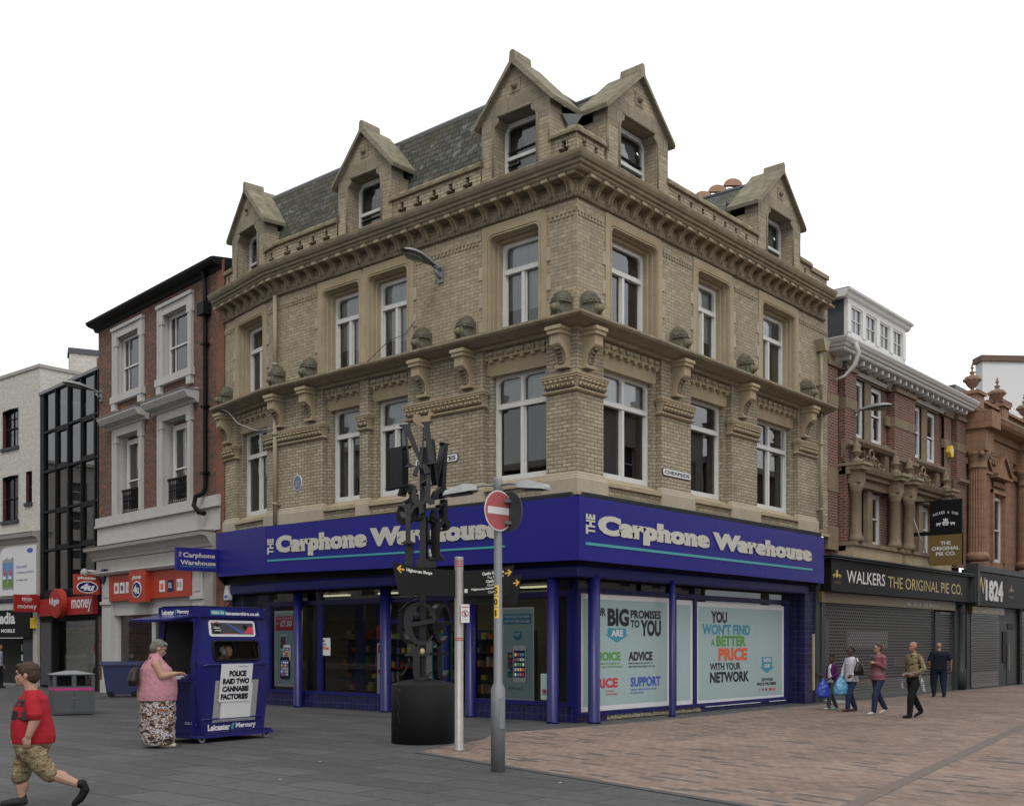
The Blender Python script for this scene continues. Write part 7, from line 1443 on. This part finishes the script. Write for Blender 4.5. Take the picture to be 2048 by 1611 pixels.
# near (left) arm hangs slightly forward, far arm swings back
b.t([(-.18, -.02, 1.07), (-.235, -.05, .90)], [.056, .058]); b.t([(-.235, -.05, .90), (-.245, .005, .74)], [.058, .036]); hand(b, (-.245, .01, .735), (0, .2, -1), (0.1, 1, 0), .95, .45, palm=(1, 0, 0))
b.t([(.18, -.02, 1.07), (.24, .06, .90), (.20, .17, .74)], [.055, .05, .033]); hand(b, (.20, .175, .73), (0, .4, -1), (-.1, 1, 0), .85, .6, palm=(-1, 0, 0))
b.t([(.09, .04, .60), (.095, .14, .34), (.095, .115, .10)], [.105, .074, .043]); b.e((.095, .10, .23), (.056, .056, .10))
b.t([(-.09, 0, .60), (-.095, -.14, .36), (-.095, -.42, .235)], [.105, .074, .043]); b.e((-.095, -.25, .320), (.054, .09, .054))
body = b.mesh('body', 'skin', P, .0085, 2); face(T, rt, P, 1.06)
b = PB_(); b.e(T(0, -.020, .040), (.092, .112, .088), rt); b.e(T(0, -.055, -.005), (.088, .075, .095), rt); b.e(T(0, .045, .080), (.066, .052, .030), rt); b.e(T(.012, .080, .072), (.044, .022, .020), rt); b.e(T(-.074, .012, .022), (.016, .022, .040), rt); b.e(T(.074, .012, .022), (.016, .022, .040), rt)
b.mesh('hair', fixmat('brown_hair', (.045, .028, .018), .7, .35, 60), P, .007, 1, (.010, .02))
M['redshirt'] = fixmat('red_cotton', (.30, .012, .02), .85, .12, 8)
b = PB_(); b.loft([(.645, 0, -.01, .195, .205), (.72, 0, -.005, .205, .212), (.84, 0, .01, .195, .200), (1.0, 0, .01, .18, .172), (1.09, 0, -.005, .175, .140), (1.145, 0, -.005, .13, .095), (1.18, 0, .005, .085, .080)])
b.t([(-.15, -.01, 1.11), (-.195, -.02, 1.05), (-.235, -.045, .945)], [.070, .080, .082]); b.t([(.15, -.01, 1.11), (.20, .0, 1.05), (.235, .04, .945)], [.070, .080, .082])
sh = b.mesh('t_shirt', 'redshirt', P, .010, 2, (.012, .09))
t = MB()
class TF(Fr):      # lettering wrapped round the chest of the shirt
    def p(s, u, d=0., z=0.): a = -pi / 2 + .0 - (u) / .20; q = .0; t = min(1, max(0, (z - .84) / .16)); rx = .197 - .013 * t + .008; ry = .202 - .026 * t + .010; aa = pi / 2 + .40 + u / .19; return (rx * cos(aa), ry * sin(aa) + .01 , z)
tf = TF((0, 0), (1, 0)); t.text(tf, 'JUST', -.20, .20, 1.0, 1.09, 0, 'ink', .07); t.text(tf, 'CHILL', -.24, .24, .885, .975, 0, 'ink', .07)
# mirrored order along the curve so it reads from the front
from mathutils.bvhtree import BVHTree
bv = BVHTree.FromPolygons([v.co for v in sh.data.vertices], [tuple(p.vertices) for p in sh.data.polygons])
for i, v in enumerate(t.v):
    o_ = Vector((0, .01, v[2])); d_ = (Vector(v) - o_).normalized(); hit = bv.ray_cast(o_ + d_ * .6, -d_)
    if hit[0] is not None: t.v[i] = tuple(hit[0] + d_ * .004)
ltr = t.build('lettering', sh, world=False, recalc=False)
for v in ltr.data.vertices: v.co.x = v.co.x; 
b = PB_(); b.loft([(.47, 0, 0, .15, .12), (.55, 0, .01, .185, .155), (.66, 0, 0, .19, .19), (.72, 0, 0, .17, .17)]); b.t([(.09, .04, .58), (.10, .10, .42), (.10, .13, .30)], [.125, .108, .098]); b.t([(-.09, -.01, .58), (-.10, -.08, .45), (-.10, -.17, .345)], [.125, .112, .092])
b.mesh('shorts', camo('desert_camouflage', [(.10, .07, .04), (.22, .165, .095), (.13, .115, .06), (.30, .235, .15), (.20, .15, .09)], 11, streak=(1, 1, 2.2)), P, .010, 2, (.016, .05))
b = PB_(); b.t([(.095, .10, .05), (.095, .20, .045), (.095, .29, .035)], [.047, .045, .034]); b.t([(.095, .11, .12), (.095, .11, .05)], [.040, .046]); b.mesh('shoe', fixmat('black_canvas', (.022, .020, .022), .7), P, .009, 2)
b = PB_(); b.t([(-.095, -.475, .235), (-.095, -.50, .17), (-.095, -.455, .085), (-.095, -.40, .035)], [.046, .047, .044, .034]); b.t([(-.095, -.43, .235), (-.095, -.48, .22)], [.042, .046]); b.mesh('shoe', 'black', P, .009, 2)
# ---- generic adult/child walker
def walker(lab, px, dist, heading, H, skin, top, bottom, shoes, hair, stride=.25, topshape=1., arms='swing', hairfn=None, long=True, girth=1., fem=False, headyaw=0., glasses=False, lift=.0, topz=.86, backf=False, nohair=False):
    P = person(lab, px, dist, heading); s = H / 1.72; g = girth * s
    b = PB_(); T, rt = head(b, (0, .03 * s, 1.61 * s), s * (1.0 if H > 1.4 else 1.12), headyaw, -.03)
    b.t([(0, -.01, 1.42 * s), (0, .01, 1.52 * s)], [.055 * s, .05 * s])
    b.loft([(.86 * s, 0, 0, .14 * g, .10 * g), (1.08 * s, 0, 0, .12 * g, .09 * g), (1.3 * s, 0, 0, .15 * g, .10 * g), (1.42 * s, 0, 0, .12 * g, .07 * g), (1.46 * s, 0, 0, .05 * s, .05 * s)])
    sx = .185 * g
    if arms == 'swing': A = [[(-sx, 0, 1.38 * s), (-sx - .05 * s, -.05 * s, 1.10 * s), (-sx - .04 * s, .07 * s, .86 * s)], [(sx, 0, 1.38 * s), (sx + .05 * s, -.02 * s, 1.10 * s), (sx + .04 * s, .05 * s, .86 * s)]]
    else: A = [[tuple(v * s for v in q) for q in a_] for a_ in arms]
    for a_ in A:
        b.t(a_, [.045 * g, .036 * g, .024 * s]); dd = Vector(a_[2]) - Vector(a_[1]); hand(b, a_[2], dd, (0, 1, 0) if abs(dd.normalized().y) < .8 else (0, 0, 1), s, .6, palm=(-a_[2][0], 0, 0))
    y1, y2 = stride * .5 * s, -stride * .5 * s
    Lg = [[(-.09 * g, 0, .86 * s), (-.095 * g, y1 * .7 + .03 * s, .48 * s), (-.09 * g, y1, .09 * s)], [(.09 * g, 0, .86 * s), (.095 * g, y2 * .3 + .03 * s, (.48 + lift * .1) * s), (.09 * g, y2 - lift * .1 * s, (.09 + lift * .10) * s)]]
    for l in Lg: b.t(l, [.080 * g, .050 * s, .036 * s])
    b.mesh('body', skin, P, .011, 2); face(T, rt, P, s, glasses)
    c = PB_()
    c.loft([(topz * s, 0, 0, .175 * g * topshape, .135 * g * topshape), (1.05 * s, 0, 0.005, .165 * g, .125 * g), (1.28 * s, 0, .005, .185 * g, .13 * g), (1.37 * s, 0, 0, .180 * g, .115 * g), (1.42 * s, 0, 0, .14 * g, .088 * g), (1.46 * s, 0, .0, .075 * s, .06 * s)])
    for a_ in A:
        a0, a1, a2 = [Vector(q) for q in a_]
        if long: c.t([a0, a1, a1.lerp(a2, .9)], [.062 * g, .052 * g, .040 * s])
        else: c.t([a0, a0.lerp(a1, .75)], [.066 * g, .062 * g])
    tp = c.mesh('top', top, P, .012, 2, (.014, .07))
    c = PB_(); c.loft([(.80 * s, 0, 0, .15 * g, .11 * g), (.90 * s, 0, 0, .165 * g, .125 * g), (.98 * s, 0, 0, .155 * g, .115 * g)])
    for l in Lg: l = [Vector(q) for q in l]; c.t([l[0], l[1], l[2] + Vector((0, 0, .0))], [.098 * g, .080 * g, .064 * s])
    c.mesh('trousers', bottom, P, .012, 2, (.012, .08))
    for i, l in enumerate(Lg):
        x, y, z = l[2]; c = PB_(); dz = -.05 * s if not (i == 1 and lift) else -.12 * s
        c.t([(x, y - .02, z - .04 * s), (x, y + .09 * s, z - .05 * s + (dz + .05 * s) * .5), (x, y + .17 * s, z - .055 * s + (dz + .05 * s))], [.042 * s, .038 * s, .028 * s]); c.mesh('shoe', shoes, P, .011, 1)
    if not nohair:
        c = PB_(); (hairfn or (lambda c, T, rt, s: (c.e(T(0, -.022, .035), (.083 * s, .096 * s, .088 * s), rt), c.e(T(0, -.06, -.02), (.075 * s, .055 * s, .08 * s), rt))))(c, T, rt, s); c.mesh('hair', hair, P, .009, 1, (.008, .03))
    return P, s, A, Lg, T, rt
hd_ = rotv(HL, .35)      # walking left and a little towards the viewer
dk = fixmat('black_hair', (.012, .010, .009), .7, .4); jean = fixmat('dark_denim', (.020, .028, .065), .85, .2); tr = fixmat('charcoal_trousers', (.045, .05, .06), .9, .2)
purple = fixmat('purple_knit', (.075, .012, .085), .9, .1)
def hair_girl(c, T, rt, s):
    c.e(T(0, -.012, .045), (.082 * s, .092 * s, .078 * s), rt)
    for a in range(7): c.e(T(.075 * cos(a * .9), -.02 + .06 * sin(a * .9), .10 + .01 * (a % 3)), (.022 * s,) * 3, rt)
P1, s1, A1, L1_, T1, r1 = walker('child in a purple cardigan over a white top carrying a dark blue carrier bag', 1665, 27.1, hd_, 1.34, 'skind', purple, tr, fixmat('mint_shoes', (.30, .42, .38), .6), dk, stride=.42, arms=[[(-.19, 0, 1.38), (-.25, .02, 1.12), (-.17, .20, 1.0)], [(.19, 0, 1.38), (.25, .02, 1.12), (.12, .20, 1.0)]], hairfn=hair_girl, topz=.93)
c = PB_(); c.loft([(.86 * s1, 0, .02, .15 * s1, .115 * s1), (1.1 * s1, 0, .03, .12 * s1, .115 * s1), (1.35 * s1, 0, .035, .10 * s1, .10 * s1), (1.45 * s1, 0, .02, .07 * s1, .06 * s1)]); c.mesh('white_top', fixmat('white_cotton', (.55, .55, .56), .9, .05), P1, .012, 2)
def carrier(px, dist, z0, z1, w, m, lab, hx, hz):
    x, y = at(px, dist); hxw = at(hx, dist); b = PB_(); h = z1 - z0
    b.loft([(z0, 0, 0, w * .36, w * .22), (z0 + h * .08, 0, 0, w * .5, w * .32), (z0 + h * .35, 0, 0, w * .52, w * .30), (z0 + h * .65, .0, 0, w * .36, w * .2), (z0 + h * .85, 0, 0, w * .18, w * .08), (z1, 0, 0, w * .06, w * .04)])
    o = b.mesh('carrier_bag', m, None, .014, 2, (.05, .08)); o.location = (x, y, 0); o.rotation_euler = (0, 0, A0); tag(o, lab, 'carrier bag'); return o
carrier(1647, 27.0, .30, .78, .34, plain('blue_plastic', (.025, .055, .36), .3, .2, sc=14), 'dark blue plastic carrier bag held by the child in purple', 0, 0)
white = fixmat('white_cardigan', (.50, .49, .53), .9, .06)
def hair_bun(c, T, rt, s): c.e(T(0, -.03, .04), (.084 * s, .092 * s, .086 * s), rt); c.e(T(0, -.09, .03), (.07 * s, .06 * s, .075 * s), rt)
P2, s2, A2, L2_, T2, r2 = walker('woman in a white cardigan and jeans with a black handbag on her shoulder', 1703, 26.3, hd_, 1.55, 'skind', white, jean, fixmat('brown_sandals', (.07, .035, .025), .6), dk, stride=.40, arms=[[(-.19, 0, 1.38), (-.30, .02, 1.10), (-.28, .20, .98)], [(.19, 0, 1.38), (.27, .06, 1.10), (.24, .14, .88)]], hairfn=hair_bun, topshape=1.1, girth=1.12, topz=.80, headyaw=.15)
carrier(1682, 26.2, .40, .88, .36, plain('light_blue_plastic', (.08, .26, .42), .3, .2, sc=14), 'light blue plastic carrier bag held low between the child and the woman in white', 0, 0)
b = PB_(); b.loft([(.88, -.30, .02, .05, .13), (.98, -.31, .02, .07, .15), (1.12, -.29, .0, .05, .10), (1.2, -.27, 0, .03, .05)]); b.t([(-.27, .05, 1.15), (-.22, .04, 1.30)], [.014, .014]); b.t([(-.27, -.05, 1.15), (-.22, -.04, 1.30)], [.014, .014]); o = b.mesh('handbag', fixmat('black_leather', (.012, .011, .012), .4), None, .012, 2); o.location = P2.location; o.rotation_euler = P2.rotation_euler; tag(o, 'black leather handbag hanging on the shoulder of the woman in white', 'handbag')
def plaid(name):
    s = NT(name); p = s.pos(); sp = s.n('ShaderNodeSeparateXYZ'); s.l(p, sp.inputs[0])
    def st_(o_, k, ph):
        a = s.n('ShaderNodeMath', operation='MULTIPLY_ADD'); a.inputs[1].default_value = k; a.inputs[2].default_value = ph; s.l(o_, a.inputs[0]); q = s.n('ShaderNodeMath', operation='SINE'); s.l(a.outputs[0], q.inputs[0]); return s.ramp(q.outputs[0], [(.45, 0.), (.52, 1.)])
    c = s.mix((.20, .055, .075), (.10, .07, .068), st_(sp.outputs[0], 17, 1)); c = s.mix(c, (.26, .13, .155), s.mix(0., .55, st_(sp.outputs[2], 14, .5))); c = s.mix(c, (.24, .17, .19), s.mix(0., .3, st_(sp.outputs[2], 48, 0))); return s.fin(c, .9, spec=.2)
pl_ = plaid('patchwork_hoodie')
P3, s3, A3, L3_, T3, r3 = walker('woman in a red and grey patchwork hooded jacket with one hand raised to her chest', 1757, 25.2, hd_, 1.64, 'skin', pl_, jean, fixmat('white_trainers', (.45, .44, .40), .6), fixmat('brown_hair_tied', (.05, .03, .02), .6), stride=.42, arms=[[(-.19, 0, 1.38), (-.28, .02, 1.14), (-.08, .17, 1.25)], [(.19, 0, 1.38), (.26, -.03, 1.10), (.24, .06, .85)]], topshape=1.12, girth=1.05, topz=.84, glasses=True, lift=.6)
c = PB_(); c.t([(-.075, .02, 1.37), (-.05, -.06, 1.37), (.05, -.06, 1.37), (.075, .02, 1.37), (.045, .09, 1.30), (.0, .115, 1.22)], [.030, .040, .040, .030, .018, .012]); c.mesh('hood', fixmat('hood_red', (.26, .04, .06), .9), P3, .012, 2)
P4, s4, A4, L4_, T4, r4 = walker('bald man in a brown camouflage top with a checked shirt tied round his waist', 1828, 24.1, hd_, 1.68, 'skin2', camo('woodland_camouflage', [(.05, .035, .02), (.17, .11, .06), (.26, .21, .12), (.10, .07, .035), (.22, .25, .14)], 9), fixmat('black_trousers', (.008, .008, .009), .9), 'black', dk, stride=.40, arms=[[(-.19, 0, 1.38), (-.29, -.04, 1.10), (-.16, .13, .98)], [(.19, 0, 1.38), (.28, -.04, 1.10), (.17, .13, .98)]], girth=1.08, topz=.93, lift=.7, nohair=True)
def check(name):
    s = NT(name); p = s.pos(); sp = s.n('ShaderNodeSeparateXYZ'); s.l(p, sp.inputs[0]); w1 = []
    for o_, k in ((sp.outputs[0], 150), (sp.outputs[2], 150)):
        a = s.n('ShaderNodeMath', operation='MULTIPLY'); a.inputs[1].default_value = k; s.l(o_, a.inputs[0]); q = s.n('ShaderNodeMath', operation='SINE'); s.l(a.outputs[0], q.inputs[0]); w1.append(s.ramp(q.outputs[0], [(.45, 0.), (.55, 1.)]))
    return s.fin(s.mix((.10, .10, .12), (.5, .5, .52), s.mix(w1[0], w1[1], .5)), .9)
ck = check('checked_cloth'); c = PB_(); c.t([(-.17, .02, .99), (-.10, .15, .98), (.05, .17, .96), (.17, .08, .98), (.17, -.08, 1.0), (0, -.15, 1.0), (-.17, -.08, 1.0), (-.17, .02, .99)], [.03] * 8); c.t([(.16, .12, .96), (.19, .14, .80), (.21, .14, .66)], [.035, .05, .045]); c.t([(-.17, .0, .95), (-.22, -.03, .78), (-.25, -.04, .60)], [.035, .05, .04]); o = c.mesh('tied_shirt', ck, P4, .012, 2, (.03, .05))
P5, s5, A5, L5_, T5, r5 = walker('bald man in a navy polo shirt and dark jeans walking away by the shutters', 1878, 33.4, rotv(HF, -.15), 1.66, 'skin', fixmat('navy_polo', (.008, .009, .018), .9), fixmat('dark_jeans', (.012, .018, .035), .9), 'black', dk, stride=.22, arms=[[(-.19, 0, 1.38), (-.30, -.04, 1.12), (-.32, .12, .94)], [(.19, 0, 1.38), (.36, .0, 1.16), (.38, .06, .92)]], girth=1.42, long=False, topz=.86, nohair=True)
P6, s6, A6, L6_, T6, r6 = walker('person in a pale blue grey shirt by the black shop doorway', -2, 40.0, HRt, 1.62, 'skin2', fixmat('pale_blue_shirt', (.30, .33, .38), .9), fixmat('black_jeans', (.02, .02, .025), .9), 'black', dk, stride=.1, long=False)
P6['label'] = 'person in a pale blue grey shirt standing in the black shop doorway'
# ---- woman at the kiosk
hk = rotv(HRt, .30); P = person('stout grey haired woman in a pink waistcoat at the kiosk', 316, 17.35, hk)
P['label'] = 'stout grey haired woman in a pink sleeveless waistcoat and patterned skirt at the kiosk'
# facing right in the picture: near side is her right, x>0
b = PB_(); T, rt = head(b, (0, .02, 1.565), 1.14, .1, -.38)
b.t([(0, -.06, 1.38), (0, -.01, 1.48)], [.07, .062]); b.loft([(.75, 0, 0, .22, .20), (1.0, 0, 0, .24, .23), (1.25, 0, -.03, .23, .2), (1.38, 0, -.05, .17, .12), (1.44, 0, -.04, .07, .07)])
b.t([(.23, -.03, 1.32), (.27, .06, 1.13), (.22, .27, 1.17)], [.078, .066, .034]); hand(b, (.22, .28, 1.175), (-.05, 1, .12), (-1, 0, 0), 1., .35, palm=(0, 0, -1))
b.t([(-.23, -.03, 1.32), (-.28, .08, 1.12), (-.20, .28, 1.15)], [.078, .062, .034]); hand(b, (-.20, .29, 1.155), (.05, 1, .05), (1, 0, 0), 1., .35, palm=(0, 0, -1))
b.t([(.10, .02, .75), (.10, .03, .1)], [.1, .045]); b.t([(-.10, .02, .75), (-.10, .03, .1)], [.1, .045])
b.mesh('body', 'skin', P, .010, 2); face(T, rt, P, 1.14, True)
c = PB_(); c.e(T(0, -.022, .040), (.096, .112, .098), rt); c.e(T(0, -.07, -.015), (.092, .07, .095), rt); c.e(T(0, .045, .075), (.075, .055, .040), rt); c.mesh('hair', fixmat('grey_hair', (.13, .12, .105), .8, .5, 60), P, .009, 1, (.014, .025))
c = PB_(); c.loft([(.735, 0, -.02, .29, .30), (.85, 0, -.01, .30, .31), (1.05, 0, .0, .29, .29), (1.25, 0, -.03, .265, .235), (1.37, 0, -.05, .20, .14), (1.43, 0, -.04, .11, .095), (1.48, 0, -.05, .085, .085)]); c.t([(.20, -.03, 1.36), (.235, -.02, 1.30)], [.07, .07]); c.t([(-.20, -.03, 1.36), (-.235, -.02, 1.30)], [.07, .07])
c.mesh('waistcoat', fixmat('pink_quilting', (.40, .19, .22), .8, .06, 6), P, .012, 2, (.014, .06))
def print_(name):
    s = NT(name); p = s.pos((1, 1, 1.6)); n = s.noise(p, 9, 4, .7); r = s.n('ShaderNodeValToRGB'); r.color_ramp.interpolation = 'CONSTANT'; e = r.color_ramp.elements
    for _ in range(3): e.new(.5)
    for i, (q, cc) in enumerate(((0, (.012, .012, .018)), (.44, (.16, .075, .03)), (.505, (.50, .50, .54)), (.56, (.012, .012, .018)), (.60, (.22, .10, .04)))): e[i].position = q; e[i].color = cc + (1,)
    s.l(n, r.inputs[0]); return s.fin(r.outputs[0], .85)
c = PB_(); V_ = [(.05, 0, .0, .25, .24), (.12, 0, 0, .27, .26), (.4, 0, 0, .275, .27), (.65, 0, 0, .275, .275), (.8, 0, 0, .26, .26)]; c.loft(V_, 28); c.mesh('skirt', print_('printed_skirt'), P, .013, 2, (.03, .10))
for x in (.1, -.1): c = PB_(); c.t([(x, .05, .04), (x, .16, .035), (x, .25, .03)], [.04, .042, .03]); c.mesh('shoe', fixmat('cream_shoes', (.4, .36, .3), .6), P, .011, 1)
b = PB_(); b.loft([(.98, .16, -.36, .10, .07), (1.06, .16, -.37, .14, .09), (1.2, .14, -.35, .10, .07), (1.27, .12, -.33, .06, .04)]); b.t([(.14, -.32, 1.24), (.16, -.22, 1.35), (.12, -.10, 1.43)], [.012, .012, .012]); o = b.mesh('handbag', fixmat('brown_black_leather', (.018, .013, .012), .45), None, .012, 2); o.location = P.location; o.rotation_euler = P.rotation_euler; tag(o, 'black handbag slung behind the woman in the pink waistcoat', 'handbag')
# ---- man inside the kiosk, head bowed behind the oval window
kx, ky = KF.p(.80, -.30)[:2]; P = thing('person', 'white haired balding man with bowed head inside the kiosk window', 'person', (kx, ky, .19), atan2(-KF.n[0], KF.n[1]))
b = PB_(); T, rt = head(b, (0, .14, 1.30), 1.05, 0, -.95); b.t([(0, -.03, 1.14), (0, .08, 1.24)], [.07, .06]); b.loft([(.75, 0, -.06, .17, .13), (.95, 0, -.06, .18, .13), (1.1, 0, -.08, .17, .11), (1.17, 0, -.06, .08, .07)]); b.mesh('body', 'skin', P, .012, 2)
c = PB_(); c.e(T(0, -.075, -.02), (.09, .06, .08), rt); c.e(T(.07, -.01, .0), (.022, .06, .055), rt); c.e(T(-.07, -.01, .0), (.022, .06, .055), rt); c.mesh('hair', fixmat('white_hair', (.5, .5, .48), .9), P, .010, 1, (.01, .03))
c = PB_(); c.loft([(.75, 0, -.06, .21, .16), (1.0, 0, -.06, .22, .16), (1.1, 0, -.08, .2, .13), (1.16, 0, -.07, .10, .09)]); c.mesh('shirt', fixmat('beige_shirt', (.30, .27, .22), .9), P, .014, 2)
